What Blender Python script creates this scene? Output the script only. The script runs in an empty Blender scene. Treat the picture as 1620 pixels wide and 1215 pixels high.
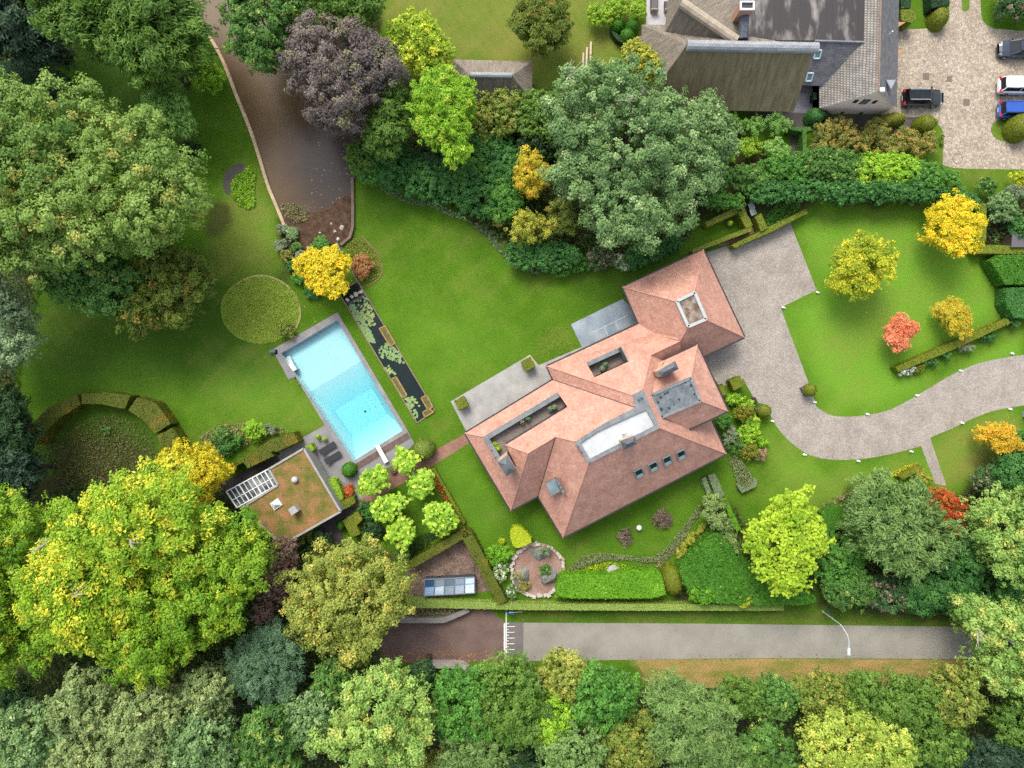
import bpy, bmesh, math, random
import numpy as np
from mathutils import Vector
from mathutils.geometry import tessellate_polygon
R = math.radians
S = bpy.context.scene
COL = S.collection
# ---------------------------------------------------------------- camera, world, sun, exposure
HCAM, F, CX, CY = 75.6, 1080.0, 810.0, 607.5      # drone height, focal length in photo pixels, nadir pixel
cam = bpy.data.cameras.new('camera'); camo = bpy.data.objects.new('camera', cam); COL.objects.link(camo)
camo.location = (0, 0, HCAM); camo.rotation_euler = (0, 0, 0)
cam.sensor_width = 36; cam.lens = 24; cam.clip_start = 1; cam.clip_end = 3000
S.camera = camo
SUN_ELEV, SUN_AZ = 50.0, -22.0                     # azimuth measured from image-up (+Y), negative = towards image-left
w = bpy.data.worlds.new('World'); S.world = w; w.use_nodes = True
nt = w.node_tree
bg = nt.nodes['Background']; sky = nt.nodes.new('ShaderNodeTexSky')
sky.sky_type = 'NISHITA'; sky.sun_disc = False
sky.sun_elevation = R(SUN_ELEV); sky.sun_rotation = R(SUN_AZ); sky.dust_density = 3.0; sky.air_density = 1.0
hs = nt.nodes.new('ShaderNodeHueSaturation'); hs.inputs['Saturation'].default_value = .5   # thin overcast: a whiter sky
nt.links.new(sky.outputs[0], hs.inputs['Color']); nt.links.new(hs.outputs[0], bg.inputs[0]); bg.inputs[1].default_value = 0.15
sl = bpy.data.lights.new('sun', 'SUN'); sl.energy = 1.25; sl.angle = R(25); sl.color = (1, .94, .85)
so = bpy.data.objects.new('sun', sl); COL.objects.link(so)
_d = Vector((math.sin(R(SUN_AZ)) * math.cos(R(SUN_ELEV)), math.cos(R(SUN_AZ)) * math.cos(R(SUN_ELEV)), math.sin(R(SUN_ELEV))))
so.rotation_euler = _d.to_track_quat('Z', 'Y').to_euler(); so.location = (0, 0, 60)
S.view_settings.view_transform = 'Standard'; S.view_settings.look = 'None'
S.view_settings.exposure = 1.3; S.view_settings.gamma = 1
S.cycles.max_bounces = 5; S.cycles.diffuse_bounces = 3; S.cycles.glossy_bounces = 2
S.cycles.transparent_max_bounces = 8; S.cycles.transmission_bounces = 3
S.cycles.use_denoising = False
S.cycles.caustics_reflective = False; S.cycles.caustics_refractive = False

# ---------------------------------------------------------------- helpers
def P(px, py, z=0.0):
    """the point at height z that the drone sees at photo pixel (px,py)"""
    k = (HCAM - z) / F
    return Vector(((px - CX) * k, -(py - CY) * k, z))
def PP(pts, z=0.0): return [P(x, y, z) for x, y in pts]
def lin(c):
    o = []
    for v in c[:3]:
        v = v / 255.0
        o.append(v / 12.92 if v <= .04045 else ((v + .055) / 1.055) ** 2.4)
    return o
def tag(o, label=None, cat=None, group=None, kind=None):
    if label: o['label'] = label
    if cat: o['category'] = cat
    if group: o['group'] = group
    if kind: o['kind'] = kind
    return o
def thing(name, label, cat, loc, group=None, rz=0):
    o = bpy.data.objects.new(name, None); COL.objects.link(o); o.location = loc; o.rotation_euler = (0, 0, rz)
    o.empty_display_size = .3
    return tag(o, label, cat, group)
def rootloc(p):
    v = Vector((0, 0, 0))
    while p is not None: v = v + p.location; p = p.parent
    return v
def chaikin(pts, n=2, closed=True):
    pts = [Vector(p) for p in pts]
    for _ in range(n):
        o = []; m = len(pts)
        for i in range(m if closed else m - 1):
            a, b = pts[i], pts[(i + 1) % m]
            o += [a * .75 + b * .25, a * .25 + b * .75]
        if not closed: o = [pts[0]] + o + [pts[-1]]
        pts = o
    return [tuple(p) for p in pts]
class MB:
    def __init__(s): s.v = []; s.f = []
    def poly(s, pts):
        i = len(s.v); s.v += [Vector(p) for p in pts]; s.f.append(list(range(i, i + len(pts)))); return s
    def ngon(s, pts):                        # concave polygon, triangulated
        pts = [Vector(p) for p in pts]; i = len(s.v); s.v += pts
        for t in tessellate_polygon([pts]):
            a, b, c = [pts[k] for k in t]
            s.f.append([i + k for k in (t if (b - a).cross(c - a).z >= -1e-9 else t[::-1])])
        return s
    def prism(s, pts, z0, z1, bottom=False):
        lo = [Vector((p[0], p[1], z0)) for p in pts]; hi = [Vector((p[0], p[1], z1)) for p in pts]
        ar = sum(lo[k].x * lo[(k + 1) % len(lo)].y - lo[(k + 1) % len(lo)].x * lo[k].y for k in range(len(lo)))
        if ar < 0: lo.reverse(); hi.reverse()
        s.ngon(hi); n = len(lo)
        for k in range(n): s.poly([lo[k], lo[(k + 1) % n], hi[(k + 1) % n], hi[k]])
        if bottom: s.poly(lo[::-1])
        return s
    def box(s, c, size, rz=0.0):
        x, y, z = size[0] / 2, size[1] / 2, size[2] / 2; ca, sa = math.cos(rz), math.sin(rz)
        q = lambda a, b, h: Vector((c[0] + a * ca - b * sa, c[1] + a * sa + b * ca, c[2] + h))
        B = [q(-x, -y, -z), q(x, -y, -z), q(x, y, -z), q(-x, y, -z)]; T = [q(-x, -y, z), q(x, -y, z), q(x, y, z), q(-x, y, z)]
        s.poly(T); s.poly(B[::-1])
        for k in range(4): s.poly([B[k], B[(k + 1) % 4], T[(k + 1) % 4], T[k]])
        return s
    def bar(s, a, b, wd, hg):                # box beam between two points
        a, b = Vector(a), Vector(b); d = (b - a).normalized()
        up = Vector((0, 0, 1)) if abs(d.z) < .9 else Vector((1, 0, 0))
        sx = d.cross(up).normalized() * wd / 2; sz = sx.cross(d).normalized() * hg / 2
        A = [a - sx - sz, a + sx - sz, a + sx + sz, a - sx + sz]; B = [p + (b - a) for p in A]
        s.poly(A); s.poly(B[::-1])
        for k in range(4): s.poly([A[k], B[k], B[(k + 1) % 4], A[(k + 1) % 4]])
        return s
    def tube(s, pts, rad, n=8, cap=True):
        pts = [Vector(p) for p in pts]; rings = []
        if not isinstance(rad, (list, tuple)): rad = [rad] * len(pts)
        for i, p in enumerate(pts):
            d = (pts[min(i + 1, len(pts) - 1)] - pts[max(i - 1, 0)]).normalized()
            up = Vector((0, 0, 1)) if abs(d.z) < .9 else Vector((1, 0, 0))
            x = d.cross(up).normalized(); y = d.cross(x)
            rings.append([p + (x * math.cos(t) + y * math.sin(t)) * rad[i] for t in [2 * math.pi * k / n for k in range(n)]])
        i0 = len(s.v)
        for r in rings: s.v += r
        for i in range(len(rings) - 1):
            for k in range(n):
                s.f.append([i0 + i * n + k, i0 + (i + 1) * n + k, i0 + (i + 1) * n + (k + 1) % n, i0 + i * n + (k + 1) % n])
        if cap: s.f.append([i0 + k for k in range(n)]); s.f.append([i0 + (len(rings) - 1) * n + k for k in range(n)][::-1])
        return s
    def lathe(s, c, prof, n=16):             # prof: (radius, z) list
        i0 = len(s.v)
        for r, z in prof: s.v += [Vector((c[0] + r * math.cos(2 * math.pi * k / n), c[1] + r * math.sin(2 * math.pi * k / n), c[2] + z)) for k in range(n)]
        for i in range(len(prof) - 1):
            for k in range(n): s.f.append([i0 + i * n + k, i0 + i * n + (k + 1) % n, i0 + (i + 1) * n + (k + 1) % n, i0 + (i + 1) * n + k])
        s.f.append([i0 + (len(prof) - 1) * n + k for k in range(n)])
        return s
    def build(s, name, mat, parent=None, local=False, smooth=False, bevel=0):
        off = Vector((0, 0, 0)) if (local or parent is None) else rootloc(parent)
        me = bpy.data.meshes.new(name); me.from_pydata([tuple(v - off) for v in s.v], [], s.f)
        uv = me.uv_layers.new(name='uv'); me.update()
        Z = Vector((0, 0, 1)); buf = np.zeros(len(me.loops) * 2, np.float32)
        for p in me.polygons:                 # uv: u along the eave, v up the slope, in metres
            n = p.normal; e = Z.cross(n)
            e = Vector((1, 0, 0)) if e.length < 1e-3 else e.normalized(); q = n.cross(e)
            for li in p.loop_indices:
                co = me.vertices[me.loops[li].vertex_index].co + off
                buf[2 * li] = co.dot(e); buf[2 * li + 1] = co.dot(q)
        uv.data.foreach_set('uv', buf)
        if smooth: me.polygons.foreach_set('use_smooth', [True] * len(me.polygons))
        me.materials.append(mat)
        o = bpy.data.objects.new(name, me); COL.objects.link(o)
        if parent: o.parent = parent
        if bevel:
            b = o.modifiers.new('bevel', 'BEVEL'); b.width = bevel; b.segments = 2; b.limit_method = 'ANGLE'
        return o
def sheet(name, pts, z, mat, kind='structure', smooth=0, label=None, cat=None):
    if smooth: pts = chaikin(pts, smooth)
    o = MB().ngon([P(x, y, 0) + Vector((0, 0, z)) for x, y in pts]).build(name, mat)
    return tag(o, label or None, cat, None, kind)

# ---------------------------------------------------------------- materials
MATS = {}
KS = 0.76
def slin(c): return [v * KS for v in lin(c)]
def mat(name, c1, c2=None, scale=1.0, detail=6, rough=.85, bump=0.0, bscale=None, metal=0.0, spec=.3, uvs=None,
        stretch=(1, 1, 1), fine=0.0, fscale=30, ramp=(.35, .65), extra=None, coat=0.0):
    """two-tone noise material; colours are sRGB 0-255; fine = strength of a second fine-grained value variation"""
    if name in MATS: return MATS[name]
    m = bpy.data.materials.new(name); m.use_nodes = True; N = m.node_tree.nodes; L = m.node_tree.links
    b = N['Principled BSDF']; b.inputs['Roughness'].default_value = rough; b.inputs['Metallic'].default_value = metal
    b.inputs['Specular IOR Level'].default_value = spec; b.inputs['Coat Weight'].default_value = coat
    tc = N.new('ShaderNodeTexCoord'); mp = N.new('ShaderNodeMapping'); mp.inputs['Scale'].default_value = stretch
    L.new(tc.outputs['UV' if uvs else 'Object'], mp.inputs[0])
    def noise(sc, dt):
        n = N.new('ShaderNodeTexNoise'); n.inputs['Scale'].default_value = sc; n.inputs['Detail'].default_value = dt
        n.inputs['Roughness'].default_value = .6; L.new(mp.outputs[0], n.inputs['Vector']); return n
    n1 = noise(scale, detail); cr = N.new('ShaderNodeValToRGB')
    cr.color_ramp.elements[0].position = ramp[0]; cr.color_ramp.elements[1].position = ramp[1]
    cr.color_ramp.elements[0].color = slin(c1) + [1]; cr.color_ramp.elements[1].color = slin(c2 or c1) + [1]
    L.new(n1.outputs['Fac'], cr.inputs[0]); out = cr.outputs[0]
    if fine:
        n2 = noise(fscale, 3); mr = N.new('ShaderNodeMapRange')
        mr.inputs['From Min'].default_value = .3; mr.inputs['From Max'].default_value = .7
        mr.inputs['To Min'].default_value = 1 - fine; mr.inputs['To Max'].default_value = 1 + fine
        L.new(n2.outputs['Fac'], mr.inputs[0])
        mx = N.new('ShaderNodeVectorMath'); mx.operation = 'SCALE'; L.new(out, mx.inputs[0]); L.new(mr.outputs[0], mx.inputs['Scale']); out = mx.outputs[0]
    m['nodes_out'] = 1
    if extra: out = extra(N, L, mp, out)
    L.new(out, b.inputs['Base Color'])
    if bump:
        nb = noise(bscale or scale * 4, 4); bp = N.new('ShaderNodeBump'); bp.inputs['Strength'].default_value = bump
        bp.inputs['Distance'].default_value = .1; L.new(nb.outputs['Fac'], bp.inputs['Height']); L.new(bp.outputs[0], b.inputs['Normal'])
    MATS[name] = m; return m
def brick_extra(bw, bh, mortar, dark, jit=.12):
    """multiplies the colour by a course pattern measured in metres on the uv"""
    def f(N, L, mp, out):
        bt = N.new('ShaderNodeTexBrick'); L.new(mp.outputs[0], bt.inputs['Vector'])
        bt.inputs['Scale'].default_value = 1; bt.inputs['Brick Width'].default_value = bw; bt.inputs['Row Height'].default_value = bh
        bt.inputs['Mortar Size'].default_value = mortar; bt.inputs['Mortar Smooth'].default_value = .3
        bt.inputs['Color1'].default_value = (1 + jit,) * 3 + (1,); bt.inputs['Color2'].default_value = (1 - jit,) * 3 + (1,)
        bt.inputs['Mortar'].default_value = (dark,) * 3 + (1,)
        mx = N.new('ShaderNodeVectorMath'); mx.operation = 'MULTIPLY'; L.new(out, mx.inputs[0]); L.new(bt.outputs['Color'], mx.inputs[1])
        return mx.outputs[0]
    return f
def cell_extra(sc, lo=.6, hi=1.25, edge=.55):
    """random stone-to-stone value plus dark joints (voronoi)"""
    def f(N, L, mp, out):
        v = N.new('ShaderNodeTexVoronoi'); v.inputs['Scale'].default_value = sc; L.new(mp.outputs[0], v.inputs['Vector'])
        sp = N.new('ShaderNodeSeparateColor'); L.new(v.outputs['Color'], sp.inputs[0])
        mr = N.new('ShaderNodeMapRange'); mr.inputs['To Min'].default_value = lo; mr.inputs['To Max'].default_value = hi; L.new(sp.outputs[0], mr.inputs[0])
        e = N.new('ShaderNodeTexVoronoi'); e.feature = 'DISTANCE_TO_EDGE'; e.inputs['Scale'].default_value = sc; L.new(mp.outputs[0], e.inputs['Vector'])
        m2 = N.new('ShaderNodeMapRange'); m2.inputs['From Max'].default_value = .12; m2.inputs['To Min'].default_value = edge; L.new(e.outputs['Distance'], m2.inputs[0])
        mu = N.new('ShaderNodeMath'); mu.operation = 'MULTIPLY'; L.new(mr.outputs[0], mu.inputs[0]); L.new(m2.outputs[0], mu.inputs[1])
        mx = N.new('ShaderNodeVectorMath'); mx.operation = 'SCALE'; L.new(out, mx.inputs[0]); L.new(mu.outputs[0], mx.inputs['Scale'])
        return mx.outputs[0]
    return f
def flat(name, c, rough=.6, metal=0, spec=.4, coat=0): return mat(name, c, [min(255, v * 1.06) for v in c], scale=3, rough=rough, metal=metal, spec=spec, coat=coat)
def glass_dark(name, c, rough=.08): return mat(name, c, c, scale=2, rough=rough, spec=.6)

def leaf_material():
    m = bpy.data.materials.new('foliage'); m.use_nodes = True; N = m.node_tree.nodes; L = m.node_tree.links
    b = N['Principled BSDF']; a = N.new('ShaderNodeAttribute'); a.attribute_name = 'leaf'
    L.new(a.outputs['Color'], b.inputs['Base Color']); b.inputs['Roughness'].default_value = .55; b.inputs['Specular IOR Level'].default_value = .25
    t = N.new('ShaderNodeBsdfTranslucent'); g = N.new('ShaderNodeVectorMath'); g.operation = 'MULTIPLY'; g.inputs[1].default_value = (1.1, 1.15, .6)
    L.new(a.outputs['Color'], g.inputs[0]); L.new(g.outputs[0], t.inputs['Color'])
    x = N.new('ShaderNodeMixShader'); x.inputs[0].default_value = .35
    L.new(b.outputs[0], x.inputs[1]); L.new(t.outputs[0], x.inputs[2]); L.new(x.outputs[0], N['Material Output'].inputs[0])
    return m
LEAF = leaf_material()
TWIG = mat('grey_twig', (150, 140, 128), (176, 168, 156), scale=4, rough=.95)
BARK = mat('bark', (92, 80, 66), (60, 50, 42), scale=4, rough=.95, bump=.4)

# ---------------------------------------------------------------- foliage engine (numpy)
KLEAF = 1.12
def soup_mesh(name, V, Q, T, C, parent=None, mtl=None):
    """quads Q, triangles T over vertices V with one colour per face"""
    me = bpy.data.meshes.new(name); off = rootloc(parent) if parent is not None else Vector((0, 0, 0))
    V = V - np.array(off); nq, ntr = len(Q), len(T)
    me.vertices.add(len(V)); me.vertices.foreach_set('co', V.astype(np.float32).ravel())
    idx = np.concatenate([Q.ravel(), T.ravel()]).astype(np.int32)
    me.loops.add(len(idx)); me.loops.foreach_set('vertex_index', idx)
    me.polygons.add(nq + ntr)
    me.polygons.foreach_set('loop_start', np.concatenate([np.arange(nq) * 4, nq * 4 + np.arange(ntr) * 3]).astype(np.int32))
    me.update(calc_edges=True)
    at = me.attributes.new('leaf', 'FLOAT_COLOR', 'FACE')
    at.data.foreach_set('color', np.concatenate([C, np.ones((len(C), 1))], 1).astype(np.float32).ravel())
    me.materials.append(mtl or LEAF)
    o = bpy.data.objects.new(name, me); COL.objects.link(o)
    if parent is not None: o.parent = parent
    return o
def unit(a): return a / np.maximum(np.linalg.norm(a, axis=1, keepdims=True), 1e-9)
def cards(rng, pos, nrm, size, aspect, tang=None, curl=.18):
    n = len(pos); nrm = unit(nrm)
    t = tang if tang is not None else rng.normal(size=(n, 3))
    t = unit(t - nrm * np.sum(t * nrm, 1, keepdims=True)); b = np.cross(nrm, t)
    L = size[:, None]; W = L * aspect
    V = np.stack([pos - t * L * .5, pos + b * W * .5 + nrm * L * curl * .5 - t * L * .08, pos + t * L * .5 - nrm * L * curl * .4, pos - b * W * .5 + nrm * L * curl * .5 - t * L * .08], 1).reshape(-1, 3)
    return V, np.arange(n * 4).reshape(n, 4)
def pcol(c): return np.array(lin(c)) * KLEAF
def inpoly(poly, x, y):
    r = np.zeros(x.shape, bool); n = len(poly)
    for i in range(n):
        x1, y1 = poly[i]; x2, y2 = poly[(i + 1) % n]
        if y1 == y2: continue
        c = ((y1 > y) != (y2 > y)) & (x < (x2 - x1) * (y - y1) / (y2 - y1) + x1); r ^= c
    return r
def edged(poly, x, y):
    d = np.full(x.shape, 1e9); n = len(poly)
    for i in range(n):
        x1, y1 = poly[i]; x2, y2 = poly[(i + 1) % n]; dx, dy = x2 - x1, y2 - y1
        t = np.clip(((x - x1) * dx + (y - y1) * dy) / max(dx * dx + dy * dy, 1e-9), 0, 1)
        d = np.minimum(d, np.hypot(x - x1 - t * dx, y - y1 - t * dy))
    return d
def sdist(poly, x, y):
    d = edged(poly, x, y); return np.where(inpoly(poly, x, y), d, -d)
def ell(cx, cy, rx, ry=None, rot=0, n=14, jit=.08, seed=0):
    rg = random.Random(int(cx * 7 + cy * 13 + seed)); ry = ry or rx; o = []
    for k in range(n):
        a = 2 * math.pi * k / n; q = 1 + rg.uniform(-jit, jit)
        x, y = rx * q * math.cos(a), ry * q * math.sin(a); c, s = math.cos(R(rot)), math.sin(R(rot))
        o.append((cx + x * c - y * s, cy + x * s + y * c))
    return o
# palettes: dark, light, accent colour, accent share (leaf albedo hue in sRGB)
PAL = {}
def pal(k, a, b, c=None, p=0.0): PAL[k] = (pcol(a), pcol(b), pcol(c) if c else None, p)
SEED = [11]
def crown_mesh(name, wp, zw, ztop, palk, parent=None, style='broad', rb=None, leaf=.40, dens=1.0, zlow=None, rough_top=.45):
    """foliage filling the outline wp (world xy at height zw) as boughs > tufts > leaves; returns (object, bough centres)"""
    SEED[0] += 1; rng = np.random.default_rng(SEED[0])
    A, B, Cc, pa = PAL[palk]
    xs = np.array([p[0] for p in wp]); ys = np.array([p[1] for p in wp])
    gx, gy = np.meshgrid(np.linspace(xs.min(), xs.max(), 40), np.linspace(ys.min(), ys.max(), 40))
    sd = sdist(wp, gx, gy); Rin = max(sd.max(), .2)
    area = (sd > 0).mean() * (xs.max() - xs.min()) * (ys.max() - ys.min())
    rb = rb or min(max(.30 * Rin, .45), 1.9); rb = min(rb, Rin * .8)
    n = int(area / (rb * rb) * 14) + 60
    cx = rng.uniform(xs.min(), xs.max(), n); cy = rng.uniform(ys.min(), ys.max(), n)
    d = sdist(wp, cx, cy); keep = d > rb * rng.uniform(.2, .6, n); cx, cy, d = cx[keep], cy[keep], d[keep]
    sel = []
    for i in range(len(cx)):
        if all((cx[i] - cx[j]) ** 2 + (cy[i] - cy[j]) ** 2 > (rb * .95) ** 2 for j in sel): sel.append(i)
    if not sel: sel = [int(np.argmax(d))] if len(d) else []
    if not sel: cx, cy, d, sel = np.array([xs.mean()]), np.array([ys.mean()]), np.array([Rin]), [0]
    cx, cy, d = cx[sel], cy[sel], d[sel]; m = len(cx)
    t = np.clip(d / Rin, 0, 1); dome = np.sqrt(np.clip(1 - (1 - t) ** 2, 0, 1))
    br = rb * rng.uniform(.62, 1.3, m)
    bz = zw + (ztop - br * .8 - zw) * dome + rng.normal(0, rough_top * rb * .6, m)
    bc = np.stack([cx, cy, bz], 1); bt = rng.normal(0, 1, m); bd = np.ones(m)
    # skirt of lower boughs so the crown is closed from the side too
    low = d < 1.6 * rb
    if low.any():
        ce = np.array([xs.mean(), ys.mean()]); q = bc[low].copy(); q[:, :2] += (ce - q[:, :2]) * .12
        zl = zlow if zlow is not None else max(zw - 1.6 * rb, rb * .5)
        q[:, 2] = np.maximum(np.minimum(q[:, 2] - 1.1 * rb, zw), zl * .5 + zw * .5 - .8 * rb)
        q[:, 2] = np.maximum(q[:, 2], br[low] * .55)
        bc = np.concatenate([bc, q]); br = np.concatenate([br, br[low]]); bt = np.concatenate([bt, bt[low]]); bd = np.concatenate([bd, np.full(low.sum(), .45)])
        if zw > 2.2:
            q = q.copy(); q[:, :2] += (ce - q[:, :2]) * .12; lv = np.maximum(q[:, 2] - 1.3 * rb, .8 * rb)
            q[:, 2] = lv; bc = np.concatenate([bc, q]); br = np.concatenate([br, br[:m][low]]); bt = np.concatenate([bt, bt[:m][low]]); bd = np.concatenate([bd, np.full(low.sum(), .4)])
    # inner boughs close the crown so the ground does not show through
    ins = np.where(d > .9 * rb)[0]
    if len(ins):
        q = bc[ins].copy(); q[:, :2] += rng.normal(0, .45 * rb, (len(ins), 2)); q[:, 2] -= .85 * rb
        q[:, 2] = np.maximum(q[:, 2], .5 * rb); bc = np.concatenate([bc, q]); br = np.concatenate([br, br[ins]]); bt = np.concatenate([bt, bt[ins] - .3]); bd = np.concatenate([bd, np.full(len(ins), .7)])
    M = len(bc)
    # tufts
    rt = np.clip(br * .36, .16, .62); nt_ = np.maximum((2.6 * (br / rt) ** 2 * .62).astype(int), 5)
    bi = np.repeat(np.arange(M), nt_); K = len(bi)
    dirs = unit(rng.normal(size=(K, 3)) + np.array([0, 0, .55])); dirs[:, 2] = np.where(dirs[:, 2] < -.45, -dirs[:, 2], dirs[:, 2])
    fl = .8 if style != 'spray' else .55
    tc = bc[bi] + dirs * br[bi][:, None] * np.where(rng.random((K, 1)) < .13, rng.uniform(1.0, 1.32, (K, 1)), rng.uniform(.6, 1.02, (K, 1))) * np.array([1, 1, fl])
    tr = rt[bi] * rng.uniform(.7, 1.3, K); tt = rng.normal(0, 1, K)
    acc = (rng.random(K) < pa) if pa else np.zeros(K, bool)
    if pa: acc |= (rng.random(K) < .75 * pa) & (bt[bi] > .6)
    ln = leaf * .62; dens = dens * 1.1
    nl = np.maximum((bd[bi] * dens * 5.2 * (tr / ln) ** 2 * {'broad': 2.1, 'spray': 2.3, 'feather': 3.2, 'big': 1.5}[style] + .5 + rng.random(K)).astype(int), 2)
    li = np.repeat(np.arange(K), nl); N = len(li)
    ld = unit(rng.normal(size=(N, 3)) + np.array([0, 0, .35]))
    shape = {'broad': (1, 1, .8), 'spray': (1.25, 1.25, .45), 'feather': (1.1, 1.1, .6), 'big': (1.15, 1.15, .55)}[style]
    pos = tc[li] + ld * tr[li][:, None] * rng.uniform(.35, 1.05, (N, 1)) * np.array(shape)
    bd_dir = dirs[li]
    if style == 'feather':
        nrm = bd_dir * .5 + np.array([0, 0, .7]) + rng.normal(0, .45, (N, 3)); rad = unit(pos - np.array([xs.mean(), ys.mean(), zw - .4 * (ztop - zw) - 1.0]))
        tang = rad * 1.0 + rng.normal(0, .45, (N, 3)) - np.array([0, 0, .25]); asp = .26; size = ln * rng.uniform(.9, 1.9, N)
    elif style == 'big':
        nrm = bd_dir * .35 + np.array([0, 0, 1.0]) + rng.normal(0, .33, (N, 3)); tang = ld + rng.normal(0, .3, (N, 3)); asp = .85; size = ln * rng.uniform(.7, 1.3, N)
    elif style == 'spray':
        nrm = bd_dir * .35 + np.array([0, 0, .8]) + rng.normal(0, .4, (N, 3)); rad = unit(pos - np.array([xs.mean(), ys.mean(), zw - 2])); tang = rad + rng.normal(0, .5, (N, 3)); asp = .5; size = ln * rng.uniform(.7, 1.5, N)
    else:
        nrm = bd_dir * .6 + ld * .5 + np.array([0, 0, .35]) + rng.normal(0, .34, (N, 3)); tang = None; asp = .62; size = ln * rng.uniform(.65, 1.35, N)
    pos[:, 2] = np.maximum(pos[:, 2], .06)
    V, Q = cards(rng, pos, nrm, size, asp, tang)
    f = np.clip(.55 + .17 * bt[bi][li] + .14 * tt[li] + .14 * rng.normal(0, 1, N), 0, 1)[:, None]
    C = A * (1 - f) + B * f
    if Cc is not None:
        g = (acc[li] & (rng.random(N) < .8))[:, None]; C = np.where(g, Cc * (.75 + .5 * rng.random((N, 1))), C)
    C = C * (1 + .08 * rng.normal(0, 1, (N, 1))).clip(.6, 1.5)
    return soup_mesh(name, V, Q, np.zeros((0, 3), int), C, parent), bc[:m], br[:m]
NLEAF = [0]
def tree(label, poly, ztop, palk, name='broadleaf_tree', cat='tree', group=None, zw=None, style='broad', rb=None, leaf=.40, dens=1.0, smooth=1, limbs=7, base=None, rough_top=.45, twigs=0):
    zw = max(zw or 0, ztop * .66)
    if smooth: poly = chaikin(poly, 1)
    wp = [(P(x, y, zw).x, P(x, y, zw).y) for x, y in poly]
    c = base and P(base[0], base[1]) or Vector((sum(p[0] for p in wp) / len(wp), sum(p[1] for p in wp) / len(wp), 0)); c.z = 0
    root = thing(name, label, cat, c, group)
    o, bc, br = crown_mesh('crown', wp, zw, ztop, palk, root, style, rb, leaf, dens, zlow=zw * .5, rough_top=rough_top)
    NLEAF[0] += len(o.data.polygons)
    rg = random.Random(len(wp) * 31 + int(c.x * 10)); mb = MB(); r0 = max(.07, .028 * ztop); th = zw * .75
    mid = Vector((c.x + rg.uniform(-.3, .3), c.y + rg.uniform(-.3, .3), th * .55))
    topc = Vector((c.x * .6 + bc[:, 0].mean() * .4, c.y * .6 + bc[:, 1].mean() * .4, th))
    hi = topc + Vector((0, 0, (ztop - th) * .6))
    mb.tube([c + Vector((0, 0, -.1)), c + Vector((0, 0, .3)), mid, topc, hi], [r0 * 1.5, r0 * 1.1, r0 * .9, r0 * .7, r0 * .2], 8)
    ids = list(range(len(bc))); rg.shuffle(ids)
    for i in ids[:limbs]:
        e = Vector(bc[i]); s = c.lerp(topc, rg.uniform(.6, 1.0)); s.z = th * rg.uniform(.6, 1.0)
        m_ = s.lerp(e, .5) + Vector((0, 0, .12 * (e - s).length)); mb.tube([s, m_, e], [r0 * .5, r0 * .32, r0 * .12], 6)
    mb.build('trunk', BARK, root, smooth=True)
    for i in ids[:twigs]:                     # bare grey branch ends standing out of the foliage
        e = Vector(bc[i]) + Vector((0, 0, br[i] * .92)); a0 = rg.uniform(0, 6.28); mt = MB()
        for k in range(4):
            an = a0 + rg.uniform(-.7, .7); l_ = rg.uniform(1.0, 2.2); t_ = e + Vector((math.cos(an) * l_, math.sin(an) * l_, rg.uniform(-.1, .5))); mt.tube([e + Vector((0, 0, -.5)), e.lerp(t_, .5) + Vector((rg.uniform(-.2, .2), rg.uniform(-.2, .2), .12)), t_], [.06, .04, .015], 5)
        mt.build('bare_branch', TWIG, root)
    return root
def shrub(label, poly, h, palk, name='shrub', cat='shrub', group=None, style='broad', rb=None, leaf=.26, dens=1.15, smooth=1, rough_top=.45):
    zw = h * .5
    if smooth: poly = chaikin(poly, 1)
    wp = [(P(x, y, zw).x, P(x, y, zw).y) for x, y in poly]
    o, _, _ = crown_mesh(name, wp, zw, h, palk, None, style, rb, leaf, dens, zlow=0, rough_top=rough_top); NLEAF[0] += len(o.data.polygons)
    return tag(o, label, cat, group)
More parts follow.
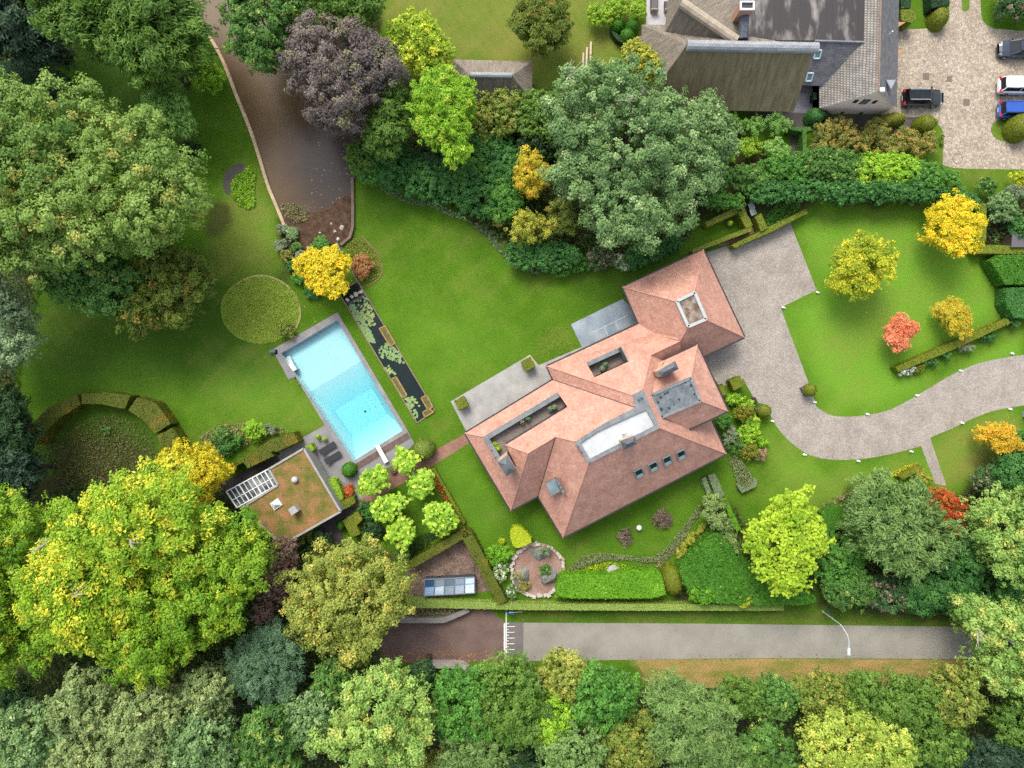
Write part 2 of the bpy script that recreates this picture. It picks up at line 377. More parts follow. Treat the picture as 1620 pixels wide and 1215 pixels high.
def clad(name, tv, tris, palk, dens=130, size=.15, parent=None, inner=.9, jit=.5, body=True):
    """a clipped surface: triangles tris over tv, covered with small leaves facing outward"""
    SEED[0] += 1; rng = np.random.default_rng(SEED[0]); A, B, Cc, pa = PAL[palk]
    tv = np.array([tuple(v) for v in tv], float); tris = np.array(tris, int)
    a, b, c = tv[tris[:, 0]], tv[tris[:, 1]], tv[tris[:, 2]]; nr = np.cross(b - a, c - a); ar = np.linalg.norm(nr, axis=1) / 2; nr = unit(nr)
    k = np.maximum((ar * dens * (.5 + .5 * (nr[:, 2] > .2)) + rng.random(len(ar))).astype(int), 0); ti = np.repeat(np.arange(len(ar)), k); N = len(ti)
    u, v = rng.random((2, N)); sw = u + v > 1; u = np.where(sw, 1 - u, u); v = np.where(sw, 1 - v, v)
    pos = a[ti] + (b - a)[ti] * u[:, None] + (c - a)[ti] * v[:, None] + nr[ti] * rng.normal(.0, .04, (N, 1)) * (size / .15)
    V, Q = cards(rng, pos, nr[ti] + rng.normal(0, jit, (N, 3)), size * rng.uniform(.6, 1.4, N), .65)
    ph = rng.uniform(0, 6, 4)
    lf = np.sin(pos[:, 0] * .9 + ph[0]) * np.sin(pos[:, 1] * 1.1 + ph[1]) + .6 * np.sin(pos[:, 0] * 2.3 + ph[2]) * np.sin(pos[:, 1] * 2.0 + ph[3])
    f = np.clip(.5 + .2 * lf + .2 * rng.normal(0, 1, N), 0, 1)[:, None]; C = A * (1 - f) + B * f
    if Cc is not None:
        g = ((lf > 1.0 - 1.6 * pa) & (rng.random(N) < .7))[:, None]; C = np.where(g, Cc, C)
    C = C * (1 + .1 * rng.normal(0, 1, (N, 1))).clip(.6, 1.5)
    n0 = len(V)
    if body:
        V = np.concatenate([V, tv - np.repeat(np.zeros((1, 3)), len(tv), 0)]); T = tris + n0; C = np.concatenate([C, np.repeat((A * .6 + B * .4)[None], len(tris), 0)])
    else: T = np.zeros((0, 3), int)
    o = soup_mesh(name, V, Q, T, C, parent); NLEAF[0] += len(Q); return o
def tri_prism(pts, z1, z0=0.0):
    mb = MB().prism(pts, z0, z1); t = []
    for f in mb.f:
        for k in range(1, len(f) - 1): t.append((f[0], f[k], f[k + 1]))
    return mb.v, t
def hedge(label, poly, h, palk, name='clipped_hedge', cat='hedge', group=None, dens=130, size=.15, smooth=0, jit=.5):
    if smooth: poly = chaikin(poly, smooth)
    tv, t = tri_prism(PP(poly, h), h)
    return tag(clad(name, tv, t, palk, dens, size, jit=jit), label, cat, group)
def dome_tris(c, rx, ry, h, n=18, m=7, box=1.0, rot=0):
    v = []; t = []
    for i in range(m + 1):
        a = math.pi / 2 * i / m; ca, sa = math.cos(a) ** box, math.sin(a) ** box
        for k in range(n):
            q = 2 * math.pi * k / n; x, y = rx * ca * math.cos(q), ry * ca * math.sin(q)
            v.append((c[0] + x * math.cos(rot) - y * math.sin(rot), c[1] + x * math.sin(rot) + y * math.cos(rot), c[2] + h * sa))
    for i in range(m):
        for k in range(n):
            a, b, c_, d = i * n + k, i * n + (k + 1) % n, (i + 1) * n + (k + 1) % n, (i + 1) * n + k
            t += [(a, b, c_), (a, c_, d)]
    return v, t
def ball_tris(c, r, n=16, m=10, rz=None):
    rz = rz or r; v = []; t = []
    for i in range(m + 1):
        a = -math.pi / 2 + math.pi * i / m
        for k in range(n):
            q = 2 * math.pi * k / n; v.append((c[0] + r * math.cos(a) * math.cos(q), c[1] + r * math.cos(a) * math.sin(q), c[2] + rz * math.sin(a)))
    for i in range(m):
        for k in range(n):
            a, b, c_, d = i * n + k, i * n + (k + 1) % n, (i + 1) * n + (k + 1) % n, (i + 1) * n + k
            t += [(a, b, c_), (a, c_, d)]
    return v, t
def dome(label, px, py, rx, ry, h, palk, name='clipped_dome', cat='hedge', group=None, box=.8, rot=0, dens=150, size=.15):
    k = (HCAM - h * .5) / F; c = P(px, py, h * .5); c.z = 0
    tv, t = dome_tris(c, rx * k, ry * k, h, box=box, rot=R(-rot)); return tag(clad(name, tv, t, palk, dens, size), label, cat, group)
def patch(name, label, poly, h, palk, dens=40, leaf=.2, cat='plants', kind=None, group=None, smooth=1, style='broad', up=.9):
    """low planting: loose leaves spread through the outline up to height h"""
    SEED[0] += 1; rng = np.random.default_rng(SEED[0]); A, B, Cc, pa = PAL[palk]
    if smooth: poly = chaikin(poly, smooth)
    wp = [(P(x, y, h * .5).x, P(x, y, h * .5).y) for x, y in poly]; xs = [p[0] for p in wp]; ys = [p[1] for p in wp]
    bx = (max(xs) - min(xs)) * (max(ys) - min(ys)); n = int(bx * dens)
    x = rng.uniform(min(xs), max(xs), n); y = rng.uniform(min(ys), max(ys), n); k = sdist(wp, x, y) > .04; x, y = x[k], y[k]; n = len(x)
    ph = rng.uniform(0, 6, 4); lump = .5 + .25 * np.sin(x * 2.1 + ph[0]) * np.sin(y * 1.9 + ph[1]) + .25 * np.sin(x * 4.3 + ph[2]) * np.sin(y * 4.7 + ph[3])
    if style == 'blade':
        z = np.full(n, h * .45) ; nrm = rng.normal(0, .55, (n, 3)) + np.array([0, 0, .8]); tang = rng.normal(0, 1, (n, 3)) + np.array([0, 0, .5]); size = h * rng.uniform(.5, 1.1, n); asp = .22
    else:
        z = h * (.25 + .75 * lump) * rng.uniform(.45, 1, n); nrm = rng.normal(0, .5, (n, 3)) + np.array([0, 0, up]); tang = None; size = leaf * rng.uniform(.6, 1.4, n); asp = .6
    V, Q = cards(rng, np.stack([x, y, z], 1), nrm, size, asp, tang)
    f = np.clip(.2 + .6 * lump + .2 * rng.normal(0, 1, n), 0, 1)[:, None]; C = A * (1 - f) + B * f
    if Cc is not None: C = np.where((rng.random((n, 1)) < pa), Cc, C)
    o = soup_mesh(name, V, Q, np.zeros((0, 3), int), C); NLEAF[0] += n
    return tag(o, label, cat, group, 'stuff' if name == 'ground_cover' else kind)
# ---------------------------------------------------------------- setting: ground sheet with worn, dry, bare and shade-darkened areas
POOL = [(534, 506), (444.4, 559), (559, 729.6), (637.8, 680.7)]
WPOOL = [(P(x, y).x, P(x, y).y) for x, y in POOL]
def build_ground():
    fine = lambda a, b, s: list(np.arange(a, b + 1e-6, s))
    xs = np.array([-900, -400, -200, -120, -80] + fine(-62, 62, .25) + [80, 120, 200, 400, 900]); ys = np.array([-900, -400, -200, -100, -65] + fine(-48, 48, .25) + [65, 100, 200, 400, 900])
    X, Y = np.meshgrid(xs, ys); nx, ny = len(xs), len(ys)
    px = X * F / HCAM + CX; py = -Y * F / HCAM + CY
    rg = np.random.default_rng(3)
    def wob(s, seed):
        r = np.random.default_rng(seed); o = 0
        for k in range(5):
            a, b = r.uniform(-1, 1, 2); c = r.uniform(0, 6); o = o + np.sin((a * px + b * py) / s + c)
        return o / 3
    w1 = wob(9, 1) * 5 + wob(4, 2) * 3; soil = np.zeros(X.shape); dry = np.zeros(X.shape); moss = np.zeros(X.shape)
    def add(arr, poly, amt, soft): 
        d = sdist(poly, px + w1, py - w1) if len(poly) < 40 else sdist(poly, px, py)
        np.maximum(arr, amt * np.clip(d / soft + .5, 0, 1), out=arr)
    far = np.clip((np.abs(X) - 60) / 10, 0, 1); soil = np.maximum(soil, .7 * far)
    for poly in SOIL: add(soil, poly, .95, 14)
    for poly, amt, sf in DRY: add(dry, poly, amt, sf)
    lush = np.zeros(X.shape)
    for poly, amt, sf in LUSH: add(lush, poly, amt, sf)
    for poly, amt, sf in MOSS_SHADE: add(moss, poly, amt, sf)  # moss tone also carries tree and villa shade painted on the lawn
    for poly, amt, sf in BARE: add(soil, poly, amt, sf)
    dry = np.clip(dry + .13 * wob(16, 7) + .13 * wob(6, 8) + .08 * wob(2.5, 9), 0, 1)
    V = np.stack([X, Y, np.zeros_like(X)], -1).reshape(-1, 3)
    i = (np.arange(ny - 1)[:, None] * nx + np.arange(nx - 1)[None]).ravel()
    Q = np.stack([i, i + 1, i + nx + 1, i + nx], 1)
    cx, cy = V[Q].mean(1)[:, 0], V[Q].mean(1)[:, 1]
    Q = Q[~(sdist(WPOOL, cx, cy) > -.14)]
    me = bpy.data.meshes.new('ground'); me.vertices.add(len(V)); me.vertices.foreach_set('co', V.astype(np.float32).ravel())
    me.loops.add(len(Q) * 4); me.loops.foreach_set('vertex_index', Q.astype(np.int32).ravel()); me.polygons.add(len(Q)); me.polygons.foreach_set('loop_start', (np.arange(len(Q)) * 4).astype(np.int32)); me.update(calc_edges=True)
    at = me.attributes.new('wear_shade', 'FLOAT_COLOR', 'POINT')
    at.data.foreach_set('color', np.stack([dry, soil, moss, lush], -1).reshape(-1).astype(np.float32))
    m = mat('lawn', (69, 106, 18), (86, 122, 27), scale=.3, detail=8, rough=.9, bump=.6, bscale=9, fine=.32, fscale=7)
    N = m.node_tree.nodes; L = m.node_tree.links; b = N['Principled BSDF']; b.inputs['Specular IOR Level'].default_value = .1
    src = b.inputs['Base Color'].links[0].from_socket; a = N.new('ShaderNodeAttribute'); a.attribute_name = 'wear_shade'
    sp = N.new('ShaderNodeSeparateColor'); L.new(a.outputs['Color'], sp.inputs[0])
    tc = N['Texture Coordinate']; nz = N.new('ShaderNodeTexNoise'); nz.inputs['Scale'].default_value = 2.2; nz.inputs['Detail'].default_value = 7; L.new(tc.outputs['Object'], nz.inputs['Vector'])
    n3 = N.new('ShaderNodeTexNoise'); n3.inputs['Scale'].default_value = 14; n3.inputs['Detail'].default_value = 4; L.new(tc.outputs['Object'], n3.inputs['Vector'])
    def layer(src, col1, col2, fac, sharp):
        cr = N.new('ShaderNodeValToRGB'); cr.color_ramp.elements[0].position = .3; cr.color_ramp.elements[1].position = .7
        cr.color_ramp.elements[0].color = slin(col1) + [1]; cr.color_ramp.elements[1].color = slin(col2) + [1]; L.new(n3.outputs['Fac'], cr.inputs[0])
        ad = N.new('ShaderNodeMath'); ad.operation = 'MULTIPLY_ADD'; ad.inputs[1].default_value = sharp; L.new(nz.outputs['Fac'], ad.inputs[0]); ad.inputs[2].default_value = -.5 * sharp
        mu = N.new('ShaderNodeMath'); mu.operation = 'ADD'; L.new(ad.outputs[0], mu.inputs[0]); L.new(fac, mu.inputs[1])
        cl = N.new('ShaderNodeMath'); cl.operation = 'MULTIPLY'; cl.use_clamp = True; L.new(mu.outputs[0], cl.inputs[0]); L.new(fac, cl.inputs[1])
        pw = N.new('ShaderNodeMath'); pw.operation = 'POWER'; pw.inputs[1].default_value = .6; pw.use_clamp = True; L.new(cl.outputs[0], pw.inputs[0])
        mx = N.new('ShaderNodeMix'); mx.data_type = 'RGBA'; L.new(pw.outputs[0], mx.inputs[0]); L.new(src, mx.inputs[6]); L.new(cr.outputs[0], mx.inputs[7]); return mx.outputs[2]
    src = layer(src, (96, 142, 34), (116, 160, 50), a.outputs['Alpha'], .5)
    o = layer(src, (52, 80, 20), (66, 96, 30), sp.outputs[2], .7)
    o = layer(o, (112, 118, 48), (140, 138, 70), sp.outputs[0], .9)
    o = layer(o, (50, 46, 28), (80, 72, 44), sp.outputs[1], 1.0)
    L.new(o, b.inputs['Base Color'])
    me.materials.append(m); ob = bpy.data.objects.new('ground', me); COL.objects.link(ob); tag(ob, kind='structure')
SOIL = [[(-300, -300), (120, -300), (120, 85), (95, 105), (0, 92), (-300, 100)], [(-300, 130), (60, 150), (110, 250), (110, 400), (60, 440), (40, 520), (20, 600), (50, 680), (40, 800), (-300, 800)],
        [(-300, 790), (280, 730), (350, 765), (420, 850), (480, 850), (620, 870), (640, 960), (600, 1045), (1020, 1082), (1520, 1080), (1700, 1050), (1900, 1400), (-300, 1400)],
        [(1295, 880), (1340, 775), (1500, 790), (1560, 760), (1610, 720), (1900, 700), (1900, 1000), (1530, 985), (1295, 958)],
        [(560, 180), (600, 130), (860, 145), (1040, 130), (1160, 200), (1230, 250), (1500, 270), (1500, 322), (1300, 325), (1110, 345), (1085, 385), (1040, 400), (960, 425), (870, 425), (800, 390), (740, 340), (640, 292), (575, 275)],
        [(440, 345), (560, 330), (560, 380), (535, 395), (530, 460), (500, 470), (455, 420)], [(1490, 318), (1700, 300), (1700, 392), (1560, 392), (1530, 340)],
        [(372, -60), (600, -60), (600, 120), (540, 235), (450, 120)], [(1062, 905), (1120, 830), (1160, 790), (1180, 835), (1290, 900), (1290, 955), (1070, 950)]]
DRY = [([(590, -60), (1020, -60), (1020, 60), (960, 110), (860, 130), (700, 95), (600, 40)], .75, 60), ([(360, 260), (420, 270), (450, 360), (440, 430), (350, 440), (330, 380)], .5, 40),
       ([(330, 560), (430, 520), (520, 660), (470, 700), (330, 690)], .25, 90), ([(1470, 690), (1600, 640), (1620, 720), (1530, 775), (1490, 765)], .6, 30),
       ([(1180, 770), (1230, 680), (1330, 740), (1450, 715), (1460, 740), (1330, 790), (1260, 800)], .38, 60), ([(1000, 1042), (1530, 1042), (1530, 1082), (1030, 1085)], 1.0, 10), ([(640, 290), (720, 320), (830, 400), (960, 440), (900, 520), (720, 600), (640, 480), (590, 350)], .10, 120),
       ([(1290, 300), (1480, 335), (1560, 410), (1590, 500), (1420, 580), (1390, 650), (1310, 640), (1240, 490)], .2, 100), ([(850, 560), (845, 540), (860, 520), (885, 512), (910, 520), (920, 548)], .35, 8), ([(800, 962), (1240, 962), (1530, 970), (1530, 990), (830, 984)], .25, 8),
       ([(1425, 178), (1445, 170), (1495, 200), (1490, 265), (1620, 268), (1620, 292), (1510, 296), (1470, 250), (1440, 210)], .35, 20), (ell(1582, 206, 16, 17, n=20), .6, 4)]
LUSH = [([(1250, 340), (1480, 335), (1570, 410), (1600, 500), (1430, 590), (1480, 610), (1400, 655), (1310, 660), (1240, 490), (1290, 450)], .95, 60), ([(1500, 590), (1620, 520), (1620, 560), (1480, 620)], .8, 20), ([(1200, 680), (1330, 740), (1460, 715), (1500, 690), (1600, 640), (1610, 720), (1520, 772), (1300, 800), (1230, 770)], .7, 50), ([(390, 260), (440, 340), (440, 400), (380, 370), (350, 300)], .7, 40), ([(330, 560), (440, 580), (510, 670), (430, 670), (320, 640)], .6, 80), ([(600, 480), (760, 480), (830, 560), (700, 630), (640, 560)], .35, 90), ([(690, 730), (740, 700), (800, 820), (750, 860), (720, 800)], .35, 30)]
MOSS_SHADE = [([(60, 430), (330, 390), (380, 470), (480, 600), (320, 620), (150, 620), (40, 600)], .7, 60), ([(90, 60), (300, 120), (310, 260), (200, 200), (110, 130)], .8, 30), ([(560, 285), (640, 290), (700, 330), (600, 360), (570, 340)], .4, 40), ([(790, 960), (1240, 962), (1530, 966), (1530, 984), (830, 982)], .8, 10),
        (ell(160, 712, 92, 72, n=20), .7, 10), ([(900, 440), (985, 425), (1110, 385), (1100, 400), (985, 470), (960, 490), (900, 470)], .5, 30), ([(690, 750), (890, 860), (1100, 760), (1110, 780), (1000, 870), (800, 850)], .3, 30)]
BARE = [(ell(345, 345, 20, 28, n=12), .75, 14), (ell(160, 738, 88, 62, n=12), .8, 40), ([(1000, 1056), (1500, 1056), (1500, 1084), (1040, 1086)], .55, 16), (ell(500, 690, 18, 12), .5, 14), (ell(455, 425, 12, 35, 20), .6, 16), (ell(590, 755, 30, 14), .3, 10), ([(1530, 730), (1590, 700), (1610, 730), (1545, 760)], .6, 20), ([(330, 1030), (1000, 1075), (1000, 1090), (400, 1090)], .9, 10)]
build_ground()

# ---------------------------------------------------------------- paving and roads
GRAVEL = mat('pale_gravel', (153, 144, 133), (171, 162, 151), scale=.5, rough=.95, bump=.5, bscale=18, fine=.22, fscale=9, extra=cell_extra(6.5, .86, 1.14, .85))
COBBLE = mat('cobble_setts', (168, 154, 134), (186, 172, 152), scale=.35, rough=.9, bump=.3, bscale=10, extra=cell_extra(3.8, .78, 1.2, .5))
ASPH = mat('asphalt', (136, 132, 122), (154, 150, 139), scale=.3, rough=.92, fine=.04, fscale=14, bump=.15, bscale=20)
ASPHR = mat('red_asphalt', (104, 84, 78), (120, 100, 92), scale=.5, rough=.92, fine=.09, fscale=12, bump=.15, bscale=20)
SLATE = mat('bluestone', (150, 148, 142), (172, 170, 164), scale=.7, rough=.7, fine=.05, fscale=6, extra=brick_extra(1.2, .8, .012, .86, .03), uvs=True)
PATIO = mat('patio_slabs', (128, 126, 126), (146, 144, 144), scale=.6, rough=.75, fine=.06, fscale=8, extra=brick_extra(1.0, 1.0, .015, .82, .04), uvs=True)
BLUES = mat('wet_bluestone', (124, 138, 146), (158, 168, 174), scale=.5, rough=.35, spec=.5, extra=brick_extra(1.5, 1.5, .02, .85, .05), uvs=True)
COPE = mat('pool_coping', (128, 124, 124), (150, 145, 144), scale=.8, rough=.8, fine=.08, fscale=9, extra=brick_extra(.8, .8, .012, .82, .05), uvs=True)
BRICKP = mat('brick_paving', (142, 104, 88), (160, 122, 104), scale=.8, rough=.9, fine=.1, fscale=12, extra=brick_extra(.22, .11, .012, .65, .14), uvs=True)
DARKPAV = mat('dark_paving', (74, 66, 66), (92, 84, 82), scale=.7, rough=.9, fine=.12, fscale=10, extra=brick_extra(.3, .15, .01, .75, .1), uvs=True)
SOILM = mat('soil', (52, 40, 32), (74, 58, 46), scale=2, rough=1, bump=.6, bscale=12, fine=.25, fscale=14)
WHITE = flat('white_paint', (225, 225, 220)); DARK = flat('dark_metal', (42, 42, 45), .5); CONC = mat('concrete', (120, 116, 110), (140, 136, 130), scale=1.5, fine=.08, fscale=10)
drive_up = [(1118, 399), (1154, 388), (1276, 333), (1250, 352), (1292, 459), (1235, 486.5), (1262, 560), (1286, 624), (1291, 643)] + chaikin([(1291, 643), (1313, 658), (1347, 660), (1397, 653), (1430, 638), (1463, 618), (1513, 588), (1563, 569), (1660, 556)], 2, False)
drive_dn = chaikin([(1660, 636), (1580, 647), (1547, 658), (1513, 675), (1472, 692)], 2, False) + [(1474, 700), (1497, 768), (1480, 766), (1457, 705)] + chaikin([(1456, 706), (1413, 718), (1363, 727), (1313, 728), (1280, 721), (1247, 698), (1223, 668), (1212, 640)], 2, False) + [(1196, 636), (1176, 600), (1140, 612), (1100, 560), (1140, 470)]
sheet('gravel_drive', [p for p in drive_up if p not in [(1276, 333)]] + drive_dn, .008, GRAVEL)
sheet('cobbled_yard', chaikin([(1380, 46), (1423, 46), (1462, 46), (1495, 40), (1503, 15), (1503, -60), (1551, -60), (1551, 20), (1556, 38), (1580, 48), (1700, 50), (1700, 268), (1560, 268), (1492, 265), (1491, 250), (1494, 212), (1485, 196), (1470, 184), (1440, 186), (1380, 182)], 1), .008, COBBLE)
isl = chaikin([(1521, -60), (1521, 14), (1524, 18), (1530, 18), (1534, 14), (1536, -60)], 1)
LAWN = MATS['lawn']; GRASSP = mat('verge_grass', (84, 112, 26), (104, 128, 36), scale=.7, rough=.95, bump=.6, bscale=9, fine=.3, fscale=7)
sheet('grass_island', isl, .016, GRASSP); sheet('grass_island', chaikin([(1566, 206), (1572, 192), (1600, 186), (1620, 200), (1620, 222), (1590, 224), (1574, 220)], 1), .016, GRASSP)
sheet('service_path', [(1186, 176), (1210, 176), (1290, 172), (1300, 182), (1480, 182), (1440, 205), (1400, 214), (1360, 214), (1270, 205), (1270, 250), (1250, 250), (1250, 200), (1186, 200)], .004, DARKPAV)
sheet('road', [(828, 985), (1100, 986.5), (1560, 992), (1700, 994), (1700, 1046), (1560, 1043), (1200, 1041), (828, 1046)], .008, ASPH)
sheet('bridge_road', [(590, 1050), (600, 960), (760, 952), (775, 965), (798, 984), (798, 1046)], .008, ASPHR)
sheet('road_joint', [(798, 984), (828, 985), (828, 1046), (798, 1046)], .012, mat('joint_asphalt', (104, 99, 96), (120, 115, 111), scale=.8, fine=.08, fscale=12))
sheet('dry_verge', [(1005, 1044), (1200, 1042), (1530, 1044.5), (1530, 1070), (1505, 1088), (1030, 1088)], .006, mat('dry_grass', (124, 124, 54), (164, 136, 84), scale=.5, detail=9, rough=1, bump=.6, bscale=9, fine=.22, fscale=8, stretch=(.5, 1.6, 1), ramp=(.38, .6)))
sheet('meadow_ground', ell(412, 490, 63, 54, n=40, jit=.004), .012, mat('long_grass', (112, 138, 40), (140, 158, 60), scale=1.2, rough=1, bump=.6, fine=.25, fscale=8))
mk = MB(); q = lambda x0, y0, x1, y1: mk.poly([P(x0, y1) + Vector((0, 0, .018)), P(x1, y1) + Vector((0, 0, .018)), P(x1, y0) + Vector((0, 0, .018)), P(x0, y0) + Vector((0, 0, .018))])
q(797, 986, 799.4, 1036); q(800, 968, 801.6, 1040)
for i in range(11):
    y = 986 + i * 4.55; q(801.8, y, 805 if i % 2 == 0 else 814, y + 1.1)
tag(mk.build('road_marking', WHITE), kind='structure')
sheet('terrace', [(713, 635), (838, 561.5), (851.5, 578), (920, 549), (1020, 505), (1040, 560), (900, 640), (745, 700), (737, 681)], .03, SLATE)
sheet('terrace_edge', [(833, 564.5), (838, 561), (852, 577.5), (848, 580)], .036, mat('pale_stone', (176, 168, 154), (190, 182, 168), scale=1))
sheet('bluestone_terrace', [(903, 513), (985, 473), (1020, 508), (922, 552)], .036, BLUES)
mm = MB()
for a, b in [((938, 526), (992, 499)), ((955, 517), (962, 531)), ((972, 509), (979, 521))]: mm.bar(P(*a) + Vector((0, 0, .045)), P(*b) + Vector((0, 0, .045)), .06, .01)
tag(mm.build('drain_channel', flat('pale_joint', (190, 198, 200))), kind='structure')
sheet('brick_path', [(742, 683), (744, 700), (684, 737), (642, 762), (600, 786), (566, 806), (548, 812), (556, 790), (620, 748), (690, 711)], .02, BRICKP)
sheet('patio', [(514, 673), (470, 697), (434, 716), (445, 731), (482, 709), (535, 797), (566, 792), (577, 786), (566, 770), (575, 760), (627, 733), (656, 701), (649, 690), (562, 742)], .028, PATIO)
sheet('dark_path', [(434, 716), (400, 738), (330, 775), (358, 800), (445, 731)], .024, DARKPAV)
sheet('dark_path', [(500, 838), (540, 805), (566, 800), (545, 830), (540, 860), (500, 862)], .022, DARKPAV)
sheet('gravel_yard', [(732, 851), (776, 928), (780, 934), (700, 945), (648, 945), (640, 902)], .008, mat('brown_gravel', (112, 92, 80), (140, 120, 106), scale=.9, rough=1, bump=.6, bscale=14, fine=.28, fscale=9, extra=cell_extra(7, .7, 1.3, .7)))
sheet('stone_strip', chaikin([(355, 275), (362, 264), (388, 256), (387, 270), (374, 275), (364, 290), (366, 308), (357, 308), (352, 290)], 1), .01, mat('grey_strip', (84, 80, 74), (100, 94, 86), scale=2, fine=.15))
for i, (x, y, s) in enumerate([(1465, 121, 10), (1501.5, 125, 8), (1529, 162, 10)]):
    k = P(x, y); tag(MB().box((k.x, k.y, .015), (s * .07, s * .075, .02)).build('drain_cover', flat('rust_cover' + str(i % 2), (112, 92, 80) if i < 2 else (90, 76, 68))),
        ['pale square drain cover in the cobbles above the black car', 'narrow rectangular drain cover in the middle of the cobbled yard', 'dark square drain cover right of the black car'][i], 'drain cover')
rg_ = MB(); c = P(1515, 251)
for k in range(32):
    a, b = 2 * math.pi * k / 32, 2 * math.pi * (k + 1) / 32; f = lambda r, t: Vector((c.x + r * math.cos(t), c.y + r * math.sin(t), .018)); rg_.poly([f(.52, a), f(.58, a), f(.58, b), f(.52, b)])
tag(rg_.build('manhole_ring', flat('joint_dark', (104, 94, 84))), 'round manhole outline set in the pale cobbles', 'manhole')

# ---------------------------------------------------------------- water
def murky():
    m = mat('murky_water', (82, 64, 44), (104, 84, 60), scale=.16, detail=3, rough=.3, spec=.14, fine=.10, fscale=6, bump=.05, bscale=3, ramp=(.3, .7), extra=painted_reflection); return m
def painted_reflection(N, L, mp, out):
    # dark tree reflection painted into the pond colour towards the planted corner
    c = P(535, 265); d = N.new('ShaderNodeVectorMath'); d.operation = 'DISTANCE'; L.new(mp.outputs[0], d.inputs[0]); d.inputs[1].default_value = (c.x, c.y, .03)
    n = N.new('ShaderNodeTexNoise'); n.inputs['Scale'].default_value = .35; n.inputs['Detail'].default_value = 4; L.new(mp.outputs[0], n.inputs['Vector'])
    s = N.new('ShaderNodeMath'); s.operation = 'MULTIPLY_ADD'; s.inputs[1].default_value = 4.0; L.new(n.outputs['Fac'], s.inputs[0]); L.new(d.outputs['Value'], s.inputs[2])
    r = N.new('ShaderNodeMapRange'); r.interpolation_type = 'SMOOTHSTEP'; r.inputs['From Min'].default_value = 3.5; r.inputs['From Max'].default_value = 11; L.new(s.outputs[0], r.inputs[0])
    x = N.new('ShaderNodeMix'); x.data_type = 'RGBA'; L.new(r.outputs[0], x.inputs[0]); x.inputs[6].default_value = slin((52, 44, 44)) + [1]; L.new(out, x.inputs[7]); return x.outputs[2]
muddy = [(300, -60), (301, 10), (312, 28), (327, 48), (342, 74), (354, 97), (364, 122), (374, 150), (387, 181), (397, 206), (406, 232), (416, 265), (426, 298), (438, 325), (449, 347), (470, 356), (558, 352), (559, 290), (600, 230), (600, 60), (460, 0), (440, -60)]
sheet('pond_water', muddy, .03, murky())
sheet('pond_bank', chaikin([(449, 347), (470, 330), (500, 340), (530, 322), (558, 300), (558, 378), (535, 392), (523, 398), (485, 400), (455, 372)], 1), .05, mat('mud_bank', (64, 46, 36), (98, 76, 58), scale=1.6, rough=1, bump=.6, fine=.2, fscale=9))
lily = [(535.5, 462), (566, 445), (688, 649), (660, 669)]
DW = mat('dark_water', (18, 30, 28), (26, 40, 40), scale=.4, rough=.1, spec=.25)
sheet('lily_pond_water', lily, .05, DW)
sheet('lily_pond_water', [(522, 395), (529, 384), (541, 402), (545, 412), (536, 416)], .05, DW)

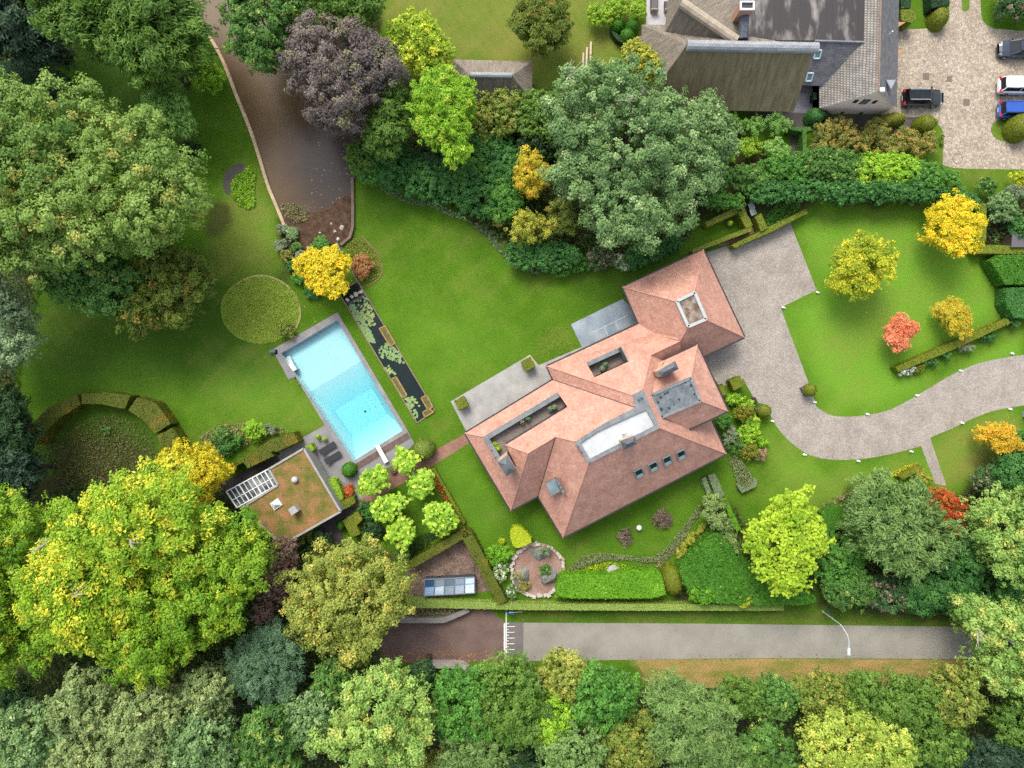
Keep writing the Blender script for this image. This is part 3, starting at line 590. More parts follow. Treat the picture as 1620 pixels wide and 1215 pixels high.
# ---------------------------------------------------------------- swimming pool
BASIN = mat('pool_liner', (240, 246, 248), (244, 248, 250), scale=.6, rough=.6)
def pool():
    root = thing('swimming_pool', 'turquoise rectangular swimming pool with dark stone coping and white steps', 'swimming pool', P(541, 618))
    a, b, c, d = [P(x, y) for x, y in POOL]           # N corner, W corner, S corner, E corner
    zt = .0; u = (c - b).normalized(); v = (a - b).normalized(); Ln = (c - b).length; Wd = (a - b).length
    q = lambda s, t, z: b + u * (s * Ln) + (a - b) * (t * (1 - s)) + (d - c) * (t * s) + Vector((0, 0, z))
    sh, dp = -1.0, -1.9; m = MB(); s0 = .36
    m.poly([q(0, 0, zt), q(0, 1, zt), q(0, 1, sh), q(0, 0, sh)][::-1])
    m.poly([q(0, 0, sh), q(s0, 0, sh), q(s0, 1, sh), q(0, 1, sh)])
    for t in (0, 1): m.poly([q(0, t, zt), q(0, t, sh), q(s0, t, sh), q(1, t, sh), q(1, t, zt)] if t == 0 else [q(0, t, zt), q(1, t, zt), q(1, t, sh), q(s0, t, sh), q(0, t, sh)])
    m.poly([q(1, 0, zt), q(1, 0, sh), q(1, 1, sh), q(1, 1, zt)])
    A = [q(.58, .14, dp), q(.82, .16, dp), q(.82, .86, dp), q(.58, .86, dp)]
    m.poly(A); m.poly([q(s0, 0, sh), A[0], A[3], q(s0, 1, sh)]); m.poly([q(1, 0, sh), q(1, 1, sh), A[2], A[1]])
    m.poly([q(s0, 0, sh), q(1, 0, sh), A[1], A[0]]); m.poly([q(s0, 1, sh), A[3], A[2], q(1, 1, sh)])
    m.build('basin', BASIN, root)
    wt = bpy.data.materials.new('pool_water'); wt.use_nodes = True; N = wt.node_tree.nodes; L = wt.node_tree.links
    N.remove(N['Principled BSDF']); tr = N.new('ShaderNodeBsdfTransparent'); gl = N.new('ShaderNodeBsdfGlossy'); gl.inputs['Roughness'].default_value = .06
    fr = N.new('ShaderNodeFresnel'); fr.inputs['IOR'].default_value = 1.33; mx = N.new('ShaderNodeMixShader')
    L.new(fr.outputs[0], mx.inputs[0]); L.new(tr.outputs[0], mx.inputs[1]); L.new(gl.outputs[0], mx.inputs[2]); L.new(mx.outputs[0], N['Material Output'].inputs[0])
    va = N.new('ShaderNodeVolumeAbsorption'); va.inputs['Color'].default_value = (.16, .92, .97, 1); va.inputs['Density'].default_value = .42
    L.new(va.outputs[0], N['Material Output'].inputs['Volume'])
    w_ = MB(); e = .01; zs = -.12                       # closed body of water just inside the basin
    top = [q(e * .3, e, zs), q(1 - e * .3, e, zs), q(1 - e * .3, 1 - e, zs), q(e * .3, 1 - e, zs)]; bot = [p + Vector((0, 0, -1.75)) for p in top]
    w_.poly(top); w_.poly(bot[::-1])
    for k in range(4): w_.poly([bot[k], bot[(k + 1) % 4], top[(k + 1) % 4], top[k]])
    w_.build('water', wt, root)
    cp = MB(); out = [(534, 494), (431, 553), (457, 601), (467.5, 596), (514, 673), (562, 742.5), (567.4, 743), (650.5, 693), (645, 681)]
    outer = [Vector((P(x, y).x, P(x, y).y, .06)) for x, y in out]; inner = [Vector((p.x, p.y, .06)) for p in (a, b, c, d)]
    i0 = len(outer)
    for t in tessellate_polygon([outer, inner]):
        allp = outer + inner; A_, B_, C_ = [allp[k] for k in t]
        cp.poly([A_, B_, C_] if (B_ - A_).cross(C_ - A_).z > 0 else [A_, C_, B_])
    for k in range(i0): cp.poly([outer[k] * 1, outer[(k + 1) % i0] * 1, outer[(k + 1) % i0] - Vector((0, 0, .06)), outer[k] - Vector((0, 0, .06))][::-1])
    for k in range(4): cp.poly([inner[k], inner[(k + 1) % 4], inner[(k + 1) % 4] - Vector((0, 0, .12)), inner[k] - Vector((0, 0, .12))])
    cp.build('coping', COPE, root)
    dk = MB(); dl = [(563, 733.5), (645, 684), (649.8, 692), (567.4, 742)]
    A4 = PP(dl); n = 60
    for k in range(n):
        f0, f1 = k / n, (k + .8) / n
        dk.prism([A4[0].lerp(A4[1], f0), A4[0].lerp(A4[1], f1), A4[3].lerp(A4[2], f1), A4[3].lerp(A4[2], f0)], .05, .10)
    dk.build('slatted_cover', mat('deck_wood', (92, 72, 66), (116, 94, 86), scale=2, rough=.8, fine=.1), root)
    st = MB(); sp = [(455, 577), (462, 572.5), (469.5, 584), (461, 589)]
    for k, z in enumerate((-.02, -.34, -.66)):
        f = .33 * k; g = [Vector((p.x, p.y, 0)) for p in PP(sp)]
        o_ = (P(470, 566) - P(462, 580)) * 0
        st.prism([g[0].lerp(g[3], 0) + u * (-.45 * k), g[1] + u * (-.45 * k), g[2] + u * (-.45 * k) * .2, g[3] + u * (-.45 * k) * .2], -1.0, z + .02)
    st.build('steps', flat('white_steps', (226, 228, 226)), root)
    return root
pool()
t = thing('diving_board', 'white diving board reaching over the pool end', 'diving board', P(606, 718))
b4 = PP([(594.5, 704.5), (600.8, 702.8), (615.6, 729), (609.6, 732.5)]); MB().prism([(p.x, p.y) for p in b4], .42, .50, True).build('board', WHITE, t)
e1 = (b4[2] + b4[3]) / 2; e0 = (b4[0] + b4[1]) / 2; MB().box((e0.lerp(e1, .88).x, e0.lerp(e1, .88).y, .24), (.35, .35, .38), .5).build('stand', WHITE, t); MB().box((e0.lerp(e1, .45).x, e0.lerp(e1, .45).y, .25), (.3, .12, .4), .5).build('stand', WHITE, t)
rgn = np.random.default_rng(5)
def specks(name, label, poly, n, z, cols, size, cat='debris'):
    wp = [(P(x, y).x, P(x, y).y) for x, y in poly]; xs = [p[0] for p in wp]; ys = [p[1] for p in wp]
    x = rgn.uniform(min(xs), max(xs), n * 4); y = rgn.uniform(min(ys), max(ys), n * 4); k = inpoly(wp, x, y); x, y = x[k][:n], y[k][:n]
    V, Q = cards(rgn, np.stack([x, y, np.full(len(x), z) + rgn.uniform(0, .01, len(x))], 1), rgn.normal(0, .12, (len(x), 3)) + np.array([0, 0, 1]), size * rgn.uniform(.4, 1.3, len(x)), .6, curl=.05)
    c = np.array([lin(cols[i]) for i in rgn.integers(0, len(cols), len(x))]); return tag(soup_mesh(name, V, Q, np.zeros((0, 3), int), c), label, cat, None, 'stuff')
specks('fallen_leaves', 'dark specks of leaf debris scattered over the pool water', [(560, 575), (575, 640), (620, 690), (600, 610)], 40, -.11, [(40, 60, 60), (60, 80, 80)], .10)
specks('fallen_leaves', 'sparse dark leaf specks at the shallow pool end', [(505, 540), (540, 545), (535, 580), (500, 570)], 22, -.11, [(40, 60, 60), (70, 90, 90)], .08)
specks('pond_debris', 'pale leaves and foam flecks floating on the brown pond', [(500, 215), (555, 240), (556, 350), (470, 352), (490, 290)], 130, .045, [(150, 140, 125), (110, 100, 80), (180, 175, 165)], .14)
specks('pond_debris', 'fine flecks drifting over the open brown pond', [(315, 20), (450, 60), (490, 250), (430, 310), (390, 190)], 80, .045, [(130, 110, 85), (100, 84, 62)], .1)
c = P(572, 652); tag(MB().lathe((c.x, c.y, -1.89), [(.12, 0), (.12, .03), (.05, .04)]).build('pool_drain', flat('drain_grey', (40, 70, 80))), 'small dark drain in the deep pool floor', 'drain')

for n_, (px_, py_, rr, cc_) in enumerate([(1365, 440, 62, [(200, 180, 60), (170, 160, 60)]), (1500, 380, 60, [(216, 186, 60), (196, 150, 60)]), (1425, 540, 45, [(206, 120, 70), (190, 100, 60)]), (1508, 515, 45, [(206, 170, 60)]), (1575, 705, 50, [(206, 160, 60)]), (510, 450, 60, [(216, 186, 60)])]):
    specks('fallen_leaves', 'fallen leaves on the grass around ' + ['the yellow-green tree', 'the bright yellow maple', 'the coral maple', 'the small golden tree', 'the amber tree', 'the golden maple by the pond'][n_], ell(px_, py_, rr, rr), 70, .02, cc_, .16)
specks('fallen_leaves', 'brown leaves blown along the edges of the bridge road', [(600, 1028), (800, 1030), (800, 1046), (590, 1050)], 400, .02, [(170, 120, 66), (140, 96, 56), (186, 140, 80)], .2)
specks('fallen_leaves', 'scattered leaves along the lower road edge', [(830, 1036), (1540, 1034), (1540, 1050), (830, 1050)], 260, .02, [(150, 116, 70), (126, 96, 60)], .16)
specks('fallen_leaves', 'dry leaves on the verge above the road', [(800, 966), (1500, 972), (1500, 992), (830, 988)], 260, .02, [(150, 120, 70), (166, 130, 80)], .14)
specks('fallen_leaves', 'sparse leaves and daisies over the main lawn', [(580, 310), (740, 350), (820, 420), (980, 440), (900, 520), (720, 620), (620, 500)], 160, .02, [(150, 150, 90), (170, 160, 100), (120, 130, 60)], .1)
specks('fallen_leaves', 'sparse leaves over the left lawn', [(60, 480), (350, 500), (440, 560), (500, 670), (330, 680), (120, 610)], 260, .02, [(150, 130, 80), (120, 110, 60), (170, 150, 90)], .12)
specks('fallen_leaves', 'leaf litter scattered on the gravel drive edges', [(1240, 690), (1313, 715), (1413, 706), (1470, 690), (1440, 720), (1313, 732), (1250, 705)], 90, .02, [(130, 104, 74), (150, 120, 80)], .12)
# ---------------------------------------------------------------- the tiled villa
TILE = mat('clay_roof_tiles', (178, 130, 112), (204, 157, 137), scale=.7, detail=9, rough=.85, spec=.25, fine=.13, fscale=4, uvs=True, stretch=(1, 1, 1), ramp=(.3, .7), extra=brick_extra(.24, .30, .016, .78, .13))
LEAD = mat('lead_sheet', (104, 108, 110), (136, 140, 140), scale=1.2, rough=.55, spec=.45, fine=.12, fscale=5, ramp=(.35, .7))
LEADD = mat('dark_lead', (78, 82, 88), (104, 108, 112), scale=.9, rough=.5, spec=.45, fine=.15, fscale=4)
ZINC = mat('stained_zinc', (88, 96, 100), (120, 128, 130), scale=1.0, detail=8, rough=.45, fine=.2, fscale=3.5, extra=brick_extra(2.2, 30, .03, 1.25, .03), uvs=True)
MEMB = mat('white_roof_membrane', (182, 185, 184), (200, 203, 201), scale=.8, rough=.6, fine=.03, fscale=3, extra=brick_extra(2.6, 40, .02, .93, .02), uvs=True)
BUFF = mat('buff_brick', (196, 168, 138), (214, 188, 158), scale=1, rough=.9, fine=.08, extra=brick_extra(.22, .075, .01, .8, .1), uvs=True)
GUTT = flat('dark_gutter', (48, 44, 44), .5)
DECK = mat('grey_decking', (112, 100, 92), (142, 130, 120), scale=1, rough=.85, stretch=(1, 8, 1), fine=.15, fscale=2, uvs=True)
FRAME = flat('grey_window_frame', (112, 124, 128), .45); GLASS = glass_dark('window_glass', (28, 44, 40)); GLASSB = glass_dark('pale_glass', (96, 120, 128))
RIDGE = mat('ridge_tiles', (196, 140, 120), (212, 158, 138), scale=3, rough=.85, fine=.12, fscale=5)
def plane(p, q, r): n = (q - p).cross(r - p).normalized(); return (p, n if n.z > 0 else -n)
def on(pl, x, y, up=0.0):
    o = Vector((0, 0, HCAM)); d = P(x, y, 0) - o; t = (pl[0] + pl[1] * up - o).dot(pl[1]) / d.dot(pl[1]); return o + d * t
def inset(poly, d):
    n = len(poly); ar = sum(poly[k][0] * poly[(k + 1) % n][1] - poly[(k + 1) % n][0] * poly[k][1] for k in range(n)); s = 1 if ar > 0 else -1; o = []
    for k in range(n):
        a, b, c = [Vector((poly[(k + j) % n][0], poly[(k + j) % n][1])) for j in (-1, 0, 1)]
        e, f = (b - a).normalized(), (c - b).normalized(); n1, n2 = Vector((-e.y, e.x)) * s, Vector((-f.y, f.x)) * s
        h = (n1 + n2); h = h / max(h.length_squared / 2, .25); o.append((b.x + h.x * d, b.y + h.y * d))
    return o
def ringpoly(mb, outer, holes):
    """outer outline with holes cut out, all at their own heights"""
    allp = [Vector(p) for p in outer]
    for h in holes: allp += [Vector(p) for p in h]
    for t in tessellate_polygon([[Vector((p[0], p[1], 0)) for p in outer]] + [[Vector((p[0], p[1], 0)) for p in h] for h in holes]):
        a, b, c = [allp[k] for k in t]; mb.poly([a, b, c] if (b - a).cross(c - a).z > 0 else [a, c, b])
def ngz(mb, pts): ringpoly(mb, pts, [])
E = 3.0
pA, pB, pC, pD = P(735.6, 685.2, E), P(874.8, 600.7, E), P(865.2, 579.3, E), P(1012, 511.5, E)
pS, pI, pSm, pEm = P(808, 807.8, E), P(851, 784.8, E), P(890.4, 850.7, E), P(1148.9, 717.8, E)
T_ = 9.0
fF, fF2, fG, fK, fL, fV = [P(x, y, T_) for x, y in ((909.6, 698.5), (930.4, 734), (1043.7, 677), (1017, 616), (1000, 625), (1004.5, 644.5))]
NW = plane(pA, pB, fF); R2, R1, Q_, P1 = on(NW, 879, 690.5), on(NW, 835, 717), on(NW, 800, 703.7), on(NW, 764, 691)
a1, b1 = on(NW, 882, 620.7), on(NW, 897.8, 643.7)
SWp = plane(pA, pS, R1); c1, d1 = on(SWp, 817, 738), on(SWp, 791, 737)
NN = plane(pC, pD, fK); H1, H2 = on(NN, 1029, 561.8), on(NN, 1075.5, 539.6)
SE = plane(pSm, pEm, fF2)
villa = thing('villa', 'large villa with pink clay tiled hip roofs, roof terraces and white flat roof', 'house', P(935, 690))
roof = MB()
ngz(roof, [pA, pB, fV, fF, R2, R1, Q_, b1, a1, P1])                 # long north-west slope of the west wing
ngz(roof, [pA, P1, d1, c1, Q_, R1, pS]); ngz(roof, [pS, R1, R2, pI])
ngz(roof, [pI, R2, fF, fF2, pSm]); ngz(roof, [pSm, fF2, fG, pEm])
EP = plane(pEm, P(1126, 666.7, E), fG); Xe = on(EP, 1090, 600)
ngz(roof, [pEm, fG, fK, H1, on(EP, 1058, 575), Xe, P(1126, 666.7, E)])
slot2 = [on(NN, 927.4, 573.3), on(NN, 979, 550), on(NN, 994.8, 571.9), on(NN, 940.7, 597)]
pDx = P(1030, 503, E)
ringpoly(roof, [pC, fL, fK, H1, H2, P(1060, 520, 4.2), pDx], [slot2]); ngz(roof, [pB, pC, fL, fV][::-1])
dse = Vector((.42, -.91, 0)); ngz(roof, [H1, H2, H2 + dse * 3 + Vector((0, 0, -2.9)), H1 + dse * 3 + Vector((0, 0, -2.9))])
# garage block
gW, gN, gE, gS = P(985, 454, E), P(1112.6, 395, E), P(1177.8, 533.7, E), P(1046.2, 594.2, E); tg = 7.0
g1, g2, g3, g4 = [P(x, y, tg) for x, y in ((1070, 477), (1098, 463), (1116, 505), (1088, 517))]
for f in ([gW, gN, g2, g1], [gN, gE, g3, g2], [gE, gS, g4, g3], [gS, gW, g1, g4]): ngz(roof, f)
# east block with the higher eaves
e6 = 6.0; bN, bE, bS, bW = P(1103, 545.5, e6), P(1151.8, 650.4, e6), P(1088, 680, e6), P(1037, 576, e6); tb = 8.3
k1, k2, k3, k4 = [P(x, y, tb) for x, y in ((1030.4, 625.2), (1092.6, 597.8), (1107.4, 634), (1046.7, 660))]
for f in ([bW, bN, k2, k1], [bN, bE, k3, k2], [bE, bS, k4, k3], [bS, bW, k1, k4]): ngz(roof, f)
roofo = roof.build('roof', TILE, villa)
rd = MB()
for a, b in ((pA, P1), (Q_, R1), (R1, R2), (R1, pS), (pSm, fF2), (pEm, fG), (H1, H2), (H1, fK), (gW, g1), (gN, g2), (gE, g3), (gS, g4), (bN, k2), (bE, k3), (pC, fL), (fF, R2)):
    a_, b_ = Vector(a), Vector(b); rd.tube([a_ + Vector((0, 0, .0)), b_ + Vector((0, 0, .0))], .07, 6)
rd.build('ridge_tiles', RIDGE, roofo)
vl = MB()
for a, b in ((pB, fV), (pI, R2), (P(1016.3, 524.8, E), H2), (k4, bS), (P(1052, 570.5, e6), P(1034.8, 600, 7.2)), (P(1034.8, 600, 7.2), k1)): vl.tube([Vector(a) + Vector((0, 0, .02)), Vector(b) + Vector((0, 0, .02))], .05, 6)
vl.build('valley_gutter', flat('valley_lead', (84, 70, 66), .6), roofo)
# flat roofs
fl = MB(); up = Vector((0, 0, .12)); outer = [fF, fF2, fG, fK, fL, fV, P(958, 668.5, T_)]
inner = [P(x, y, T_) for x, y in ((918.5, 700.5), (933, 726), (1036, 673.5), (1021.5, 648), (975, 668.5), (945, 683))]
ringpoly(fl, [p + up for p in outer], [[p + up for p in inner]])
for k in range(len(inner)): a, b = inner[k], inner[(k + 1) % len(inner)]; fl.poly([a + up, b + up, b - up, a - up]); fl.poly([a + up, a - up, b - up, b + up])
for k in range(len(outer)): a, b = outer[k], outer[(k + 1) % len(outer)]; fl.poly([a - up, b - up, b + up, a + up])
fr_ = fl.build('flat_roof', LEAD, villa); mbm = MB(); ngz(mbm, [p - up * .9 for p in inner]); mbm.build('membrane', MEMB, fr_)
k_ = MB(); ngz(k_, [p + Vector((0, 0, .03)) for p in (k1, k2, k3, k4)]); k_o = k_.build('flat_roof', ZINC, villa)
cb = MB()
for a, b in ((k1, k2), (k2, k3), (k3, k4), (k4, k1)): cb.bar(a + Vector((0, 0, .06)), b + Vector((0, 0, .06)), .28, .14)
cb.build('lead_edge', LEAD, k_o)
wr = np.random.default_rng(8)
st_ = MB()
for (x, y, r) in [(1045, 629, 2.6), (1052, 623, 2.2), (1056, 621, 2), (1046, 647, 3), (1059, 646, 2.2), (1074, 632, 1.6), (1094, 610, 2.5), (1098, 624, 1.8), (1084, 605, 2), (1066, 640, 1.5), (1041, 637, 2)]:
    c = P(x, y, tb); MB().poly([c + Vector((r * .07 * wr.uniform(.6, 1.3) * math.cos(t), r * .07 * wr.uniform(.6, 1.3) * math.sin(t), .036)) for t in np.arange(9) / 9 * 6.283]).build('water_stain', flat('wet_stain', (52, 56, 62), .2), k_o)
# garage lantern light
gm = MB()
for a, b in ((g1, g2), (g2, g3), (g3, g4), (g4, g1)): gm.bar(a + Vector((0, 0, .12)), b + Vector((0, 0, .12)), .30, .3)
go = gm.build('roof_light', flat('pale_frame', (170, 174, 172), .5), villa); gp = MB(); ngz(gp, [p + Vector((0, 0, .1)) for p in (g1, g2, g3, g4)])
gp.build('pane', mat('dirty_glass', (150, 140, 126), (106, 84, 62), scale=1.1, detail=5, rough=.3, ramp=(.42, .6), fine=.15, fscale=4), go)
# roof terraces sunk in the slopes
def terrace(slot, fl_z, rim, name='roof_terrace'):
    m = MB(); n = len(slot)
    for k in range(n): a, b = slot[k], slot[(k + 1) % n]; lo = lambda p: Vector((p.x, p.y, fl_z)); m.poly([a, b, lo(b), lo(a)]); m.poly([a, lo(a), lo(b), b])
    o = m.build(name, LEADD, villa); d = MB(); ngz(d, [Vector((p.x, p.y, fl_z + .01)) for p in slot]); d.build('deck', DECK, o)
    c = MB()
    for a, b, wd in rim:
        a, b = Vector(a), Vector(b); e = (b - a).normalized(); nrm = Vector((-e.y, e.x, 0)) * wd
        z = max(a.z, b.z) + .06; q4 = [a, b, b + nrm - e * abs(wd) * 0, a + nrm]; c.prism([(p.x, p.y) for p in q4], fl_z, z)
    c.build('coping', LEAD, o); return o
tw = terrace([P1, a1, b1, Q_, c1, d1], 3.5, [(P1, a1, -.52), (d1, P1, -.50)])
tn = terrace(slot2, 3.5, [(slot2[0], slot2[1], -.45), (slot2[1] - Vector((0, 0, .3)), slot2[2] - Vector((0, 0, .0)), -.12)])
# chimneys
def chimney(corners, ztop, zbot, cap_h, grow=.06):
    q4 = [P(x, y, ztop) for x, y in corners]; c = sum(q4, Vector()) / 4
    body = [c + (p - c) * .93 for p in q4]; o = MB().prism([(p.x, p.y) for p in body], zbot, ztop - .1).build('chimney', BUFF, roofo)
    m = MB(); L1 = (q4[1] - q4[0]).length; L2 = (q4[2] - q4[1]).length
    m.prism([(p.x, p.y) for p in q4], ztop - .1, ztop)
    if L1 >= L2: r0, r1 = (q4[0] + q4[3]) / 2, (q4[1] + q4[2]) / 2
    else: r0, r1 = (q4[0] + q4[1]) / 2, (q4[3] + q4[2]) / 2
    f = .5 * min(L1, L2) / max(L1, L2); ra, rb_ = r0.lerp(r1, f) + Vector((0, 0, cap_h)), r1.lerp(r0, f) + Vector((0, 0, cap_h))
    if L1 >= L2: fs = [[q4[0], q4[1], rb_, ra], [q4[1], q4[2], rb_], [q4[2], q4[3], ra, rb_], [q4[3], q4[0], ra]]
    else: fs = [[q4[0], q4[1], ra], [q4[1], q4[2], rb_, ra], [q4[2], q4[3], rb_], [q4[3], q4[0], ra, rb_]]
    for f_ in fs: ngz(m, f_)
    return m.build('chimney_cap', LEADD, villa)
chimney([(787.4, 731.5), (802.2, 719.6), (816.3, 743.3), (801.5, 753.7)], 8.4, 3.4, .5)
chimney([(1040, 587.4), (1068, 571), (1074, 583.7), (1046, 597)], 9.6, 6.0, .45)
chimney([(981.5, 697.5), (1004, 689), (1008.5, 702.5), (986, 712)], 10.3, 8.4, .5)
# roof windows on the south-east slope
for x, y in ((1011, 748.5), (1033.8, 738), (1055.6, 728.5), (1077.8, 719.3)):
    n = SE[1]; e = (pEm - pSm).normalized(); s = n.cross(e); c = on(SE, x, y, .05)
    if s.z < 0: s = -s
    m = MB(); hw, hh = .43, .62
    for d0, d1_ in (((-hw, -hh), (hw, -hh)), ((hw, -hh), (hw, hh)), ((hw, hh), (-hw, hh)), ((-hw, hh), (-hw, -hh))):
        m.bar(c + e * d0[0] + s * d0[1], c + e * d1_[0] + s * d1_[1], .14, .16)
    wo = m.build('roof_window', FRAME, villa); g = MB(); ngz(g, [c + e * a + s * b for a, b in ((-hw, -.2), (hw, -.2), (hw, hh), (-hw, hh))]); g.build('pane', GLASS, wo)
    g = MB(); ngz(g, [c + e * a + s * b + n * .02 for a, b in ((-hw, -hh), (hw, -hh), (hw, -.2), (-hw, -.2))]); g.build('blind', flat('pale_blind', (150, 170, 174)), wo)
# dormer on the south-west slope
SW2 = plane(pI, pSm, fF2); zt = 6.0; dq = [P(x, y, zt) for x, y in ((863.5, 766.5), (878, 757), (887, 777), (872.5, 785))]
m = MB().prism([(p.x, p.y) for p in dq], 3.6, zt); dm = m.build('dormer', LEAD, villa)
g = MB(); c0 = sum(dq, Vector()) / 4; ngz(g, [c0 + (p - c0) * .84 + Vector((0, 0, .02)) for p in dq]); g.build('pane', mat('sky_glass', (92, 112, 118), (124, 142, 144), scale=1, rough=.15, spec=.6), dm)
dp = [P(x, y, zt) for x, y in ((878, 757.5), (881.5, 756), (895, 781), (891, 782.5))]; MB().prism([(p.x, p.y) for p in dp], 4.5, zt + .35).build('parapet', LEADD, dm)
m = MB()
for f in (.3, .55, .8): c = dp[0].lerp(dp[3], f) * .5 + dp[1].lerp(dp[2], f) * .5; MB().box((c.x, c.y, zt + .42), (.22, .2, .14), .5).build('vent', LEAD, dm)
# vents and small pipes on the lead border
m = MB()
for x, y in ((914, 706), (919, 714), (933, 731), (1010, 632), (1015, 629)): c = P(x, y, T_ + .12); MB().lathe(c, [(.12, 0), (.12, .25), (.02, .3)], 8).build('vent_pipe', LEADD, villa)
for x, y in ((778, 712), (784, 723)): c = P(x, y, 4.3); MB().lathe(c, [(.13, 0), (.13, .3), (.02, .34)], 8).build('vent_pipe', LEADD, villa)
c = P(985, 685, 8.9); MB().lathe(c, [(.1, 0), (.1, .5), (.02, .6)], 8).bar(c + Vector((0, 0, .5)), c + Vector((.15, .45, .7)), .1, .1).build('antenna', flat('white_plastic', (224, 224, 220)), villa)
# gutters and walls
gu = MB(); run = [pA, pB, pC, pDx]
def eave(pts, close=False):
    for a, b in zip(pts, pts[1:] + (pts[:1] if close else [])): gu.bar(a + Vector((0, 0, -.06)), b + Vector((0, 0, -.06)), .27, .16)
eave([pA, pB]); eave([pB, pC, P(1008.9, 512.5, E)]); eave([P(1016.3, 524.8, E), gW, gN, gE, P(1114, 563, E)]); eave([P(1126, 666.7, E), pEm, pSm, pI, pS, pA]); eave([bN, bE, bS]); eave([bN, P(1052, 570.5, e6)])
gu.build('gutter', GUTT, villa)
out = [pA, pB, pC, P(1016.3, 524.8, E), gW, gN, gE, P(1114, 563, E), bN, bE, P(1126, 666.7, E), pEm, pSm, pI, pS]
ins = inset([(p.x, p.y) for p in out], .45)
WALL = mat('red_brick', (128, 84, 70), (150, 102, 84), scale=1, rough=.9, fine=.1, extra=brick_extra(.22, .075, .01, .7, .12), uvs=True)
wo = MB().prism(ins, 0, E - .12).build('wall', WALL, villa); MB().prism(inset([(p.x, p.y) for p in (bN, bE, bS, bW)], .45), E, e6 - .1).build('upper_wall', WALL, villa)
for k in (0, 5, 11, 12, 14):                                        # windows and doors on the long elevations
    a, b = Vector(ins[k]), Vector(ins[(k + 1) % len(ins)]); L_ = (b - a).length; e = (b - a) / L_; n_ = int(L_ / 2.6)
    for j in range(n_):
        c = a + e * ((j + .5) * L_ / n_); f = MB().box((c.x, c.y, 1.35), (1.3, .16, 2.1), math.atan2(e.y, e.x)).build('window', WHITE, villa)
        MB().box((c.x, c.y, 1.35), (1.1, .2, 1.9), math.atan2(e.y, e.x)).build('pane', GLASS, f)
# pots on the roof terraces
for i, (x, y, z, pk, lb) in enumerate([(783, 704, 3.52, 'lime', 'pale potted plant near the west corner of the long roof terrace'), (788, 709, 3.52, 'lime', 'second small pot beside the chimney on the long roof terrace'),
        (826, 667, 3.52, 'dry', 'brown potted plant midway along the long roof terrace'), (835, 662, 3.52, 'blue', 'dark blue-green potted plant midway along the long roof terrace'), (871, 647, 3.52, 'sage', 'left pot of the pair at the east end of the long roof terrace'),
        (877, 644, 3.52, 'sage', 'right pot of the pair at the east end of the long roof terrace'), (953, 583, 3.52, 'sage', 'greener of two pots on the short northern roof terrace'), (957, 577, 3.52, 'blue', 'darker of two pots on the short northern roof terrace')]):
    POTS = globals().setdefault('ROOFPOTS', []); POTS.append((x, y, z, pk, lb))

# ---------------------------------------------------------------- thatched neighbour
THATCH = mat('thatch', (118, 108, 96), (146, 136, 122), scale=1.1, detail=8, rough=1, bump=.8, bscale=7, uvs=True, stretch=(3.2, .5, 1), fine=.16, fscale=5)
THMOSS = mat('mossy_thatch', (116, 104, 82), (146, 134, 100), scale=.9, detail=8, rough=1, bump=.8, bscale=7, uvs=True, stretch=(3.0, .35, 1), fine=.2, fscale=5)
SLT = mat('grey_roof_tiles', (146, 140, 132), (180, 174, 164), scale=.9, rough=.8, uvs=True, fine=.12, fscale=3, extra=brick_extra(.26, .31, .075, .42, .14))
SLTD = mat('dark_slate', (98, 98, 102), (126, 124, 126), scale=1.6, detail=8, rough=.7, uvs=True, fine=.18, fscale=5, extra=brick_extra(.28, .24, .03, .72, .12))
BITU = mat('bitumen', (58, 54, 53), (158, 152, 146), scale=.55, detail=9, rough=.55, uvs=True, stretch=(1.5, .45, 1), fine=.15, ramp=(.5, .74), extra=brick_extra(1.0, 40, .03, .6, .04))
PINKB = mat('pale_brick', (240, 216, 200), (248, 228, 214), scale=1, rough=.9, uvs=True, fine=.06, extra=brick_extra(.22, .075, .012, .88, .08))
nb = thing('thatched_house', 'rambling thatched house with tiled east wing and dark flat roof', 'house', P(1240, 120))
Zr, Ze = 8.0, 2.5
ra, rb2 = P(1087, 71, Zr), P(1288, 75, Zr)
s0, s1 = P(1014, 172, Ze), P(1256, 177, Ze); n0 = P(1015, 39, Ze); n1 = Vector((rb2.x, n0.y + 1, Ze))
m = MB(); ngz(m, [ra, rb2, s1, Vector((s0.x, s0.y, Ze))]); tho = m.build('thatched_roof', THMOSS, nb)
m = MB(); ngz(m, [ra, Vector((s0.x, s0.y, Ze)), n0]); ngz(m, [ra, n0, Vector((18.5, n0.y, Ze)), Vector((24, 33.9 + .9, 7.2)), rb2])
wa, wb = P(1166, 64, 7.6), P(1078, 4, 7.6); wd = (wb - wa).normalized(); wb2 = wa + wd * 11
low = lambda p, s, dz, ds: p + Vector((wd.y * s, -wd.x * s, 0)) * ds + Vector((0, 0, -dz))
ngz(m, [wa, wb, low(wb, -1, 3.2, 1.7), low(wa, -1, 1.4, 1.0)]); ngz(m, [wa, P(1172, 62, 7.0), P(1172, -80, 5.4), P(1080, -80, 6.4), wb])
ngz(m, [wb, P(1080, -80, 6.4), P(1064, -80, 3.8), low(wb, -1, 3.2, 1.7)])
m.build('thatched_roof', THATCH, nb)
m = MB(); m.tube([ra + Vector((0, 0, -.15)), rb2 + Vector((.4, 0, -.15))], .52, 12); rt_ = m.build('ridge_tiles', mat('grey_ridge', (136, 140, 144), (164, 166, 166), scale=1, rough=.6, extra=brick_extra(.33, 30, .03, .7, .05), uvs=True), nb)
m = MB().tube([wa + Vector((0, 0, -.1)), wb + Vector((0, 0, -.1))], .5, 10); m.build('thatch_ridge', mat('sunlit_thatch', (156, 144, 126), (180, 166, 146), scale=1.4, rough=1, bump=.5, fine=.12), nb)  # crest catching light: the brightness is painted into its thatch colour
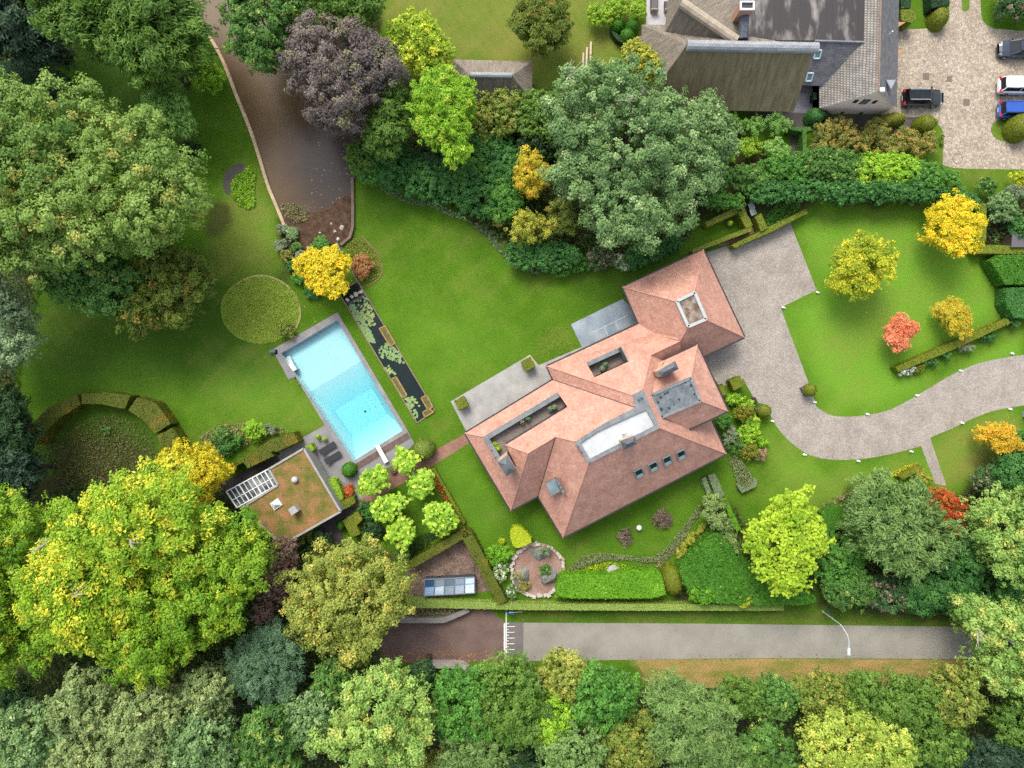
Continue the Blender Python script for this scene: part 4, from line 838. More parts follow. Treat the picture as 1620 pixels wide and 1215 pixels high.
zf = 5.3; m = MB(); ngz(m, [P(1165, -80, zf), P(1165, 62.5, zf), P(1384, 65, zf), P(1388, -80, zf)]); fo = m.build('flat_roof', BITU, nb)
m = MB().tube([P(1289, 64.5, zf), P(1378, 67, zf)], .12, 6); m.build('flat_roof_edge', LEAD, fo)
m = MB(); ngz(m, [P(1286, 64, zf - .05), P(1384, 66.5, zf - .05), P(1303, 136, 2.5), P(1270, 135, 2.5)]); sl1 = m.build('slate_roof', SLTD, nb)
er0, er1 = P(1390, 145, 6.3), P(1393, 0, 6.3); er2 = er1 + (er1 - er0) * .6
ew0, ee0 = P(1296, 171, 2.2), P(1419, 174, 2.2); ew2 = Vector((ew0.x, er2.y, 2.2)); ee2 = Vector((ee0.x + .3, er2.y, 2.2)); ew0.y = ee0.y = er0.y - .02
m = MB(); ngz(m, [er0, er2, ew2, ew0]); m.build('tiled_roof', SLT, nb); m = MB(); ngz(m, [er0, ee0, ee2, er2]); eo = m.build('slate_roof', SLTD, nb)
m = MB().tube([er0, er2], .12, 6); m.build('ridge_tiles', mat('brown_ridge', (124, 104, 92), (144, 122, 108), scale=2), nb)
gy = er0.y + .25; gx0, gx1 = ew0.x + .25, ee0.x - .25
m = MB(); m.poly([Vector((gx0, gy, 0)), Vector((gx1, gy, 0)), Vector((gx1, gy, 2.1)), Vector((er0.x, gy, 6.12)), Vector((gx0, gy, 2.1))])
for x in (gx0, gx1): m.poly([Vector((x, gy, 0)), Vector((x, gy, 2.1)), Vector((x, er2.y, 2.1)), Vector((x, er2.y, 0))]); m.poly([Vector((x, gy, 0)), Vector((x, er2.y, 0)), Vector((x, er2.y, 2.1)), Vector((x, gy, 2.1))])
gw = m.build('wall', PINKB, nb)
gpx = lambda x, y: (lambda h: h)(None)
def gable(px, py):                                   # the point of the gable wall seen at a pixel
    k = -(gy) / (py - CY); z = HCAM - k * F; return Vector(((px - CX) * k, gy, z))
for (x0, y0, x1, y1, dz) in [(1350, 161.5, 1358, 158, 0), (1360, 163.5, 1377, 157.5, 0), (1380, 162.5, 1388, 159, 0), (1330.5, 179, 1334.5, 177, 0), (1360, 179.5, 1364.5, 177.5, 0)]:
    a = gable(x0, y0); b = gable(x1, y1); c = (a + b) / 2; sx, sz = abs(b.x - a.x), max(abs(b.z - a.z), .3)
    o = MB().box((c.x, gy - .03, c.z), (sx + .12, .1, sz + .12)).build('window', flat('dark_frame', (60, 58, 58)), nb); MB().box((c.x, gy - .07, c.z), (sx, .08, sz)).build('pane', GLASSB if x0 == 1360 and y0 < 170 else GLASS, o)
MB().box((gable(1391, 144).x, gy - .1, 6.35), (.45, .4, .3)).build('finial', WHITE, nb)
# little dormer, pipe and roof windows
c = P(1407, 132, 4.6); m = MB(); a, b, d_ = c + Vector((-.5, .25, .3)), c + Vector((.5, .25, .0)), c + Vector((0, -.75, .1))
m.prism([(a.x, a.y), (d_.x, d_.y), (b.x, b.y)], 3.4, 4.9); m.build('dormer', mat('pale_zinc', (130, 138, 142), (156, 162, 164), scale=1, rough=.4), nb)
c = P(1408, 53, 4.6); MB().tube([c + Vector((0, 0, -.8)), c + Vector((0, 0, .5))], .07).build('vent_pipe', WHITE, nb)
SP = plane(P(1286, 64, zf), P(1384, 66.5, zf), P(1270, 135, 2.5))
for x, y in ((1293.5, 86), (1280.5, 122)):
    c = on(SP, x, y, .08); e = Vector((1, 0, 0)); s = SP[1].cross(e).normalized(); m = MB()
    for a, b in (((-.3, -.4), (.3, -.4)), ((.3, -.4), (.3, .4)), ((.3, .4), (-.3, .4)), ((-.3, .4), (-.3, -.4))): m.bar(c + e * a[0] + s * a[1], c + e * b[0] + s * b[1], .14, .12)
    o = m.build('roof_window', flat('pale_blue_frame', (170, 190, 196)), nb); g = MB(); ngz(g, [c + e * a + s * b for a, b in ((-.3, -.4), (.3, -.4), (.3, .4), (-.3, .4))]); g.build('pane', GLASSB, o)
# chimney with white pot
c = P(1182, 9, 9.2); MB().box((c.x, c.y, 7.6), (1.35, .8, 3.0)).build('chimney', mat('orange_brick', (166, 126, 106), (186, 146, 124), scale=1, fine=.1, uvs=True, extra=brick_extra(.22, .075, .01, .75, .1)), nb)
m = MB()
for dx, dy, sx, sy in ((0, .36, 1.4, .14), (0, -.36, 1.4, .14), (.63, 0, .14, .58), (-.63, 0, .14, .58)): m.box((c.x + dx, c.y + dy, 9.2), (sx, sy, .22))
m.build('chimney_crown', WHITE, nb); MB().box((c.x, c.y, 9.11), (1.1, .56, .04)).build('flue', flat('soot', (50, 50, 54)), nb)
MB().tube([P(1177.5, 25, 7.9), P(1176, 62, 7.6)], .5, 10).build('ridge_tiles', mat('dark_ridge', (70, 74, 84), (92, 96, 104), scale=1, rough=.5, uvs=True, extra=brick_extra(30, .5, .04, .6, .05)), nb)
MB().prism([(s0.x + .5, s1.y + 1.3), (s1.x - .4, s1.y + 1.3), (s1.x - .4, n0.y - .5), (s0.x + .5, n0.y - .5)], 0, Ze).box((33, 38, 1.2), (7, 9, 2.4)).build('wall', PINKB, nb)
for y, z in ((38.5, 2.2), (82, 2.0)):                                 # wooden door hoods on the yard side
    c = P(1428, y, z); MB().prism([(c.x - .6, c.y + .25), (c.x + .35, c.y + .25), (c.x - .6, c.y - .35)], z - .12, z).build('door_hood', flat('cedar', (176, 128, 92)), nb)
# ---------------------------------------------------------------- thatched pavilion
pv = thing('thatched_pavilion', 'small grey thatched pavilion with tiled ridge at the lawn edge', 'pavilion', P(778, 118))
pe = [P(716, 94, 2.4), P(842, 97, 2.4), P(842, 160, 2.4), P(714, 158, 2.4)]; pr0, pr1 = P(744, 118.5, 4.6), P(810, 119.5, 4.6)
m = MB()
for f in ([pe[0], pe[1], pr1, pr0], [pe[1], pe[2], pr1], [pe[2], pe[3], pr0, pr1], [pe[3], pe[0], pr0]): ngz(m, f)
m.build('thatched_roof', THATCH, pv); MB().tube([pr0, pr1], .28, 10).build('ridge_tiles', MATS['grey_ridge'], pv)
MB().prism(inset([(p.x, p.y) for p in pe], .5), 0, 2.35).build('wall', mat('dark_timber', (70, 56, 46), (88, 72, 60), scale=2, stretch=(6, 6, .6)), pv)

# ---------------------------------------------------------------- pool house with planted roof
ph = thing('pool_house', 'flat roofed pool house covered in patchy sedum beside the patio', 'pool house', P(470, 780))
zr = 2.9; rq = [P(480.5, 709.5, zr), P(539, 809, zr), P(446, 862, zr), P(383, 803, zr), P(440, 767, zr), P(425.5, 742, zr)]
SED = mat('sedum_roof', (94, 106, 38), (166, 118, 82), scale=.7, detail=9, rough=1, bump=.8, bscale=9, fine=.28, fscale=9, ramp=(.36, .66))
MB().prism([(p.x, p.y) for p in rq], .0, zr - .08).build('wall', mat('render', (150, 146, 140), (166, 162, 156), scale=1), ph)
c0 = sum(rq, Vector()) / 6; sd_ = MB(); ngz(sd_, [Vector((p.x, p.y, zr - .03)) for p in rq]); sdo = sd_.build('planted_roof', SED, ph)
m = MB()
for a, b in zip(rq, rq[1:] + rq[:1]): m.bar(a + Vector((0, 0, -.02)), b + Vector((0, 0, -.02)), .22, .24)
m.build('roof_edge', mat('pale_concrete', (150, 148, 142), (166, 164, 158), scale=1.5), ph)
c = P(465.8, 759, zr + .3); MB().lathe((c.x, c.y, zr - .05), [(.3, 0), (.3, .25), (.34, .3), (.3, .48), (.14, .6)], 14).build('vent', flat('aluminium', (190, 192, 192), .35, .0), ph)
q4 = [P(x, y, zr + .15) for x, y in ((427, 796.5), (439, 788), (446.5, 799), (434, 807.5))]; cc = sum(q4, Vector()) / 4 + Vector((0, 0, .35))
m = MB().prism([(p.x, p.y) for p in q4], zr - .05, zr + .15); lo_ = m.build('roof_light', WHITE, ph); m = MB(); ca = sum(q4, Vector()) / 4; ins4 = [ca + (p - ca) * .88 + Vector((0, 0, .01)) for p in q4]
for k in range(4): m.poly([ins4[(k + 1) % 4], ins4[k], cc])
m.build('pane', mat('milky_pane', (190, 200, 206), (206, 214, 218), scale=1, rough=.2), lo_)
q4 = [P(x, y, zr + .9) for x, y in ((455.5, 806), (465, 799.5), (472, 808.5), (461.5, 816))]; MB().prism([(p.x, p.y) for p in q4], zr - .05, zr + .9).build('vent_box', mat('grey_box', (160, 158, 154), (176, 174, 170), scale=1), ph)
# glazed lean-to of the pool house: white bars and panes
pg = [P(x, y, 2.7) for x, y in ((358, 777.5), (425.5, 741.5), (440, 766), (375, 803))]
m = MB()
for k in range(11): m.bar(pg[0].lerp(pg[1], k / 10), pg[3].lerp(pg[2], k / 10), .12 if k % 3 == 0 else .07, .1)
for f in (0, .55, 1): m.bar(pg[0].lerp(pg[3], f), pg[1].lerp(pg[2], f), .12 if f != .55 else .08, .12)
lt = m.build('glass_roof', WHITE, ph)
m = MB()
for k in range(10):
    for r_ in range(2):
        f0, f1, g0, g1_ = k / 10 + .008, (k + 1) / 10 - .008, (0, .55)[r_] + .01, (.55, 1)[r_] - .01; pt = lambda f, g: pg[0].lerp(pg[1], f).lerp(pg[3].lerp(pg[2], f), g) + Vector((0, 0, -.02 - .002 * ((k * 7 + r_ * 3) % 5)))
        m.poly([pt(f0, g1_), pt(f1, g1_), pt(f1, g0), pt(f0, g0)])
m.build('pane', mat('grey_glass', (70, 76, 84), (150, 152, 150), scale=.55, detail=2, rough=.12, spec=.6, ramp=(.45, .6)), lt)
# ---------------------------------------------------------------- palettes (leaf colours)
pal('green', (66, 100, 34), (108, 140, 56)); pal('mid', (58, 96, 40), (100, 140, 62), (150, 164, 80), .06); pal('olive', (86, 106, 38), (130, 146, 62), (156, 146, 66), .10)
pal('dark', (34, 62, 34), (62, 92, 48)); pal('rhodo', (46, 92, 42), (86, 136, 64)); pal('rhodo2', (52, 104, 36), (102, 150, 60)); pal('rhodopink', (40, 78, 38), (84, 120, 66), (150, 124, 110), .22)
pal('spruce', (36, 60, 44), (64, 90, 64)); pal('bluegreen', (96, 122, 82), (148, 168, 124), (164, 174, 136), .15); pal('greygreen', (80, 112, 62), (126, 154, 96), (150, 170, 116), .10); pal('oak', (84, 118, 46), (134, 158, 76), (160, 160, 80), .08)
pal('silver', (94, 116, 68), (150, 166, 104), (166, 170, 108), .06); pal('lime', (112, 148, 28), (176, 196, 56)); pal('limet', (104, 152, 34), (150, 188, 50), (176, 196, 70), .15)
pal('yellow', (172, 162, 24), (224, 204, 46), (226, 188, 44), .12); pal('yelgreen', (112, 136, 28), (180, 184, 46), (204, 194, 52), .2); pal('yglime', (104, 136, 28), (160, 182, 48), (196, 196, 60), .2); pal('beechy', (98, 140, 30), (152, 178, 46), (196, 194, 58), .24); pal('yelpale', (110, 140, 46), (168, 182, 78), (186, 186, 84), .12); pal('streethedge', (108, 132, 56), (156, 174, 88)); pal('weep', (94, 122, 62), (142, 160, 94))
pal('beechg', (84, 128, 28), (138, 166, 42), (168, 176, 50), .10); pal('gold', (158, 148, 36), (200, 182, 54), (206, 160, 58), .08); pal('orange', (196, 116, 78), (224, 150, 110), (210, 100, 70), .1)
pal('amber', (168, 144, 34), (212, 176, 50), (212, 156, 50), .12); pal('rust', (150, 84, 36), (190, 116, 50), (176, 64, 46), .3); pal('purple', (78, 70, 68), (126, 114, 108), (124, 122, 88), .14); pal('brownpurple', (104, 82, 68), (146, 122, 100), (110, 86, 92), .2)
pal('tan', (104, 122, 46), (158, 164, 76), (176, 168, 80), .10); pal('yellolive', (114, 126, 40), (168, 168, 64), (176, 170, 60), .2); pal('box', (92, 106, 24), (126, 132, 42), (146, 122, 48), .06); pal('hedge', (94, 108, 28), (128, 136, 46), (166, 136, 50), .10)
pal('hedgedark', (26, 56, 34), (48, 78, 44)); pal('hedgegreen', (48, 98, 24), (88, 138, 40)); pal('hedgelime', (110, 146, 34), (158, 188, 60)); pal('thuja', (76, 130, 22), (118, 166, 40), (128, 168, 50), .1)
pal('acid', (140, 158, 24), (186, 194, 44)); pal('sage', (92, 112, 80), (140, 152, 116)); pal('blue', (70, 102, 72), (106, 138, 100)); pal('orchard', (96, 140, 58), (150, 186, 98)); pal('palegreen', (98, 136, 58), (158, 182, 94), (182, 184, 96), .10); pal('hedgeold', (76, 88, 24), (106, 112, 38), (156, 118, 42), .12); pal('gold2', (164, 158, 30), (208, 192, 46), (214, 190, 48), .1); pal('dry', (128, 104, 76), (164, 140, 110)); pal('flower', (82, 120, 58), (130, 156, 90), (206, 206, 190), .35)
pal('white', (150, 160, 140), (210, 214, 206), (226, 228, 222), .4); pal('rocky', (98, 112, 66), (150, 150, 100), (160, 120, 84), .15); pal('grassy', (124, 150, 46), (156, 174, 66), (166, 168, 84), .1); pal('hollow', (80, 100, 44), (112, 116, 62), (122, 104, 74), .25); pal('grassy2', (108, 118, 44), (146, 146, 66)); pal('autumn', (92, 106, 44), (142, 140, 66), (162, 138, 66), .22)
pal('peri', (96, 112, 72), (138, 146, 100), (120, 96, 70), .08); pal('lily', (112, 140, 84), (160, 178, 116), (180, 168, 110), .06); pal('orangebush', (150, 106, 60), (186, 142, 92)); pal('conifer', (84, 116, 56), (126, 154, 86)); pal('darkolive', (80, 104, 34), (124, 138, 54), (140, 126, 54), .1); pal('twig', (104, 88, 76), (142, 124, 108)); pal('catalpa', (96, 144, 36), (158, 190, 58), (180, 200, 76), .2)

# ---------------------------------------------------------------- undergrowth below the trees
pal('under', (44, 72, 28), (80, 108, 46), (88, 84, 46), .08)
for pts, lb in [(SOIL[0], 'dark undergrowth in the top left corner'), (SOIL[1], 'dark undergrowth below the huge oak'), ([(-60, 800), (280, 735), (350, 770), (420, 850), (480, 850), (610, 870), (630, 960), (590, 1045), (640, 1080), (1020, 1088), (1520, 1086), (1680, 1060), (1680, 1240), (-60, 1240)], 'undergrowth of the wood south of the road'),
        (SOIL[3], 'undergrowth of the slope above the road end'), ([(560, 180), (600, 130), (715, 165), (860, 165), (1000, 150), (1100, 200), (1110, 345), (1085, 385), (1040, 400), (960, 425), (870, 425), (800, 390), (740, 340), (640, 292), (575, 275)], 'undergrowth of the shrub belt above the lawn'), (SOIL[6], 'undergrowth below the kitchen garden shrubs'), (SOIL[8], 'undergrowth beside the clipped hedge mass'), ([(370, -60), (600, -60), (600, 120), (560, 60), (470, 60), (430, 40)], 'undergrowth at the top beside the pond')]:
    patch('undergrowth', lb, [(max(-60, min(1690, x)), max(-60, min(1280, y))) for x, y in pts], 1.1, 'under', 26, .34, 'undergrowth', 'stuff', smooth=1)
# ---------------------------------------------------------------- trees
tree('mid green feathery conifer overhanging the top left lawn beside the brown pond', [(40, -70), (300, -70), (312, 40), (342, 62), (346, 88), (318, 102), (300, 112), (270, 122), (240, 136), (210, 122), (170, 104), (150, 86), (118, 80), (92, 50)], 13, 'green', 'conifer', style='feather', leaf=.62, zw=6)
tree('dark blue-green conifer in the top left corner of the garden', [(-70, -70), (60, -70), (92, -5), (100, 50), (92, 82), (60, 92), (20, 86), (-70, 92)], 11, 'spruce', 'conifer', style='feather', leaf=.6, zw=5)
tree('huge grey-green oak with yellowing tips filling the left edge', [(-90, 150), (20, 150), (50, 166), (82, 160), (112, 140), (140, 150), (165, 164), (180, 192), (222, 200), (252, 206), (282, 232), (300, 245), (312, 268), (346, 290), (335, 318), (322, 342), (306, 380), (240, 400), (200, 395), (150, 420), (80, 430), (20, 440), (-90, 430)], 16, 'oak', 'oak_tree', zw=9, leaf=.42, rb=2.0, limbs=10, twigs=2)
tree('fresh green maple lobe below the huge oak on the left', [(80, 405), (150, 392), (205, 405), (225, 440), (215, 470), (205, 492), (160, 502), (110, 490), (82, 462)], 9, 'mid', 'maple_tree', zw=5)
tree('drooping olive-brown conifer on the lawn south of the huge oak', [(205, 402), (260, 390), (320, 400), (345, 430), (335, 470), (310, 500), (270, 515), (240, 542), (215, 520), (195, 505), (215, 470), (222, 440)], 8, 'darkolive', 'conifer', style='feather', leaf=.55, zw=3.6)
tree('pale blue-green tree on the left edge above the dark corner', [(-80, 430), (20, 432), (48, 470), (52, 520), (58, 560), (38, 592), (10, 590), (-80, 600)], 11, 'bluegreen', 'broadleaf_tree', zw=6, base=(-10, 512))
tree('small light green tree between the oak and the pond lawn', [(216, 176), (250, 146), (290, 146), (300, 168), (316, 198), (308, 222), (290, 218), (262, 204), (238, 196)], 6.5, 'orchard', 'small_tree', leaf=.36, zw=3.6)
tree('dark conifer at the left edge beside the curved hedge', [(-60, 620), (20, 600), (45, 640), (48, 700), (30, 740), (-60, 750)], 9, 'dark', 'conifer', style='feather', leaf=.55, zw=4)
tree('blackish spruce at the left edge below the curved hedge', [(-60, 700), (40, 695), (66, 730), (68, 770), (50, 790), (-60, 800)], 9, 'spruce', 'conifer', style='feather', leaf=.55, zw=4)
# top middle
tree('mid green birch leaning over the pond at the top', [(368, -60), (470, -60), (480, 20), (468, 60), (455, 90), (450, 118), (432, 124), (405, 105), (370, 92), (375, 60), (362, 30)], 10, 'mid', 'birch_tree', zw=6)
tree('dark green tree cut by the top edge beside the purple beech', [(470, -60), (610, -60), (612, 10), (600, 40), (560, 52), (500, 45), (472, 30)], 9, 'green', 'broadleaf_tree', zw=5)
tree('purple-leaved copper beech standing over the pond edge', [(452, 98), (470, 58), (500, 44), (542, 40), (582, 60), (620, 84), (640, 112), (634, 142), (612, 146), (600, 165), (590, 192), (570, 208), (545, 236), (528, 216), (503, 196), (480, 180), (465, 150), (448, 122)], 11, 'purple', 'copper_beech', zw=6.5, leaf=.38)
tree('yellow-green tree left of the thatched pavilion', [(604, 60), (620, 42), (640, 40), (652, 12), (668, 30), (685, 38), (700, 50), (708, 75), (712, 98), (695, 112), (660, 120), (632, 100), (618, 82)], 7, 'yglime', 'broadleaf_tree', leaf=.45, style='spray', zw=4)
tree('bright lime locust tree below the thatched pavilion', [(652, 150), (665, 130), (690, 112), (715, 122), (740, 138), (762, 142), (755, 170), (742, 190), (745, 215), (735, 232), (742, 262), (725, 270), (705, 248), (680, 240), (660, 212), (655, 185)], 10, 'limet', 'locust_tree', style='feather', leaf=.42, zw=6.5)
tree('drooping green tree between the copper beech and the lime locust', [(592, 150), (620, 138), (652, 150), (655, 190), (650, 215), (640, 240), (615, 252), (590, 250), (575, 228), (592, 195)], 8, 'green', 'conifer', style='feather', leaf=.5, zw=4.5)
tree('olive green tree behind the lime locust below the pavilion', [(748, 156), (780, 146), (812, 150), (830, 156), (828, 185), (815, 205), (790, 222), (752, 228), (745, 195)], 4.5, 'olive', 'broadleaf_tree', zw=3)
tree('olive green tree between pavilion and the big grey-green maple', [(815, 154), (850, 146), (885, 152), (895, 180), (880, 215), (845, 225), (815, 210)], 4.5, 'green', 'broadleaf_tree', zw=3)
tree('great grey-green maple dominating the shrub belt above the villa', [(858, 170), (882, 118), (920, 110), (962, 108), (1000, 100), (1032, 120), (1050, 158), (1090, 168), (1100, 200), (1092, 235), (1110, 262), (1120, 300), (1100, 330), (1082, 352), (1068, 372), (1050, 392), (1010, 402), (980, 395), (958, 385), (936, 352), (920, 330), (882, 310), (870, 282), (880, 245), (872, 215), (842, 200)], 11, 'greygreen', 'maple_tree', zw=7.2, rb=1.7, limbs=10, twigs=3)
tree('grey-green maple reaching toward the thatched house', [(1090, 175), (1120, 142), (1135, 172), (1152, 190), (1168, 220), (1160, 246), (1132, 256), (1142, 282), (1128, 308), (1108, 300), (1095, 260), (1085, 225)], 8, 'greygreen', 'maple_tree', zw=5.5)
tree('yellow-olive tree touching the corner of the mossy thatch', [(978, 82), (1000, 68), (1022, 78), (1042, 96), (1050, 118), (1036, 138), (1010, 128), (985, 112)], 6, 'yellolive', 'small_tree', zw=4)
tree('round dark olive tree standing alone on the top lawn', ell(857, 38, 45, 47), 6, 'darkolive', 'round_tree', zw=3.2, rb=1.0, style='feather', leaf=.38, rough_top=.2)
for i, (x, y, rx, ry, h, pk, lb) in enumerate([(840, 278, 29, 36, 6, 'gold', 'orange-yellow shrub tree beside the great maple'), (846, 360, 34, 26, 5.5, 'yellolive', 'yellow-olive shrub tree at the front of the shrub belt'), (888, 345, 22, 24, 4, 'olive', 'olive shrub between the golden shrubs and the great maple')]):
    tree(lb, ell(x, y, rx, ry), h, pk, 'shrub_tree', zw=h * .55, leaf=.3, rb=.9)
# right hand lawn trees
tree('bright yellow maple at the right corner of the front lawn', [(1462, 345), (1480, 322), (1500, 308), (1528, 318), (1545, 338), (1546, 362), (1535, 378), (1530, 398), (1500, 412), (1488, 392), (1470, 374)], 5.5, 'yellow', 'maple_tree', leaf=.36, style='spray', zw=3.4, rb=.9)
tree('yellow-green round tree on the front lawn', [(1316, 410), (1330, 388), (1360, 376), (1395, 384), (1418, 412), (1405, 440), (1380, 458), (1345, 466), (1322, 448), (1312, 428)], 6, 'yelgreen', 'small_tree', leaf=.34, zw=3.4, rb=.9, style='spray')
tree('coral orange Japanese maple on the front lawn', [(1400, 515), (1415, 498), (1428, 496), (1442, 506), (1446, 528), (1436, 546), (1420, 556), (1406, 550), (1398, 532)], 3.2, 'orange', 'japanese_maple', leaf=.28, style='spray', zw=2, rb=.55)
tree('small golden tree near the long hedge on the front lawn', [(1484, 490), (1495, 470), (1512, 472), (1532, 492), (1536, 512), (1520, 530), (1505, 526), (1490, 514)], 3.6, 'gold', 'small_tree', leaf=.28, style='spray', zw=2.2, rb=.6)
tree('amber yellow tree beside the drive at the right edge', [(1548, 684), (1570, 668), (1594, 672), (1606, 690), (1606, 706), (1585, 712), (1562, 702)], 4.2, 'amber', 'small_tree', leaf=.32, style='spray', zw=2.8, rb=.7)
tree('acid yellow catalpa above the big clipped hedge', [(1176, 832), (1205, 818), (1222, 780), (1248, 762), (1268, 772), (1272, 792), (1298, 822), (1302, 850), (1272, 876), (1288, 912), (1262, 934), (1228, 936), (1205, 918), (1190, 888), (1176, 868)], 7.5, 'lime', 'catalpa_tree', style='big', leaf=.5, zw=4.6, rb=.9)
tree('rounded feathery grey-green tree right of the acid catalpa', [(1336, 802), (1368, 762), (1420, 758), (1468, 774), (1500, 808), (1506, 858), (1482, 904), (1442, 914), (1392, 900), (1350, 872), (1336, 835)], 8, 'conifer', 'cypress_tree', style='feather', leaf=.55, zw=4.6)
tree('pale yellow-green tree at the right edge above the road end', [(1526, 790), (1560, 768), (1600, 778), (1660, 780), (1690, 850), (1660, 925), (1602, 932), (1562, 902), (1540, 852)], 9, 'palegreen', 'broadleaf_tree', zw=5.5)
tree('russet red and orange tree beside the garden path end', [(1452, 770), (1478, 762), (1502, 776), (1524, 800), (1516, 842), (1492, 852), (1474, 806)], 4, 'rust', 'small_tree', leaf=.3, zw=2.4, rb=.7)
tree('light green tree overhanging the right end of the road', [(1486, 952), (1530, 940), (1580, 962), (1650, 950), (1700, 1000), (1700, 1090), (1620, 1102), (1566, 1082), (1534, 1064), (1528, 1032), (1558, 1004), (1502, 986)], 9, 'palegreen', 'broadleaf_tree', zw=5.5, twigs=4)
tree('small dark green maple at the bottom right corner edge', [(1560, 1110), (1620, 1100), (1700, 1120), (1700, 1200), (1610, 1190), (1570, 1160)], 8, 'green', 'broadleaf_tree', zw=5)
# bottom left wood
tree('great yellowing beech left of the pool house', [(62, 925), (82, 880), (100, 832), (150, 775), (214, 745), (242, 728), (276, 742), (330, 748), (345, 795), (328, 842), (300, 862), (262, 900), (204, 932), (192, 990), (150, 1032), (104, 1012), (64, 962)], 15, 'beechy', 'beech_tree', style='spray', leaf=.46, zw=9, rb=1.7, limbs=10, twigs=3)
tree('lime green beech between the yellowing beech and the pool house', [(252, 885), (300, 862), (332, 838), (348, 800), (400, 800), (425, 822), (432, 862), (424, 905), (402, 960), (372, 1002), (330, 1022), (300, 1062), (236, 1082), (184, 1072), (172, 1022), (194, 985), (210, 935)], 13, 'beechg', 'beech_tree', leaf=.4, zw=8, rb=1.6, limbs=9)
tree('green lime tree on the left edge beside the yellowing beech', [(-80, 800), (30, 788), (84, 800), (98, 842), (76, 890), (56, 932), (72, 982), (102, 1022), (90, 1052), (40, 1056), (-80, 1060)], 13, 'beechg', 'lime_tree', zw=8, rb=1.7)
tree('round golden yellow tree beside the poolside hedge', [(250, 724), (270, 702), (320, 698), (350, 718), (356, 750), (345, 785), (316, 798), (276, 768)], 6.5, 'gold2', 'small_tree', leaf=.32, zw=4, rb=1.0)
tree('thin brown-purple tree squeezed beside the pool house corner', [(418, 868), (448, 842), (474, 852), (470, 900), (456, 940), (432, 985), (404, 990), (412, 930)], 6, 'brownpurple', 'plum_tree', zw=4, leaf=.32)
tree('tan-green oak between the pool house and the bridge', [(464, 902), (498, 866), (558, 850), (610, 860), (640, 884), (652, 930), (642, 962), (620, 986), (610, 1012), (582, 1032), (540, 1046), (500, 1022), (478, 990), (464, 952)], 10.5, 'tan', 'oak_tree', zw=6.2, rb=1.4)
tree('dark blue-green pine between lime green beech and tan oak', [(368, 1040), (392, 1005), (430, 985), (470, 1000), (484, 1040), (478, 1082), (450, 1108), (410, 1110), (380, 1090)], 9, 'pine' if 'pine' in PAL else 'blue', 'pine_tree', leaf=.38, zw=5.5, style='feather')
wood = 'trees in the wood south of the road'
